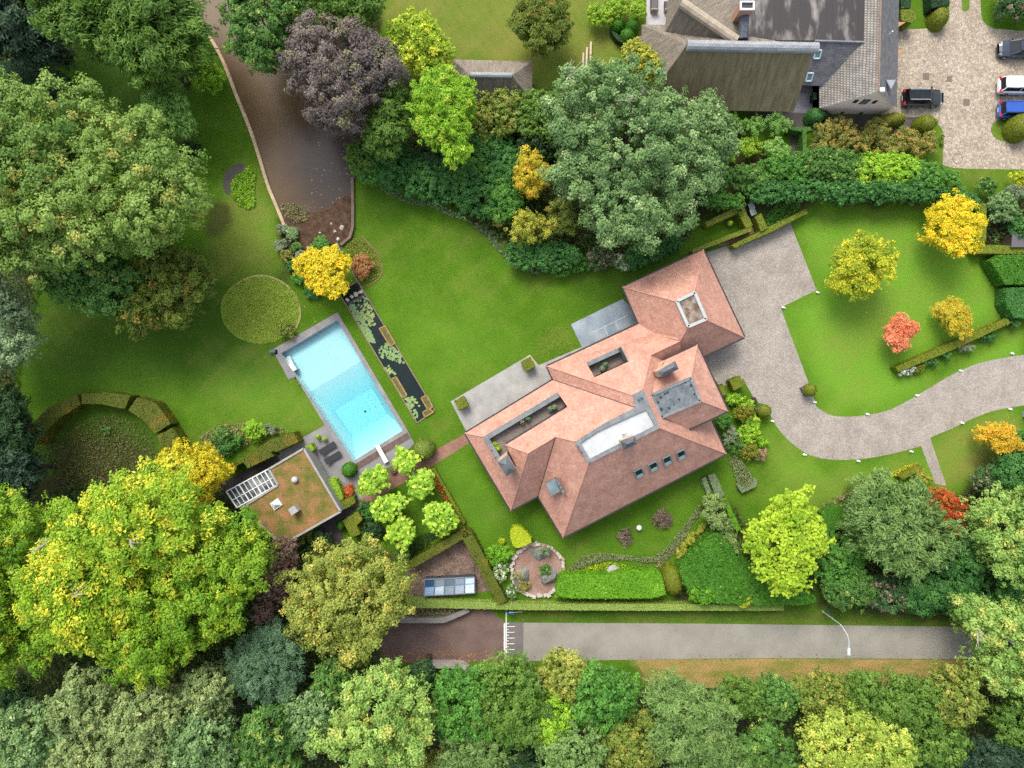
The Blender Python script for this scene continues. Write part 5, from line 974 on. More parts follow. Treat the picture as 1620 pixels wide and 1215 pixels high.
WOOD = [(62, 1150, 58, 60, 11, 'greygreen', 'broad', 'grey-green tree at the lower left corner of the wood'), (150, 1105, 60, 52, 11, 'silver', 'broad', 'silvery tree below the great yellowing beech'), (150, 1195, 62, 55, 11, 'silver', 'broad', 'silvery tree at the bottom edge, second from the left corner'),
        (248, 1130, 58, 52, 12, 'silver', 'broad', 'silvery tree below the lime green beech'), (335, 1085, 46, 40, 10, 'silver', 'broad', 'small silvery tree directly left of the blue-green pine'), (330, 1165, 60, 55, 12, 'greygreen', 'broad', 'grey-green tree in the middle of the silvery wood'), (255, 1215, 60, 45, 11, 'silver', 'broad', 'silvery tree cut by the bottom edge below the grey-green one'),
        (430, 1150, 52, 48, 11, 'mid', 'broad', 'fresh green tree right below the blue-green pine'), (420, 1215, 62, 42, 11, 'mid', 'broad', 'fresh green tree at the bottom edge left of the yellowish poplar'), (530, 1070, 36, 40, 9, 'mid', 'broad', 'mid green tree tucked under the tan oak'),
        (500, 1130, 40, 46, 10, 'greygreen', 'broad', 'grey-green tree between the fresh green tree and yellowish poplar'), (612, 1130, 88, 92, 13, 'palegreen', 'broad', 'tall yellowish poplar with open crown below the bridge'), (668, 1075, 26, 34, 9, 'dark', 'feather', 'dark narrow fir beside the lower bridge parapet'),
        (738, 1108, 48, 66, 10, 'rhodo2', 'broad', 'bright green tree right of the yellowish poplar'), (815, 1098, 62, 74, 11, 'green', 'broad', 'olive green maple hanging over the road markings'), (892, 1064, 40, 42, 9, 'tan', 'broad', 'tan topped tree touching the grey road'), (866, 1130, 34, 44, 10, 'limet', 'broad', 'narrow yellow-green tree in the middle of the wood'),
        (950, 1092, 50, 56, 10, 'rhodo2', 'broad', 'vivid green tree leaning onto the road edge'), (905, 1175, 54, 58, 11, 'conifer', 'broad', 'dull grey-green tree at the bottom centre of the wood'), (745, 1192, 62, 48, 10, 'conifer', 'feather', 'dull feathery conifer at the bottom edge right of the poplar'), (822, 1212, 44, 36, 9, 'dark', 'feather', 'dark conifer at the bottom edge left of the dull grey-green tree'),
        (995, 1178, 46, 60, 10, 'olive', 'broad', 'olive yellow tree at the bottom edge left of the drooping conifer'), (1088, 1142, 70, 78, 12, 'conifer', 'feather', 'large drooping grey conifer below the brown verge'), (1165, 1100, 38, 34, 7, 'green', 'broad', 'low green tree right of the drooping conifer'), (1222, 1102, 40, 36, 7, 'mid', 'broad', 'fresh green bushy tree below the lamp post verge'),
        (1292, 1096, 44, 34, 7, 'olive', 'broad', 'olive bushy tree midway along the brown verge'), (1358, 1096, 42, 36, 7, 'green', 'broad', 'dull green bushy tree right of the olive one'), (1425, 1106, 50, 44, 8, 'green', 'broad', 'spreading green tree near the right end of the verge'), (1500, 1092, 48, 44, 8, 'olive', 'broad', 'olive tree below the overhanging light green tree'),
        (1210, 1185, 46, 48, 9, 'mid', 'broad', 'fresh green tree left of the big yellow-green tree'), (1345, 1178, 92, 62, 12, 'yelpale', 'broad', 'big yellow-green tree at the bottom edge right of centre'), (1470, 1165, 48, 46, 8, 'green', 'broad', 'shaded green tree right of the big yellow-green tree'), (1562, 1200, 56, 40, 8, 'spruce', 'feather', 'dark blue-green fir in the lower right corner'),
        (1150, 1205, 40, 36, 9, 'conifer', 'broad', 'dull green tree at the bottom edge right of the drooping conifer'), (20, 1095, 30, 36, 6, 'dark', 'broad', 'dark shaded tree in the lower left gap'), (690, 1215, 40, 30, 9, 'tan', 'broad', 'yellowish tree below the tall poplar at the bottom edge')]
for x, y, rx, ry, h, pk, st, lb in WOOD:
    tree(lb, ell(x, y, rx, ry, seed=3, jit=.16), h, pk, 'forest_tree', group=wood, style=st, leaf=.55 if st == 'feather' else .4, zw=h * .55, base=(x, y + 30) if h <= 8 and y < 1120 else None)
# bushes filling the right hand slope
bg_ = 'dense green bushes between the clipped hedge and the right edge'
for x, y, rx, ry, h, pk, lb in [(1322, 888, 40, 46, 4, 'rhodo2', 'green bush right of the acid catalpa'), (1340, 930, 44, 30, 4, 'mid', 'lighter green bush next to the dark gap in the hedge'), (1400, 935, 42, 30, 4, 'rhodopink', 'green bush with brownish flower heads above the verge'), (1455, 938, 44, 32, 4.5, 'rhodo', 'dark green bush below the feathery grey-green tree'),
        (1515, 890, 36, 44, 5, 'rhodo', 'dark green bush left of the pale yellow-green tree'), (1500, 935, 40, 28, 4.5, 'rhodo', 'dark bush where the road meets the right trees'), (1590, 940, 50, 36, 5, 'rhodo', 'dark green bush behind the right road end'), (1598, 745, 36, 34, 4, 'rhodo', 'dark green bush at the right edge below the amber tree'), (1560, 762, 30, 22, 3, 'rhodopink', 'mottled low bush at the lower lawn corner'),
        (1610, 700, 18, 26, 3.5, 'rhodo', 'dark green bush at the right edge beside the amber tree'), (1640, 780, 40, 30, 4, 'rhodo2', 'green bush cut by the right edge')]:
    shrub(lb, ell(x, y, rx, ry), h, pk, 'dense_bush', group=bg_, leaf=.3)
# shrub belt above the villa
rh = 'rhododendrons in the shrub belt above the lawn'
for x, y, rx, ry, h, pk, lb in [(578, 252, 26, 24, 3, 'green', 'light rhododendron next to the pond edge'), (590, 275, 24, 18, 2.6, 'rhodo2', 'low rhododendron at the lawn corner by the pond'), (628, 268, 34, 30, 3.4, 'rhodo', 'blue-green rhododendron below the drooping tree'), (672, 288, 36, 30, 3.4, 'rhodo', 'dark rhododendron at the lawn edge below the lime locust'), (706, 300, 26, 26, 3, 'rhodo', 'dark rhododendron behind the white flowers'),
        (735, 258, 34, 30, 3.6, 'rhodo2', 'green rhododendron below the lime locust tip'), (775, 240, 34, 28, 3.6, 'rhodo', 'rhododendron below the olive green tree'), (760, 300, 38, 36, 3.6, 'rhodo', 'large dark rhododendron in the middle of the belt'), (800, 318, 30, 32, 3.4, 'rhodo2', 'rhododendron left of the orange-yellow shrub tree'), (812, 268, 28, 28, 3.6, 'rhodo', 'rhododendron behind the orange-yellow shrub tree'),
        (836, 402, 34, 22, 2.6, 'rhodo', 'dark rhododendron below the yellow-olive shrub tree'), (878, 408, 38, 20, 2.6, 'rhodo', 'dark rhododendron at the belt front below the olive shrub'), (850, 230, 30, 24, 3.6, 'dark', 'shaded shrub left of the great maple'), (690, 250, 28, 26, 3.4, 'dark', 'shaded shrub under the lime locust')]:
    shrub(lb, ell(x, y, rx * 1.15, ry * 1.15), h, pk, 'rhododendron', group=rh, leaf=.3)
hy = 'flowering hydrangeas along the lawn edge of the shrub belt'
for x, y, rx, ry, h, pk, lb in [(822, 412, 16, 12, 1.4, 'flower', 'pale flowered hydrangea at the left tip of the belt'), (852, 424, 20, 11, 1.4, 'rhodopink', 'pinkish hydrangea second from the left along the lawn'), (884, 428, 18, 10, 1.4, 'rhodo2', 'green hydrangea without flowers along the lawn'), (952, 410, 24, 18, 1.8, 'rhodopink', 'largest pink-brown hydrangea below the great maple'), (918, 418, 22, 14, 1.4, 'rhodo2', 'green shrub between the two pinkish hydrangeas'), (985, 415, 16, 12, 1.4, 'flower', 'cream flowered hydrangea nearest the villa garage'), (790, 342, 16, 15, 2, 'dryred' if 'dryred' in PAL else 'autumn', 'reddish brown hydrangea in the middle of the belt')]:
    shrub(lb, ell(x, y, rx, ry, n=10), h, pk, 'hydrangea', group=hy, leaf=.24)
shrub('feathery dark green fern bank beside the villa garage', [(985, 395), (1030, 380), (1070, 372), (1082, 385), (1060, 402), (1030, 416), (1000, 428), (985, 420)], 1.4, 'rhodo', 'fern_bank', style='feather', leaf=.5)
patch('flower_border', 'strip of small white flowers along the dark rhododendrons', [(672, 318), (690, 320), (715, 332), (742, 346), (738, 352), (710, 342), (680, 328)], .5, 'flower', 120, .16)
patch('edging_plants', 'grey-green edging plants between lawn and rhododendrons', [(600, 290), (640, 312), (672, 318), (680, 328), (640, 322), (600, 300)], .4, 'sage', 100, .2)
patch('edging_plants', 'thin grey-green edging strip along the curved belt front', [(742, 346), (775, 362), (795, 392), (808, 412), (802, 414), (780, 390), (765, 368), (738, 352)], .4, 'sage', 100, .2)
# ---------------------------------------------------------------- neighbour's planting
cs = 'cloud pruned light shrubs near the thatched house'
for x, y, r, lb in [(946, 28, 18, 'light green cloud shrub on the top lawn, left of the pair'), (975, 12, 20, 'larger light green cloud shrub at the top edge'), (1006, 20, 12, 'small light shrub behind the dark topiary balls')]: shrub(lb, ell(x, y, r), 2.2, 'hedgelime', 'cloud_shrub', group=cs, leaf=.24, rough_top=.2)
tb_ = 'dark topiary balls left of the thatched house'
for x, y, r, lb in [(977, 40, 11, 'leftmost dark topiary ball by the cloud shrubs'), (1000, 40, 12, 'dark topiary ball nearest the thatched roof'), (992, 57, 12, 'lowest dark topiary ball of the cluster')]: dome(lb, x, y, r, r, 1.5, 'hedgegreen', 'topiary_ball', group=tb_)
hedge('dark low hedge at the edge of the cloud shrubs', [(966, 48), (975, 52), (990, 66), (1000, 70), (996, 74), (975, 62)], .9, 'dark')
ot = 'light green shrubs in two rows beside the service path'
for x, y, rx, ry, lb in [(1152, 192, 15, 15, 'upper left shrub of the two rows'), (1188, 202, 17, 18, 'upper middle shrub of the two rows'), (1228, 200, 22, 18, 'upper right shrub of the two rows'), (1182, 238, 16, 17, 'yellower lower left shrub of the two rows'), (1227, 240, 22, 18, 'pale lower right shrub of the two rows'), (1150, 240, 14, 16, 'shrub beside the maple at the left end of the rows')]: shrub(lb, ell(x, y, rx * .86, ry * .86), 2.4, 'hedgelime' if y > 230 and x < 1200 else 'orchard', 'orchard_shrub', group=ot, leaf=.26, rb=.7)
ro = 'bronze shrubs in a row in front of the brick gable'
for i, (x, y, rx, ry) in enumerate([(1298, 212, 18, 16), (1295, 232, 16, 14), (1330, 210, 20, 16), (1326, 232, 18, 14), (1358, 228, 18, 16), (1382, 210, 20, 18), (1404, 232, 22, 16), (1430, 222, 18, 16), (1452, 235, 20, 14), (1470, 226, 14, 14)]):
    shrub(['bronze shrub at the left end, upper of two', 'bronze shrub at the left end, lower of two', 'bronze shrub second from left, upper', 'bronze shrub second from left, lower', 'orange-tipped bronze shrub in the dip of the row', 'taller bronze shrub below the long clipped dome', 'broad bronze shrub in the right half', 'bronze shrub with greener tips in the right half', 'bronze shrub near the cobbles', 'last bronze shrub beside the cobbled yard'][i], ell(x, y, rx, ry), 2.4, 'autumn', 'bronze_shrub', group=ro, leaf=.24, rb=.7)
dome('dark round bush at the corner of the brick gable', 1290, 184, 15, 13, 1.8, 'rhodo', 'round_bush', rot=0); dome('small dark bush beside the round bush at the gable', 1303, 184, 9, 9, 1.2, 'dark', 'round_bush')
dome('long clipped dome hedge below the brick gable', 1409, 190, 26, 11, 1.8, 'box', rot=-6); dome('squat clipped dome beside the cobbled yard', 1464, 196, 15, 15, 1.9, 'box'); dome('small clipped ball attached to the squat dome', 1474, 196, 7, 7, 1.6, 'hedge')
dome('large clipped egg dome on the cobbled yard at the right edge', 1615, 200, 20, 22, 2.2, 'box')
hedge('thin ivy covered wall beside the service path', [(1250, 201), (1282, 201), (1284, 206), (1276, 208), (1276, 240), (1270, 240), (1270, 208), (1250, 205)], 1.6, 'mid')
shrub('large dark green shrub at the top right corner beside the cobbles', [(1572, -30), (1660, -30), (1670, 30), (1610, 36), (1582, 28), (1570, 8)], 3, 'rhodopink', 'large_shrub', leaf=.3)
hedge('angular clipped hedge beside the tiled wing at the top', [(1425, 16), (1442, 14), (1450, 26), (1442, 36), (1426, 32)], 1.8, 'hedge'); hedge('dark clipped block behind the angular hedge', [(1424, -10), (1444, -10), (1440, 13), (1426, 13)], 1.6, 'dark')
dome('spiral clipped mound beside the yard entrance', 1486, 28, 14, 17, 1.8, 'box'); hedge('dark low hedge running up from the spiral mound', [(1472, -20), (1500, -20), (1502, 8), (1474, 12)], 1.5, 'hedgedark')
bh = 'laurel hedge bushes between the two properties'
for i, (x, y, rx, ry, pk) in enumerate([(1128, 282, 32, 18, 'rhodo2'), (1180, 284, 34, 22, 'mid'), (1238, 272, 42, 28, 'rhodo2'), (1288, 262, 42, 24, 'hedgelime2' if 'hedgelime2' in PAL else 'mid'), (1330, 268, 40, 28, 'mid'), (1372, 272, 40, 28, 'limet'), (1415, 272, 40, 26, 'limet'), (1455, 282, 38, 24, 'rhodo2'), (1488, 290, 26, 18, 'rhodo2'), (1262, 304, 44, 20, 'rhodo'), (1330, 306, 44, 20, 'rhodo'), (1398, 306, 44, 18, 'rhodo'), (1448, 308, 36, 16, 'rhodo'), (1208, 308, 34, 18, 'rhodo'), (1140, 320, 40, 12, 'rhodo2')]):
    shrub(['left end laurel below the maple', 'laurel left of the service path end', 'big laurel below the service path end', 'laurel below the left bronze shrubs', 'green laurel in the middle of the hedge', 'yellow-green laurel in the middle of the hedge', 'brightest yellow-green laurel right of the middle', 'green laurel near the right end', 'last green laurel at the right end', 'dark laurel above the grey bins', 'dark laurel on the front lawn side of the middle', 'dark laurel on the front lawn side, below the bright ones', 'dark laurel behind the yellow maple', 'dark laurel left of the grey bins', 'light laurel strip above the hedge garden'][i], ell(x, y, rx, ry), 3.2, pk, 'laurel_bush', group=bh, leaf=.3)
for i, (x, y, rx, ry, pk, lb) in enumerate([(1558, 296, 18, 12, 'mid', 'small light shrub on the strip below the cobbled yard'), (1512, 322, 34, 22, 'rhodo', 'dark shrub behind the yellow maple'), (1582, 330, 26, 26, 'greygreen', 'grey-green shrub right of the yellow maple'), (1605, 305, 22, 10, 'sage', 'grey shrub at the right edge below the cobbled yard'), (1612, 362, 18, 20, 'rhodo', 'dark shrub at the right edge beside the small shed roof'), (1612, 285, 12, 12, 'yelgreen', 'yellowish shrub at the right edge beside the cobbles')]): shrub(lb, ell(x, y, rx, ry), 2.4, pk, 'garden_shrub', group='shrubs around the small kitchen garden', leaf=.26)
tag(sheet('bare_bed', [(1562, 352), (1600, 352), (1600, 386), (1560, 386)], .02, SOILM), kind='structure')
t = thing('shed', 'small flat grey shed roof at the right edge', 'shed', P(1614, 378)); q4 = PP([(1602, 367), (1650, 367), (1650, 391), (1600, 391)], 1.8); MB().prism([(p.x, p.y) for p in q4], 1.7, 1.8).build('roof', flat('grey_felt', (92, 88, 90)), t); MB().prism(inset([(p.x, p.y) for p in q4], .1), 0, 1.7).build('wall', MATS['dark_timber'], t)
hedge('upright clipped hedge right of the yellow maple', [(1549, 322), (1561, 322), (1560, 380), (1542, 384), (1540, 380), (1548, 376)], 1.8, 'hedge'); hedge('low clipped hedge in front of the bare bed', [(1545, 392), (1560, 388), (1680, 390), (1680, 402), (1545, 401)], 1.5, 'hedge')
hedge('broad dark green clipped hedge block at the right edge', [(1567, 412), (1580, 404), (1680, 402), (1680, 448), (1590, 450), (1578, 430)], 1.8, 'hedgegreen', 'hedge_block', jit=.7, size=.2); hedge('second dark clipped hedge block below the first', [(1592, 456), (1680, 452), (1680, 505), (1604, 502), (1592, 480)], 1.8, 'rhodo', 'hedge_block', jit=.7, size=.2)
hedge('long narrow clipped hedge crossing the front lawn', [(1417, 581), (1490, 548), (1540, 527), (1592, 504), (1600, 510), (1545, 536), (1490, 561), (1422, 588)], 1.2, 'box')
fb = 'low plants along the front of the long narrow hedge'
for x, y, rx, ry, pk, lb in [(1454, 580, 9, 8, 'box', 'round olive plant beside the white flowers'), (1470, 572, 12, 8, 'rhodo', 'dark plant third along the narrow hedge'), (1494, 562, 12, 7, 'rhodo', 'dark plant midway along the narrow hedge'), (1524, 550, 16, 6, 'sage', 'grey plant in the right half of the narrow hedge'), (1560, 532, 14, 7, 'rhodo', 'dark plant near the right end of the narrow hedge'), (1600, 508, 12, 12, 'mid', 'light bushy plant ending the narrow hedge')]: shrub(lb, ell(x, y, rx, ry, n=9), .9, pk, 'border_plant', group=fb, leaf=.2)
shrub('white flowering bush at the end of the long narrow hedge', [(1421, 583), (1440, 577), (1446, 584), (1438, 592), (1422, 594)], .9, 'white', 'flowering_bush', leaf=.16, dens=1.3)
# hedge garden with bins
hg = 'clipped hedges of the small hedge garden'
hedge('top hedge strip of the small hedge garden', [(1115, 352), (1171, 324), (1174, 334), (1119, 359)], 1.5, 'hedge', group=hg); hedge('right hedge strip of the hedge garden beside the bins path', [(1165, 330), (1174, 325), (1191, 356), (1180, 361)], 1.5, 'hedge', group=hg); hedge('lower hedge strip reaching toward the garage roof', [(1181, 361), (1190, 357), (1188, 366), (1115, 393), (1098, 402), (1094, 396), (1116, 386)], 1.4, 'hedge', group=hg)
hedge('short upright hedge right of the bins path', [(1195, 343), (1204, 337), (1214, 360), (1204, 366)], 1.6, 'hedge', group=hg); hedge('long hedge bar at the top of the gravel forecourt', [(1158, 388), (1167, 383), (1275, 331), (1278, 337), (1222, 366), (1162, 392)], 1.3, 'hedge', group=hg)
tag(sheet('dark_path', [(1172, 322), (1186, 322), (1200, 362), (1188, 372), (1150, 388), (1130, 390), (1184, 366)], .012, BRICKP), kind='structure')
for x, y, cc, lb in [(1189, 326, (148, 152, 156), 'pale grey wheeled bin at the end of the bins path'), (1191.5, 335.5, (150, 166, 150), 'greenish grey wheeled bin in front of the pale one')]:
    c = P(x, y, 1.0); c.z = 0; t = thing('wheeled_bin', lb, 'bin', c); MB().box((c.x, c.y, .5), (.56, .6, .9), .4).build('body', flat('bin_dark', (60, 64, 70)), t); MB().box((c.x, c.y, .99), (.62, .68, .08), .4).build('lid', flat('lid' + str(x), cc), t); MB().tube([c + Vector((-.22, .28, 1)), c + Vector((.22, .36, 1))], .03).build('handle', DARK, t)
patch('ground_cover', 'leafy green plants behind the long hedge bar', [(1210, 345), (1225, 322), (1262, 318), (1268, 330), (1222, 362), (1214, 358)], .8, 'rhodo2', 80, .24)
# ---------------------------------------------------------------- left garden
dome('large dark clipped dome at the upper left', 36, 132, 74, 38, 2.6, 'hedgedark', rot=6, size=.2); 
ch = 'segments of the curved hedge around the round hollow'
for pts, lb in [([(46, 694), (54, 668), (76, 645), (122, 624), (127, 640), (92, 662), (72, 684), (62, 704)], 'left segment of the curved clipped hedge'), ([(129, 623), (170, 621), (206, 626), (197, 647), (160, 639), (130, 639)], 'top segment of the curved clipped hedge'), ([(217, 629), (246, 637), (270, 670), (245, 686), (226, 664), (203, 649)], 'orange-tinged right segment of the curved hedge'), ([(272, 677), (284, 694), (286, 712), (262, 722), (252, 700), (248, 690)], 'lower right segment of the curved hedge')]: hedge(lb, pts, 1.9, 'hedgeold', group=ch)
shrub('small green plant in the middle of the round hollow', ell(167, 681, 9, 8, n=8), .6, 'mid', 'small_plant', leaf=.2)
patch('meadow_disc', 'round disc of longer grass on the lawn west of the pool', ell(412, 490, 63, 54, n=28, jit=.01), .28, 'grassy', 150, .2, 'long grass', 'stuff', style='blade', smooth=0)
patch('ground_cover', 'rough weeds and brown stems covering the round hollow', ell(160, 722, 92, 66, n=16), .3, 'hollow', 30, .2, cat='weeds', kind='stuff')
patch('meadow_patch', 'quarter disc of longer grass beside the villa terrace', [(843, 566), (844, 545), (856, 520), (880, 512), (904, 512), (921, 549), (880, 566), (852, 576)], .14, 'grassy', 90, .2, 'long grass', 'stuff', style='blade')
patch('meadow_patch', 'patch of longer grass beside the small stream', [(544, 385), (570, 373), (590, 392), (604, 418), (602, 436), (585, 448), (566, 440), (552, 412)], .3, 'grassy2', 150, .2, 'long grass', 'stuff', style='blade')
shrub('orange-brown bush beside the golden maple and lily pond', ell(574, 419, 15, 18), 1.3, 'orangebush', 'orange_bush', style='feather', leaf=.28)
shrub('low yellowing bush at the rim of the meadow disc', ell(452, 522, 14, 12), 1.1, 'olive', 'low_bush', leaf=.24)
shrub('round yellow-green hydrangea beside the brown pond', ell(331, 124, 26, 24), 1.8, 'limet', 'hydrangea', leaf=.32)
shrub('dark low bush between the small tree and lawn', ell(298, 242, 18, 20), 1.2, 'dark', 'low_bush', leaf=.26)
patch('ground_cover', 'bright green ground cover beside the grey stone strip', [(366, 282), (388, 268), (398, 256), (406, 270), (402, 300), (405, 325), (392, 332), (372, 322), (364, 302)], .45, 'limet', 110, .22)
patch('pond_plants', 'low green plants growing on the mud at the pond end', [(440, 322), (460, 318), (482, 330), (492, 345), (470, 355), (450, 345)], .35, 'rocky', 70, .2)
tree('golden yellow maple above the lily pond', [(466, 414), (480, 400), (512, 394), (546, 398), (556, 416), (558, 432), (548, 446), (541, 462), (524, 472), (508, 466), (494, 450), (474, 436)], 5, 'yellow', 'maple_tree', leaf=.42, style='spray', zw=3.2, rb=.7)
rp = 'large leaved plants around the rockery'
for x, y, r, pk, lb in [(448, 364, 9, 'sage', 'big-leaved plant at the end of the pond wall'), (462, 370, 10, 'greygreen', 'big-leaved plant right of the pond wall end'), (444, 388, 10, 'sage', 'pale rosette plant left of the rockery'), (468, 390, 8, 'mid', 'green plant in the middle of the rockery'), (508, 388, 16, 'rhodo2', 'green clump above the golden maple'), (478, 408, 12, 'sage', 'grey plant left of the golden maple'), (462, 420, 10, 'rhodo', 'dark green plant below the rockery'), (474, 438, 11, 'rhodo2', 'green plant under the golden maple'), (494, 460, 14, 'rhodo', 'dark plant below the golden maple'), (452, 404, 9, 'autumn', 'russet plant on the left of the rockery')]: shrub(lb, ell(x, y, r, r * .85, n=9), .9, pk, 'leafy_plant', group=rp, style='big', leaf=.36, rb=.3)
patch('ground_cover', 'mixed perennials in the crescent bed by the pool house', [(312, 695), (330, 678), (360, 668), (400, 668), (440, 674), (462, 684), (430, 690), (390, 705), (355, 728), (330, 712)], .5, 'rocky', 70, .22)
for x, y, rx, ry, h, pk, lb in [(352, 690, 18, 14, 1.4, 'mid', 'mid green bush in the crescent bed'), (374, 698, 14, 12, 1.3, 'rhodo2', 'dark green bush in the crescent bed'), (404, 680, 20, 14, 1.5, 'limet', 'bright lime bush in the crescent bed'), (428, 680, 12, 8, 1, 'sage', 'small grey bush at the right of the crescent bed'), (356, 714, 10, 10, 1.2, 'rhodo', 'dark bush at the lower left of the crescent bed')]: shrub(lb, ell(x, y, rx, ry, n=10), h, pk, 'border_bush', group='bushes in the crescent bed', leaf=.24)
hedge('wide clipped hedge with a step beside the pool house', [(360, 740), (386, 722), (428, 696), (464, 684), (472, 699), (437, 715), (433, 712), (429, 716), (433, 721), (392, 741), (385, 731), (356, 748)], 2.0, 'hedgeold')
# poolside
dome('round box ball on the patio beside the pool corner', 552, 744, 12, 12, 1.5, 'hedgegreen', 'box_ball', box=.7); dome('large round variegated bush at the brick path', 670, 711, 18, 17, 2.1, 'sage2' if 'sage2' in PAL else 'olive', 'round_bush', box=.7)
hedge('small square light green hedge by the sun loungers', [(483, 706), (492, 702), (497, 711), (488, 717)], 1.2, 'hedgelime', 'box_cube'); hedge('long rounded light green hedge along the pool house wall', chaikin([(516, 760), (526, 756), (533, 760), (543, 786), (541, 791), (533, 794), (515, 768)], 1), 1.3, 'hedgelime', 'rounded_hedge')
shrub('orange leaved shrub beside the long rounded hedge', ell(549, 778, 9, 9, n=9), 1, 'rust', 'orange_shrub', leaf=.2)
hedge('short olive hedge at the corner of the pool house', [(534, 797), (541, 792), (560, 785), (562, 795), (553, 801), (540, 809)], 1.3, 'hedge'); hedge('orange tipped clipped hedge below the brick path', [(542, 824), (566, 810), (573, 822), (564, 832), (570, 845), (556, 850)], 1.5, 'hedge'); dome('round green bush beside the pool house corner', 540, 831, 7, 8, 1.2, 'hedgegreen', 'round_bush')
cp_ = 'young catalpa trees along the brick path'
for pts, lb in [([(566, 758), (580, 744), (600, 740), (616, 746), (614, 764), (602, 776), (582, 776), (570, 768)], 'young catalpa nearest the pool house'), ([(624, 712), (634, 708), (648, 714), (662, 724), (656, 740), (640, 748), (626, 738), (622, 724)], 'young catalpa beside the diving board'), ([(645, 760), (660, 748), (682, 750), (686, 770), (674, 788), (658, 794), (648, 778)], 'young catalpa at the lawn edge beside the brick path'), ([(590, 800), (604, 784), (628, 786), (638, 798), (630, 818), (606, 824), (592, 816)], 'young catalpa in the middle left of the square lawn'), ([(666, 812), (680, 796), (706, 792), (724, 808), (724, 830), (704, 846), (680, 840), (672, 826)], 'largest young catalpa at the right corner bed'), ([(610, 840), (622, 828), (640, 818), (656, 836), (660, 850), (640, 866), (618, 862), (612, 850)], 'lowest young catalpa next to the tan oak')]:
    tree(lb, pts, 3.6, 'catalpa', 'catalpa_tree', group=cp_, style='big', leaf=.66, zw=2.6, rb=.55, limbs=5, dens=.85)
patch('ground_cover', 'russet perennials in the strip right of the square lawn', [(672, 752), (684, 744), (716, 792), (734, 822), (728, 832), (706, 800)], .5, 'rust', 70, .2); patch('ground_cover', 'green plants under the lowest young catalpas', [(640, 862), (690, 832), (705, 840), (660, 876), (642, 884)], .5, 'dark', 70, .22)
hedge('thin low hedge right of the russet strip', [(684, 742), (688, 741), (737, 826), (733, 829)], .6, 'hedge'); shrub('green bush with dark leaves at the foot of the brick path', ell(578, 808, 16, 12), 1, 'rhodo', 'low_bush', leaf=.24); shrub('shaded green bush below the orange tipped hedge', ell(590, 838, 18, 14), 1.2, 'dark', 'low_bush', leaf=.24); shrub('mixed green bush left of the wide hedge band', ell(638, 872, 10, 14), 2, 'mid', 'low_bush', leaf=.26)
for i, (x, y) in enumerate([(456, 848), (478, 846), (510, 852)]): shrub(['grey-brown bush below the pool house roof', 'dull green bush below the pool house roof', 'dark bush beside the dark path below the pool house'][i], ell(x, y, 16, 14), 1.8, ['brownpurple', 'olive', 'dark'][i], 'low_bush', leaf=.26)
hedge('wide hedge band above the brown gravel yard', [(643, 890), (700, 857), (733, 836), (746, 846), (732, 853), (646, 903)], 1.7, 'hedgeold', 'wide_hedge'); hedge('diagonal hedge between gravel yard and rock circle', [(733, 836), (746, 842), (762, 872), (778, 905), (802, 952), (788, 956), (768, 920), (732, 853)], 1.7, 'hedgeold', 'wide_hedge')
hedge('long low pale green hedge along the street verge', [(648, 949), (700, 951), (790, 954), (830, 956), (1060, 956), (1240, 957), (1240, 966), (1060, 966), (830, 965), (700, 962), (648, 962)], 1.3, 'streethedge', 'street_hedge', dens=150)
patch('ground_cover', 'wild plants in the planted strip above the bridge', [(625, 964), (740, 962), (728, 964), (704, 974), (632, 974)], .6, 'rocky', 60, .24)
# rock garden
hedge('acid yellow clipped bush above the rock circle', chaikin([(807, 838), (818, 831), (829, 836), (844, 856), (830, 864), (816, 868), (809, 858)], 1), 1.2, 'acid', 'yellow_bush', jit=.6); shrub('tiny round yellow plant on the lawn beside the rock circle', ell(794, 857, 5, 4.5, n=8), .5, 'acid', 'small_plant', leaf=.18)
shrub('bright green mounded bush left of the rock circle', [(766, 868), (782, 864), (806, 866), (810, 880), (800, 890), (786, 896), (772, 888)], 1.2, 'thuja', 'mound_bush', leaf=.24, rough_top=.2); shrub('cream flowered bush left of the rock circle', ell(792, 904, 12, 13), 1.2, 'flower', 'flowering_bush', leaf=.24); shrub('small cream flowered bush below the rock circle', ell(808, 936, 10, 9), .9, 'flower', 'flowering_bush', leaf=.24)
hedge('row of bright green thuja humps above the street hedge', chaikin([(884, 914), (893, 908), (905, 911), (920, 908), (934, 911), (948, 908), (962, 911), (978, 907), (992, 905), (1004, 901), (1018, 905), (1032, 901), (1044, 904), (1051, 925), (1054, 946), (960, 947), (886, 946), (880, 936)], 1), 1.8, 'thuja', 'thuja_row', jit=.9, size=.2, dens=120); shrub('small green ball at the rock circle edge', ell(886, 938, 8, 8, n=9), 1.1, 'thuja', 'mound_bush', leaf=.2)
dome('dark olive clipped dome between thuja row and hedge mass', 1064, 918, 17, 25, 2.2, 'box', rot=-12)
patch('ground_cover', 'grey-green periwinkle border curving along the villa lawn', [(898, 900), (915, 882), (940, 874), (975, 876), (1020, 882), (1040, 878), (1058, 862), (1090, 820), (1108, 795), (1112, 806), (1092, 838), (1072, 872), (1055, 888), (1030, 892), (990, 886), (950, 888), (920, 900), (904, 908)], .45, 'peri', 150, .2)
patch('ground_cover', 'yellow-green heather mounds inside the rock garden', [(905, 906), (920, 900), (955, 888), (992, 892), (990, 898), (960, 902), (930, 908)], .4, 'acid', 60, .18); patch('ground_cover', 'brown leaf litter planting inside the rock garden', [(960, 900), (1000, 896), (1040, 890), (1062, 880), (1056, 898), (1030, 902), (980, 906)], .3, 'dry', 50, .18)
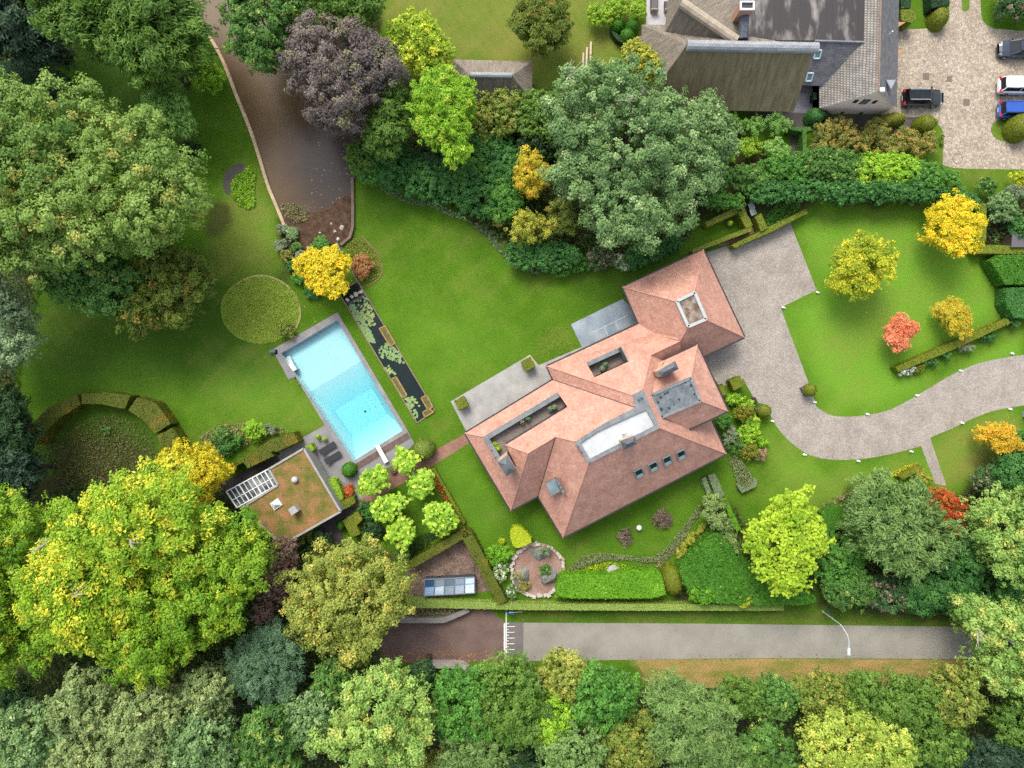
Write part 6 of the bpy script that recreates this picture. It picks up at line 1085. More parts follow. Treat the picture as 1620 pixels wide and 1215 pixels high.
shrub('golden euonymus band inside the periwinkle curve', [(1066, 884), (1076, 862), (1098, 838), (1114, 822), (1118, 832), (1104, 850), (1088, 868), (1072, 890)], .9, 'yellolive', 'golden_shrub', leaf=.22, rb=.5)
hedge('big dark green clipped hedge mass beside the acid catalpa', chaikin([(1072, 902), (1100, 872), (1126, 842), (1146, 846), (1168, 872), (1196, 900), (1236, 930), (1288, 938), (1292, 956), (1230, 958), (1150, 956), (1100, 950), (1086, 930)], 1), 2.4, 'hedgegreen', 'hedge_mass', jit=.9, size=.26, dens=90)
shrub('lighter green bush at the foot of the clipped hedge mass', ell(1108, 934, 22, 20), 2.6, 'thuja', 'light_bush', leaf=.24); shrub('small yellow bush at the street side of the hedge mass', ell(1174, 944, 12, 12), 2.6, 'yelgreen', 'yellow_bush', leaf=.24)
tree('weeping blue-green cedar trailing beside the hedge mass', [(1112, 800), (1124, 786), (1142, 792), (1150, 812), (1158, 840), (1172, 872), (1164, 876), (1146, 848), (1130, 828), (1114, 816)], 3.2, 'weep', 'weeping_cedar', style='feather', leaf=.5, zw=1.8, rb=.6, limbs=4)
shrub('yellow-green grass tuft above the weeping cedar', ell(1128, 796, 14, 10, n=10), 1.3, 'olive', 'grass_tuft', style='feather', leaf=.5)
hedge('low bright green hedge right of the weeping cedar', [(1144, 790), (1149, 788), (1164, 820), (1172, 836), (1166, 842), (1156, 824)], .7, 'thuja')
bx = 'low box edged beds near the villa'
for pts, lb, pk in [([(1110, 758), (1116, 754), (1125, 778), (1120, 784)], 'narrow left strip of the split box bed', 'sage'), ([(1120, 752), (1131, 749), (1146, 782), (1140, 792), (1132, 784)], 'right strip of the split box bed', 'sage')]: hedge(lb, pts, .6, pk, 'box_bed', group=bx, jit=.8)
patch('box_bed', 'mottled low box bed beside the villa corner', [(1150, 722), (1166, 720), (1182, 738), (1196, 760), (1190, 772), (1174, 778), (1166, 764)], .6, 'peri', 150, .2, group=bx); hedge('grey-green rim of the mottled box bed', [(1166, 768), (1174, 780), (1196, 770), (1198, 758), (1193, 758), (1190, 767), (1176, 774), (1169, 764)], .65, 'sage', 'box_bed', group=bx, jit=.8)
eb = 'shrubs packed beside the east wall of the villa'
for x, y, rx, ry, h, pk, lb in [(1162, 632, 12, 10, 1.2, 'limet', 'lime shrub directly below the square box cube'), (1178, 640, 14, 12, 1.2, 'limet', 'lime shrub beside the dark pot'), (1176, 654, 16, 14, 1.8, 'box', 'olive mounded shrub in the east border'), (1184, 684, 18, 16, 1.2, 'limet', 'bright green shrub at the drive side of the east border'), (1144, 665, 12, 12, 1.6, 'rhodo2', 'dark green shrub tucked at the villa corner'), (1156, 690, 12, 14, 1.2, 'sage', 'grey shrub in the east border'), (1164, 708, 14, 10, 1.1, 'mid', 'green shrub at the lower east border'), (1184, 716, 14, 14, 1.4, 'box', 'olive shrub beside the dry brown bush'), (1204, 718, 10, 10, 1.2, 'dry', 'dry brown bush at the end of the east border'), (1206, 704, 8, 8, 1, 'limet', 'small lime shrub at the drive corner'), (1188, 666, 10, 14, 1.2, 'limet', 'lime shrub below the dark pot')]: shrub(lb, ell(x, y, rx, ry, n=10), h, pk, 'border_shrub', group=eb, leaf=.24)
hedge('square clipped box cube beside the drive and villa', [(1154, 602), (1170, 595), (1178, 608), (1161, 618)], 1.4, 'box', 'box_cube'); hedge('small narrow clipped block against the villa wall', [(1137, 612), (1144, 608), (1150, 622), (1144, 627)], 1.2, 'box', 'box_cube')
hedge('clipped bar in front of the rounded feathery tree', [(1424, 754), (1458, 736), (1462, 741), (1428, 759)], 1.2, 'hedge'); patch('ground_cover', 'yellowing perennials beside the clipped bar', [(1408, 748), (1420, 742), (1450, 730), (1456, 734), (1424, 752), (1414, 756)], .6, 'gold', 70, .2); shrub('olive shrub behind the clipped bar', [(1440, 756), (1462, 744), (1472, 756), (1470, 766), (1448, 768)], 1.4, 'yellolive', 'low_bush', leaf=.24)
hedge('dark stepped hedge right of the acid catalpa', [(1300, 812), (1322, 800), (1338, 808), (1336, 832), (1304, 848)], 1.4, 'hedgegreen')
patch('ground_cover', 'low green edging along the lower lawn border', [(1288, 806), (1310, 790), (1340, 776), (1360, 766), (1362, 774), (1330, 792), (1300, 814)], .5, 'rocky', 70, .22)
for x, y, rx, ry, lb in [(988, 851, 12, 14, 'leafless brown shrub left of the white globe'), (1047, 821, 16, 15, 'leafless grey-brown shrub right of the white globe')]: shrub(lb, ell(x, y, rx, ry, n=10), .8, 'twig', 'bare_shrub', group='bare shrubs on the villa lawn', style='feather', leaf=.28, dens=.35)
# ---------------------------------------------------------------- potted plants and topiary in pots
def pot_plant(x, y, z, pk, label, r=.26, ph=.35, h=.5, name='potted_plant', cat='potted plant', potm=None, group=None, style='broad'):
    c = P(x, y, z + ph); c.z = z; t = thing(name, label, cat, c, group); m = MB().lathe(c, [(r * .7, 0), (r, ph), (r * .86, ph), (r * .8, ph - .06)], 14); m.build('pot', potm or flat('stone_pot', (132, 126, 116)), t, smooth=False)
    SEED[0] += 1; rng = np.random.default_rng(SEED[0]); A, B, Cc, pa = PAL[pk]; n = 90; d = unit(rng.normal(size=(n, 3)) + np.array([0, 0, .5])); d[:, 2] = np.abs(d[:, 2])
    pos = np.array([c.x, c.y, z + ph]) + d * np.array([r * 1.15, r * 1.15, h]) * rng.uniform(.5, 1, (n, 1)); V, Q = cards(rng, pos, d + np.array([0, 0, .5]) + rng.normal(0, .3, (n, 3)), rng.uniform(.12, .22, n), .6)
    f = rng.random((n, 1)); soup_mesh('plant', V, Q, np.zeros((0, 3), int), A * (1 - f) + B * f, t); return t
for x, y, z, pk, lb in ROOFPOTS: pot_plant(x, y, z, pk, lb, r=.3, group='pots on the roof terraces')
pot_plant(503.5, 691, .03, 'hedgelime', 'left potted plant of the pair behind the sun loungers', group='pots on the patio', h=.7); pot_plant(513.5, 694.5, .03, 'hedgelime', 'right potted plant of the pair behind the sun loungers', group='pots on the patio', h=.7)
TERRA = flat('terracotta', (168, 116, 88), .8)
pot_plant(621.5, 744, .02, 'twig', 'round terracotta pot between two young catalpas', r=.36, ph=.5, h=.12, potm=TERRA); pot_plant(1154.5, 353, .0, 'acid', 'yellow potted plant inside the small hedge garden', r=.3, ph=.5, h=.6)
pot_plant(840, 590, .03, 'twig', 'tiny pot on the pale terrace near the villa wall', r=.12, ph=.2, h=.05) if False else None
def planter_topiary(px, py, label, size=1.15, kind='cube', pk='box', group=None, rz=.52, ph=.45, hh=1.35):
    c = P(px, py, hh); c.z = .03; t = thing('topiary_planter', label, 'topiary', c, group); s = size * .86
    MB().box((c.x, c.y, .03 + ph / 2), (s, s, ph), rz).build('planter', flat('lead_planter', (92, 92, 94), .6), t)
    if kind == 'cube':
        ca, sa = math.cos(rz), math.sin(rz); q4 = [(c.x + a * ca - b * sa, c.y + a * sa + b * ca) for a, b in ((-size / 2, -size / 2), (size / 2, -size / 2), (size / 2, size / 2), (-size / 2, size / 2))]; tv, tr = tri_prism(q4, hh, ph)
    else: tv, tr = ball_tris((c.x, c.y, ph + size * .5), size * .56)
    clad('topiary', tv, tr, pk, 170, .13, t); return t
planter_topiary(730, 638, 'left box topiary cube at the west end of the terrace', group='box cubes on the terrace'); planter_topiary(835.5, 576, 'right box topiary cube near the long grass quarter', group='box cubes on the terrace')
planter_topiary(1281, 617, 'box ball in a planter at the lawn side of the drive', 1.25, 'ball', group='box balls in planters beside the drive', hh=1.0); planter_topiary(1208, 650, 'box ball in a planter beside the east border', 1.3, 'ball', group='box balls in planters beside the drive', hh=1.0)
c = P(1193.5, 634, .6); c.z = 0; t = thing('plant_pot', 'dark blue-black square pot beside the drive', 'pot', c); MB().box((c.x, c.y, .3), (.55, .6, .6), .45).build('pot', flat('blue_black', (38, 42, 58), .4), t); MB().box((c.x, c.y, .605), (.42, .46, .03), .45).build('soil', SOILM, t)
# ---------------------------------------------------------------- sun loungers
def lounger(pts, label):
    q4 = PP(pts, .4); c = sum(q4, Vector()) / 2; c.z = .03; t = thing('sun_lounger', label, 'sun lounger', c, 'sun loungers on the patio'); e = (q4[1] - q4[0]); L_ = e.length; e.normalize(); n = Vector((-e.y, e.x, 0)); wd = .68
    o = lambda a, b, z: c + e * a + n * b + Vector((0, 0, z)); m = MB(); cm = flat('charcoal_mesh', (48, 48, 52), .8)
    MB().prism([(p.x, p.y) for p in (o(-L_ / 2 + .55, -wd / 2, 0), o(L_ / 2, -wd / 2, 0), o(L_ / 2, wd / 2, 0), o(-L_ / 2 + .55, wd / 2, 0))], .30, .38, True).build('seat', cm, t)
    a, b = o(-L_ / 2 + .55, 0, .36), o(-L_ / 2, 0, .66); MB().bar(a, b, wd, .07).build('backrest', cm, t)
    for x, y in ((L_ / 2 - .2, .28), (L_ / 2 - .2, -.28), (-L_ / 2 + .6, .28), (-L_ / 2 + .6, -.28)): MB().tube([o(x, y, 0), o(x, y, .3)], .03).build('leg', DARK, t)
lounger([(507, 716), (530, 702)], 'upper of two charcoal sun loungers beside the pool'); lounger([(515.5, 730.5), (538.5, 717)], 'lower of two charcoal sun loungers beside the pool')
c = P(433, 557); t = thing('pool_pump', 'small grey pump unit at the west corner of the pool', 'pump', c); MB().tube([c + Vector((-.35, 0, .25)), c + Vector((.3, .1, .25))], .22, 12).build('tank', flat('pump_grey', (88, 96, 104)), t); MB().box((c.x, c.y, .03), (.9, .5, .06)).build('base', CONC, t)
# ---------------------------------------------------------------- lily pond contents
def plane_poly(mb, x, y, r, z, rg, notch=True):
    c = P(x, y); a0 = rg.uniform(0, 6.28); pts = [Vector((c.x + r * math.cos(a0 + t), c.y + r * math.sin(a0 + t), z)) for t in np.linspace(.35 if notch else 0, 6.28 if notch else 5.8, 9)]
    if notch: pts.append(Vector((c.x, c.y, z)))
    mb.poly(pts)
rg = random.Random(4); PADS = [mat('lily_pad' + str(i), a, b, scale=5) for i, (a, b) in enumerate([((112, 142, 88), (142, 166, 108)), ((128, 150, 84), (156, 172, 104))])]
for i, (poly, n, lb) in enumerate([([(552, 484), (560, 480), (572, 500), (590, 530), (594, 544), (582, 542), (568, 520), (555, 496)], 230, 'largest raft of lily pads along the west side of the pond'), ([(570, 482), (582, 478), (590, 490), (594, 514), (582, 516), (572, 500)], 90, 'raft of pads at the upper right of the largest raft'),
        ([(598, 552), (612, 542), (628, 552), (634, 560), (640, 574), (632, 574), (618, 568), (604, 566)], 130, 'raft of lily pads below the first grass planter box'), ([(608, 582), (616, 578), (626, 592), (620, 594), (610, 588)], 26, 'small group of pads midway down the pond'), ([(640, 630), (646, 628), (656, 644), (662, 660), (656, 662), (646, 648)], 70, 'strip of pads at the lower west corner of the pond'), ([(652, 624), (660, 634), (664, 644), (658, 642), (650, 630)], 14, 'sparse pads near the lower planter boxes'), ([(556, 476), (578, 468), (584, 476), (566, 484)], 14, 'few pads below the white stones')]):
    wp = poly; m = MB(); xs = [p[0] for p in poly]; ys = [p[1] for p in poly]; k = 0; tries = 0
    while k < n and tries < 8000:
        tries += 1; x, y = rg.uniform(min(xs), max(xs)), rg.uniform(min(ys), max(ys))
        if inpoly(poly, np.array([x]), np.array([y]))[0] and inpoly(lily, np.array([x]), np.array([y]))[0]: plane_poly(m, x, y, rg.uniform(.08, .15), .062 + rg.uniform(0, .03), rg); k += 1
    tag(m.build('lily_pads', PADS[i % 2]), lb, 'water lily', 'lily pad rafts on the pond')
TIMB = mat('ochre_timber', (140, 114, 62), (164, 138, 86), scale=3, fine=.12)
for i, (pts, lb) in enumerate([([(600.5, 520), (609.5, 516), (625.5, 543), (617.5, 548)], 'highest grass planter box on the east side of the pond'), ([(619.5, 600), (627, 596), (644, 625), (637, 629)], 'grass planter box on the west side of the pond'), ([(666.5, 629.5), (675.5, 624.5), (685, 644), (677, 648)], 'upper of two corner planter boxes in the pond'), ([(669, 652), (678, 647), (687, 651), (672.5, 660)], 'small corner planter box at the lower pond end')]):
    q4 = PP(pts); c = sum(q4, Vector()) / 4; t = thing('pond_planter', lb, 'planter', c, 'timber edged planters in the pond'); m = MB()
    for a, b in zip(q4, q4[1:] + q4[:1]): m.bar(a + Vector((0, 0, .1)), b + Vector((0, 0, .1)), .14, .2)
    m.build('timber_edge', TIMB, t); MB().prism([(p.x, p.y) for p in q4], 0, .16).build('planting', mat('marsh_plants', (84, 84, 44), (116, 110, 66), scale=3, bump=.8, fine=.3, fscale=9), t)
m = MB(); L4 = PP(lily)
for k in range(4): m.bar(L4[k] + Vector((0, 0, .04)), L4[(k + 1) % 4] + Vector((0, 0, .04)), .12, .12)
tag(m.build('pond_edging', mat('edge_timber', (122, 104, 84), (144, 124, 100), scale=2)), 'thin timber edging framing the dark lily pond', 'edging')
c0, c1 = P(544, 466), P(571, 478); tag(MB().bar(P(551, 481) + Vector((0, 0, .06)), P(579, 466) + Vector((0, 0, .06)), .3, .04).build('stepping_slab', flat('dark_slab', (62, 56, 56))), 'dark narrow slab crossing the head of the lily pond', 'slab')
def rock(name, label, px, py, r, h, m, cat='rock', group=None, seed=0, sq=(1, 1)):
    bm = bmesh.new(); bmesh.ops.create_icosphere(bm, subdivisions=3, radius=1); rg = np.random.default_rng(seed + int(px)); k = rg.uniform(-1, 1, (9, 3)); kk = rg.uniform(.5, .95, 9); c = P(px, py, h * .5); c.z = 0
    for v in bm.verts:
        p = np.array(v.co); s = 1.0
        for a, q_ in zip(k, kk):
            d = np.dot(p, a / np.linalg.norm(a)); 
            if d > q_: p = p - (d - q_) * a / np.linalg.norm(a)
        p = p * (1 + .05 * math.sin(9 * p[0] + seed) * math.sin(8 * p[1] + 2)); v.co = (c.x + p[0] * r * sq[0], c.y + p[1] * r * sq[1], max(p[2], -.15) * h * .9 + .1 * h)
    me = bpy.data.meshes.new(name); bm.to_mesh(me); bm.free(); me.materials.append(m); o = bpy.data.objects.new(name, me); COL.objects.link(o); return tag(o, label, cat, group)
WST = mat('pale_limestone', (170, 160, 146), (204, 196, 184), scale=3, rough=.9, bump=.3, fine=.1)
for i, (x, y, r) in enumerate([(549.5, 474, .24), (556, 469.5, .26), (562.5, 465.5, .3), (570, 461.5, .3)]): rock('stepping_stone', ['first', 'second', 'third', 'fourth'][i] + ' pale stepping stone from the west in the lily pond', x, y, r, .3, WST, 'stone', 'pale stepping stones in the lily pond', i)
for i, (x, y, r, lb) in enumerate([(541, 360, .3, 'largest pale stone on the mud bank'), (506, 368, .18, 'small pale stone on the middle of the mud bank'), (530, 366, .22, 'pale stone lower on the right mud bank'), (524, 354, .15, 'pebble near the top right mud bank'), (534, 378, .25, 'pale stone at the foot of the mud bank'), (472, 401, .4, 'broad white stone left of the golden maple'), (460, 380, .25, 'tan stone in the middle of the rockery'), (487, 392, .2, 'grey stone near the green clump')]): rock('garden_stone', lb, x, y, r, r, WST, 'stone', 'loose pale stones around the mud bank', i)
# ---------------------------------------------------------------- pond walls and edging
def strip(name, pts, wd, h, m, label, cat):
    pts = PP(chaikin(pts, 1, False)); mb = MB(); Ls, Rs = [], []
    for i, p in enumerate(pts):
        d = (pts[min(i + 1, len(pts) - 1)] - pts[max(i - 1, 0)]).normalized(); n = Vector((-d.y, d.x, 0)) * wd / 2; Ls.append(p + n); Rs.append(p - n)
    mb.prism([(p.x, p.y) for p in Ls + Rs[::-1]], 0, h); return tag(mb.build(name, m), label, cat)
strip('pond_edging', [(300, -60), (301, 10), (312, 28), (327, 48), (342, 74), (354, 97), (364, 122), (374, 150), (387, 181), (397, 206), (406, 232), (416, 265), (426, 298), (438, 325), (452, 360)], .34, .35, mat('pale_timber', (176, 150, 120), (206, 182, 150), scale=1.2, detail=8, fine=.15, fscale=3), 'long pale curved edging along the brown pond', 'edging')
strip('pond_edging', [(558, 282), (559, 320), (559, 372), (540, 388)], .3, .35, mat('old_timber', (104, 92, 80), (126, 112, 96), scale=2), 'straight brown edging on the lawn side of the pond', 'edging')
strip('stream_edging', [(533, 384), (541, 402), (552, 420), (566, 445)], .14, .15, mat('grey_edge', (120, 124, 128), (140, 142, 144), scale=2), 'thin grey edging beside the little stream', 'edging')
strip('lawn_edging', [(572, 374), (590, 392), (604, 416), (604, 436), (590, 448), (570, 456)], .22, .06, mat('worn_edge', (104, 96, 56), (124, 112, 70), scale=2), 'worn edging curve around the orange-brown bush', 'edging')
strip('meadow_rim', [(372, 452), (390, 440), (415, 435), (440, 442), (460, 456), (472, 478), (476, 496), (472, 512), (462, 530)], .22, .08, mat('worn_rim', (150, 142, 92), (170, 160, 112), scale=2), 'thin pale worn rim around the round grass disc', 'edging')
strip('bridge_parapet', [(613, 966), (628, 977), (632, 978), (700, 978), (706, 977), (742, 961)], .55, .8, CONC, 'upper grey bridge parapet with angled ends', 'parapet')
strip('bridge_parapet', [(650, 1058), (660, 1049), (664, 1048), (728, 1048), (734, 1049), (749, 1062)], .6, .9, mat('pale_conc', (150, 142, 134), (170, 162, 154), scale=1.5, fine=.1), 'lower pale bridge parapet half hidden by trees', 'parapet')
# ---------------------------------------------------------------- rock circle
ci = P(851, 901); ring = MB(); rg = random.Random(9); RC = .0700 * 41
sheet('rock_circle_gravel', [(851 + 42 * math.cos(t), 901 + 42 * math.sin(t)) for t in np.arange(40) / 40 * 6.283], .02, mat('russet_gravel', (136, 104, 88), (164, 136, 122), scale=.5, rough=1, fine=.2, fscale=9, bump=.5, bscale=14))
t = thing('stone_ring', 'low ring wall of pale rough stones around three boulders', 'stone wall', ci); n = 44
for k in range(n):
    a = 2 * math.pi * (k + rg.uniform(-.2, .2)) / n; r = RC * rg.uniform(.97, 1.05); h = rg.uniform(.25, .4)
    if 1.25 < a % 6.283 < 1.55: continue
    MBk = MB().box((ci.x + r * math.cos(a), ci.y + r * math.sin(a), h / 2), (rg.uniform(.3, .46), rg.uniform(.3, .44), h), a + math.pi / 2 + rg.uniform(-.2, .2)); MBk.build('stone', WST if 2.0 < a or k % 3 else mat('tan_stone', (160, 128, 104), (186, 156, 132), scale=2, fine=.1), t, bevel=.05)
BOUL = mat('mossy_boulder', (96, 100, 92), (150, 152, 142), scale=1.1, detail=8, rough=.95, bump=.6, fine=.2, fscale=6)
def moss(x, y, r, h, pk, lb, nm): shrub(lb, ell(x, y, r, r * .8, n=8), h, pk, nm, leaf=.16, rb=.3)
for i, (x, y, r, h, sq, lb) in enumerate([(855, 877, 1.25, .9, (1, .75), 'grey mossy boulder at the top of the rock circle'), (865, 910, 1.15, 1.0, (1, 1), 'grey boulder at the right of the rock circle'), (826, 916, 1.35, .8, (.8, 1.1), 'planted grey boulder at the left of the rock circle')]): rock('boulder', lb, x, y, r, h, BOUL, 'boulder', 'boulders inside the rock circle', i + 3, sq)
for x, y, r, h, pk, lb in [(862, 872, 9, 1.05, 'sage', 'moss cushion on the top boulder'), (862, 900, 9, 1.15, 'mid', 'moss cushion on the right boulder'), (820, 912, 11, .95, 'rocky', 'alpine plants on the left boulder'), (830, 928, 10, .8, 'autumn', 'russet alpine plants at the foot of the left boulder')]: moss(x, y, r, h, pk, lb, 'moss_cushion')
rock('garden_stone', 'small grey stone at the top rim of the rock circle', 849, 860, .3, .4, BOUL, 'stone', None, 7); rock('garden_stone', 'pale grey rock between heather and thuja row', 972, 906, .85, .6, mat('pale_rock', (150, 150, 150), (190, 188, 190), scale=1.5, bump=.5, fine=.12), 'stone', None, 2)
# ---------------------------------------------------------------- cold frame
q4 = [P(x, y, 1.0) for x, y in ((672.6, 915.6), (751, 912), (751, 938.5), (670.4, 943))]; cc = sum(q4, Vector()) / 4; cc.z = 0; t = thing('cold_frame', 'low glasshouse with five pale blue panes on brown gravel', 'greenhouse', cc); m = MB()
hi = [q4[0] + Vector((0, 0, .25)), q4[1] + Vector((0, 0, .25)), q4[2] - Vector((0, 0, .1)), q4[3] - Vector((0, 0, .1))]
m2 = MB(); b4 = [Vector((p.x, p.y, 0)) for p in hi]
for k in range(4): m2.poly([b4[k], hi[k] - Vector((0, 0, .06)), hi[(k + 1) % 4] - Vector((0, 0, .06)), b4[(k + 1) % 4]]); m2.poly([b4[k], b4[(k + 1) % 4], hi[(k + 1) % 4] - Vector((0, 0, .06)), hi[k] - Vector((0, 0, .06))])
m2.build('base_wall', flat('slate_blue', (92, 100, 108), .6), t)
for k in range(6): m.bar(hi[0].lerp(hi[1], k / 5), hi[3].lerp(hi[2], k / 5), .1, .08)
for a, b in ((0, 1), (3, 2)): m.bar(hi[a], hi[b], .1, .1)
m.bar(hi[0].lerp(hi[3], .48), hi[1].lerp(hi[2], .40), .03, .05); m.build('frame', flat('frame_grey', (112, 124, 132)), t)
for k in range(5):
    for j in range(2):
        f0, f1 = k / 5 + .012, (k + 1) / 5 - .012; g0, g1_ = (0.02, .46)[j], (.5, .98)[j]; pt = lambda f, g: hi[0].lerp(hi[1], f).lerp(hi[3].lerp(hi[2], f), g) - Vector((0, 0, .01))
        col = [[(52, 78, 108), (142, 172, 206)], [(128, 140, 148), (188, 204, 216)], [(96, 110, 124), (138, 152, 164)], [(130, 146, 162), (160, 174, 188)], [(190, 208, 226), (206, 218, 230)]][k][j]
        MB().poly([pt(f0, g1_), pt(f1, g1_), pt(f1, g0), pt(f0, g0)]).build('pane', mat('pane_%d_%d' % (k, j), col, [min(255, v * 1.1) for v in col], scale=1.2, rough=.15, spec=.5, stretch=(1, 4, 1)), t)
c = P(751, 902, .6); tag(MB().tube([P(751, 908), P(751, 892)], .03).build('garden_rod', DARK), 'thin dark rod lying behind the cold frame', 'rod')
# ---------------------------------------------------------------- street things
LG = flat('galvanised', (176, 180, 182), .4)
b0 = P(1301, 967); t = thing('street_lamp', 'tall grey street lamp arching over the road', 'street lamp', b0); hp = 4.1
MB().tube([b0, b0 + Vector((0, 0, hp))], [.075, .055]).build('pole', LG, t)
arm = [b0 + Vector((0, 0, hp)), b0 + Vector((.12, -.25, hp + .35)), b0 + Vector((.42, -.9, hp + .75)), b0 + Vector((.5, -1.6, hp + .9)), b0 + Vector((.45, -2.2, hp + .9))]
MB().tube(arm, .05).build('arm', LG, t); hd = arm[-1]; MB().box((hd.x, hd.y - .3, hd.z - .02), (.3, .75, .14)).build('lamp_head', flat('pale_lamp', (190, 196, 200), .4), t, bevel=.05); MB().box((hd.x, hd.y - .32, hd.z - .1), (.22, .5, .06)).build('diffuser', flat('diffuser', (214, 214, 208), .3), t); MB().lathe(b0, [(.12, 0), (.12, .35), (.08, .4)], 10).build('base', LG, t)
c = P(805, 963); t = thing('street_sign', 'leaning blue street sign on a thin white post beside the hedge', 'sign', c); MB().tube([P(827, 968), c + Vector((.1, -.05, 1.1))], .035).build('post', WHITE, t); a = c + Vector((.2, -.05, 1.05)); MB().bar(a + Vector((-.5, .1, .05)), a + Vector((.35, -.25, -.1)), .06, .4).build('sign_plate', flat('sign_blue', (30, 86, 160), .4), t)
for x, y, cc, lb in [(1311, 962, (40, 90, 170), 'small blue marker post at the gap in the street bushes'), (1327, 962, (215, 215, 215), 'small white marker post right of the blue one')]: c = P(x, y); MBx = MB().lathe(c, [(.07, 0), (.07, .5), (.03, .56)], 8).build('marker_post', flat('marker' + str(cc[0]), cc)); tag(MBx, lb, 'marker post')
rg = random.Random(6)
for i, (x, y, lb) in enumerate([(1291.5, 462.5, 'white drive light at the corner of the forecourt'), (1237.5, 486.5, 'white drive light at the inner lawn corner'), (1287, 636, 'white drive light below the planter box ball'), (1220, 666, 'white drive light at the east border end'), (1271, 719, 'white drive light on the lower left of the drive bend'), (1356, 729, 'white drive light at the bottom of the drive bend'), (1440, 714, 'white drive light left of the gravel path'), (1520, 669, 'white drive light above the lower right lawn'), (1596, 647, 'white drive light below the drive at the right edge'), (1370.5, 655, 'white drive light on the upper inside of the bend'), (1449, 625.5, 'white drive light midway along the upper drive edge'), (1518, 586.5, 'white drive light below the long narrow hedge'), (1599, 559, 'white drive light above the drive at the right edge')]):
    c = P(x, y); t = thing('drive_light', lb, 'drive light', c, 'low white lights edging the gravel drive'); MB().lathe(c, [(.11, 0), (.13, .16), (.1, .22), (.02, .25)], 10).build('lamp', WHITE, t); MB().box((c.x + .22, c.y - .03, .07), (.2, .12, .14), rg.uniform(0, 3)).build('spike', WHITE, t)
c = P(1011, 835, .4); o = MB().lathe((c.x, c.y, 0), [(.06, 0), (.08, .12), (.22, .2), (.31, .4), (.3, .52), (.2, .66), (.05, .72)], 18).build('globe_lamp', WHITE, smooth=True); tag(o, 'white globe lamp standing on the villa lawn', 'globe lamp')
for i, (x0, y0, x1, y1) in enumerate([(921.5, 84, 925, 112), (927, 76, 930.5, 112), (933, 68, 937, 110)]): q4 = PP([(x0, y0), (x0 + 2.8, y0), (x0 + 1.6, y1), (x0 - 1.2, y1)]); tag(MB().prism([(p.x, p.y) for p in q4], 0, .12 + .1 * i).build('garden_step', mat('sandstone', (196, 176, 150), (214, 196, 170), scale=1.5)), ['shortest left', 'middle', 'longest right'][i] + ' pale stone step on the top lawn', 'step', 'pale stone steps on the top lawn')
# neighbour's patio with sofas
sheet('pale_patio', [(1024, -60), (1077, -60), (1077, 40), (1022, 40)], .012, mat('pale_patio', (176, 174, 176), (192, 190, 192), scale=.8, fine=.05, extra=brick_extra(.9, .9, .012, .85, .03), uvs=True))
for i, (x, y, w_, d_) in enumerate([(1034, 8, 11, 22), (1058, 12, 16, 14)]):
    c = P(x, y); t = thing('garden_sofa', ['dark long garden sofa on the pale patio', 'dark garden armchair next to the thatched wing'][i], 'garden sofa', c); sx, sy = w_ * .07, d_ * .07; MB().box((c.x, c.y, .2), (sx, sy, .4)).build('base', flat('wicker', (58, 54, 52)), t); MB().box((c.x, c.y, .45), (sx * .8, sy * .85, .1)).build('seat_cushion', flat('cushion', (86, 82, 82)), t); MB().box((c.x, c.y - sy / 2 - .06, .38), (sx, .12, .75)).build('backrest', flat('pale_wicker', (150, 140, 124)), t)
c = P(1061, 35); t = thing('parasol', 'small folded pink parasol on the pale patio', 'parasol', c); MB().tube([c, c + Vector((0, 0, 1.2))], .03).build('pole', LG, t); MB().lathe(c, [(.05, .5), (.22, .7), (.16, 1.3), (.03, 1.9)], 10).build('canopy', flat('pale_pink', (196, 170, 176)), t)
c = P(1285, 158); t = thing('wheeled_bin', 'dark green wheeled bin in the passage beside the gable', 'bin', c); MB().box((c.x, c.y, .5), (.6, .7, 1.0)).build('body', flat('bin_black', (34, 38, 36)), t); MB().box((c.x, c.y, 1.03), (.66, .76, .07)).build('lid', flat('bin_green', (62, 92, 64)), t)
sheet('passage', [(1258, 136), (1300, 136), (1300, 180), (1250, 178)], .02, mat('grey_passage', (112, 114, 120), (128, 130, 136), scale=1, fine=.06))
sheet('retaining_path', [(1005, 60), (1014, 56), (1014, 90), (1005, 88)], .02, mat('sand_path', (170, 150, 126), (186, 166, 142), scale=1))
# white gate near the gable
c = P(1292, 196); t = thing('garden_gate', 'small white garden gate beside the gable bush', 'gate', c)
a, b = P(1291, 202), P(1297, 189)
for f in (0, .25, .5, .75, 1): p = a.lerp(b, f); MB().box((p.x, p.y, .5), (.06, .06, 1.0)).build('bar', WHITE, t)
for z in (.25, .9): MB().bar(a + Vector((0, 0, z)), b + Vector((0, 0, z)), .05, .06).build('rail', WHITE, t)
c = P(1617, 655); tag(MB().box((c.x + .4, c.y, .5), (.8, .6, 1.0)).box((c.x + .4, c.y, 1.03), (.9, .7, .06)).build('gate_pillar', flat('pillar_grey', (150, 160, 166))), 'grey gate pillar at the drive by the right edge', 'pillar')
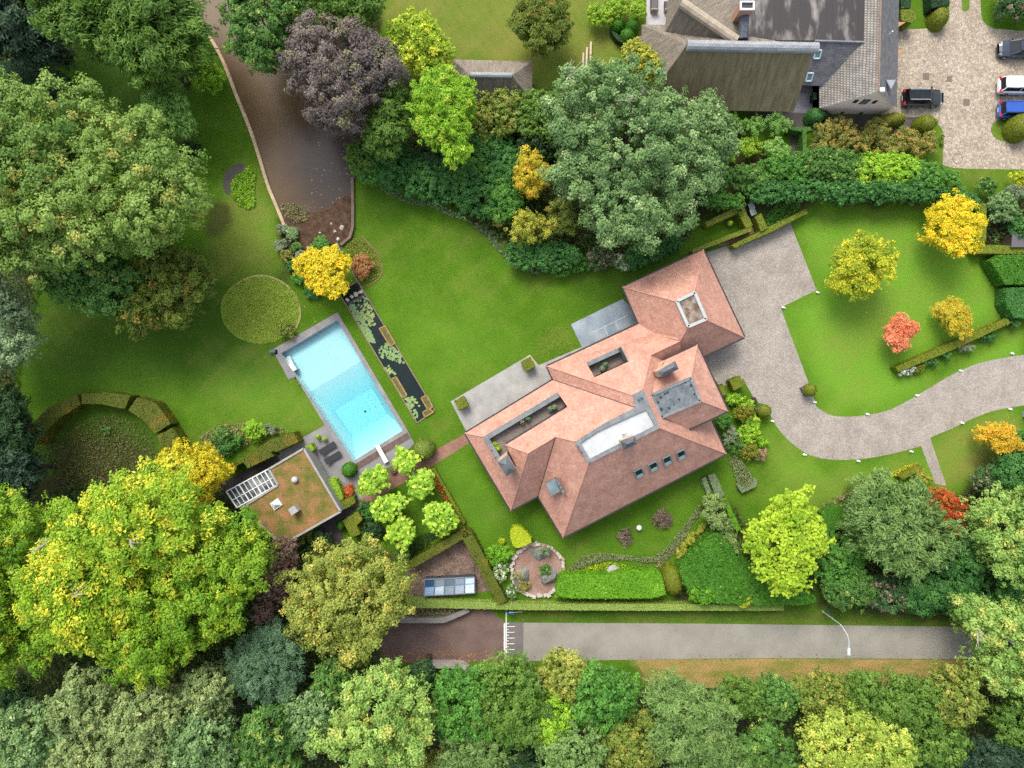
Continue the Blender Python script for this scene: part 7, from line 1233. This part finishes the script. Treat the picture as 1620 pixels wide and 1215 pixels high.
# ---------------------------------------------------------------- cars
def car(px, py, heading, paint, label, kind='suv', L_=4.45, W_=1.85, H_=1.6, rails=False, rear_red=True):
    c = P(px, py, .8); c.z = .008; t = thing('parked_car', label, 'car', c, 'cars parked on the cobbled yard', heading); glassm = mat('car_glass', (12, 16, 18), (26, 34, 38), scale=1.2, rough=.05, spec=.4)
    pm = mat('paint_' + paint[0], paint[1], [min(255, v * 1.06 + 2) for v in paint[1]], scale=2, rough=.22, spec=.5, coat=.6)
    hl, hw = L_ / 2, W_ / 2
    def loft(secs, name, m, parent, bevel=.0):
        mb = MB(); rings = [[Vector(p) for p in s] for s in secs]; i0 = 0; n = len(rings[0])
        for r in rings: mb.v += r
        for i in range(len(rings) - 1):
            for k in range(n): mb.f.append([i * n + k, (i + 1) * n + k, (i + 1) * n + (k + 1) % n, i * n + (k + 1) % n])
        mb.f.append(list(range(n))); mb.f.append([(len(rings) - 1) * n + k for k in range(n)][::-1])
        o = mb.build(name, m, parent, local=True, smooth=False)
        if bevel: b = o.modifiers.new('b', 'BEVEL'); b.width = bevel; b.segments = 3
        return o
    def sec(x, w, zl, zs, zt): return [(x, -w * .94, zl), (x, -w, zl + .25), (x, -w * .985, zs), (x, -w * .80, zt), (x, -w * .4, zt + .03), (x, w * .4, zt + .03), (x, w * .80, zt), (x, w * .985, zs), (x, w, zl + .25), (x, w * .94, zl)]
    hb = .88 if kind != 'estate' else .82
    S_ = [sec(-hl, hw * .74, .42, .68, hb - .16), sec(-hl + .12, hw * .88, .30, .74, hb - .02), sec(-hl + .5, hw * .97, .22, .78, hb + .02), sec(-hl * .3, hw, .2, .8, hb + .02), sec(hl * .28, hw, .2, .8, hb), sec(hl * .55, hw * .98, .2, .78, hb - .02), sec(hl - .38, hw * .92, .24, .7, hb - .10), sec(hl - .12, hw * .8, .3, .62, hb - .2), sec(hl, hw * .6, .4, .55, hb - .3)]
    body = loft(S_, 'body', pm, t, .04)
    xr0, xr1, xw0, xw1 = -hl + .35, hl * .12, -hl + .12, hl * .46
    def cab(x, w, z): return [(x, -w, z), (x, w, z)]
    b0 = [(xw0, -hw * .80, hb), (xw1, -hw * .84, hb - .01), (xw1, hw * .84, hb - .01), (xw0, hw * .80, hb)]; t0 = [(xr0, -hw * .66, H_ - .06), (xr1, -hw * .66, H_ - .05), (xr1, hw * .66, H_ - .05), (xr0, hw * .66, H_ - .06)]
    mb = MB(); B_ = [Vector(p) for p in b0]; T2 = [Vector(p) for p in t0]
    for k in range(4): mb.poly([B_[k], B_[(k + 1) % 4], T2[(k + 1) % 4], T2[k]])
    mb.build('window', glassm, t, local=True)
    mb = MB(); e_ = .05; top = [(xr0 - e_, -hw * .67), (xr1 * .5 + xr0 * .5, -hw * .70), (xr1 + e_, -hw * .65), (xr1 + e_ + .04, 0), (xr1 + e_, hw * .65), (xr1 * .5 + xr0 * .5, hw * .70), (xr0 - e_, hw * .67), (xr0 - e_ - .05, 0)]; mb.prism(top, H_ - .09, H_)
    ro_ = mb.build('roof', glassm if rails else pm, t, local=True, bevel=.03)
    for sy in (-1, 1):                                            # roof pillars
        for (x0, x1) in ((xw0, xr0), (xw1, xr1), (-.1, -.12)): MB().bar((x0, sy * hw * .82, hb), (x1, sy * hw * .665, H_ - .06), .09, .06).build('pillar', pm, t, local=True)
        MB().bar((xr0, sy * hw * .6, H_ + .03), (xr1, sy * hw * .6, H_ + .03), .05, .05).build('roof_rail', LG if rails else pm, t, local=True)
        MB().box((hl * .36, sy * (hw + .08), hb + .08), (.16, .22, .14)).build('mirror', pm, t, local=True, bevel=.03)
        MB().box((hl - .30, sy * hw * .68, hb - .165), (.30, .24, .1), -sy * .5).build('headlight', mat('lamp_glass', (120, 126, 130), (150, 156, 160), scale=2, rough=.1), t, local=True, bevel=.03)
        MB().box((-hl + .13, sy * hw * .74, hb + .03), (.24, .36, .14), sy * .3).build('tail_light', mat('red_lens', (190, 24, 30), (212, 36, 42), scale=2, rough=.2), t, local=True, bevel=.03)
        for x in (-hl * .60, hl * .62):
            m = MB(); n = 18; prof = [(.20, -.10), (.33, -.11), (.35, -.05), (.35, .05), (.33, .11), (.20, .10)]
            i0 = len(m.v); 
            for r, y in prof: m.v += [Vector((x + r * math.cos(6.283 * k / n), sy * (hw - .12) + y, .34 + r * math.sin(6.283 * k / n))) for k in range(n)]
            for i in range(5):
                for k in range(n): m.f.append([i * n + k, i * n + (k + 1) % n, (i + 1) * n + (k + 1) % n, (i + 1) * n + k])
            wh = m.build('wheel', flat('tyre', (26, 26, 28), .9), t, local=True); m = MB().tube([Vector((x, sy * (hw - .2), .34)), Vector((x, sy * (hw - .03), .34))], .21, 14); r_ = m.build('rim', LG, wh, local=True)
    MB().box((-hl + .0, 0, .6), (.03, .5, .12)).build('number_plate', WHITE, t, local=True); MB().bar((hl * .46 + .02, -hw * .6, hb + .0), (hl * .46 + .02, hw * .6, hb + .0), .05, .05).build('wiper_cowl', DARK, t, local=True)
    return t
car(1461, 154, 0, ('black', (22, 24, 26)), 'black estate car with red tail lights parked below the gable', rails=True)
car(1613, 76, math.pi, ('navy', (34, 44, 62)), 'dark navy car with silver headlights at the upper right edge', 'estate', H_=1.5)
car(1613, 134, 0, ('white', (226, 228, 230)), 'white hatchback cut by the right edge of the photo', H_=1.55)
car(1613, 173, 0, ('blue', (24, 74, 160)), 'bright blue hatchback parked below the white one', H_=1.55)
print('LEAVES', NLEAF[0], 'OBJECTS', len(bpy.data.objects))
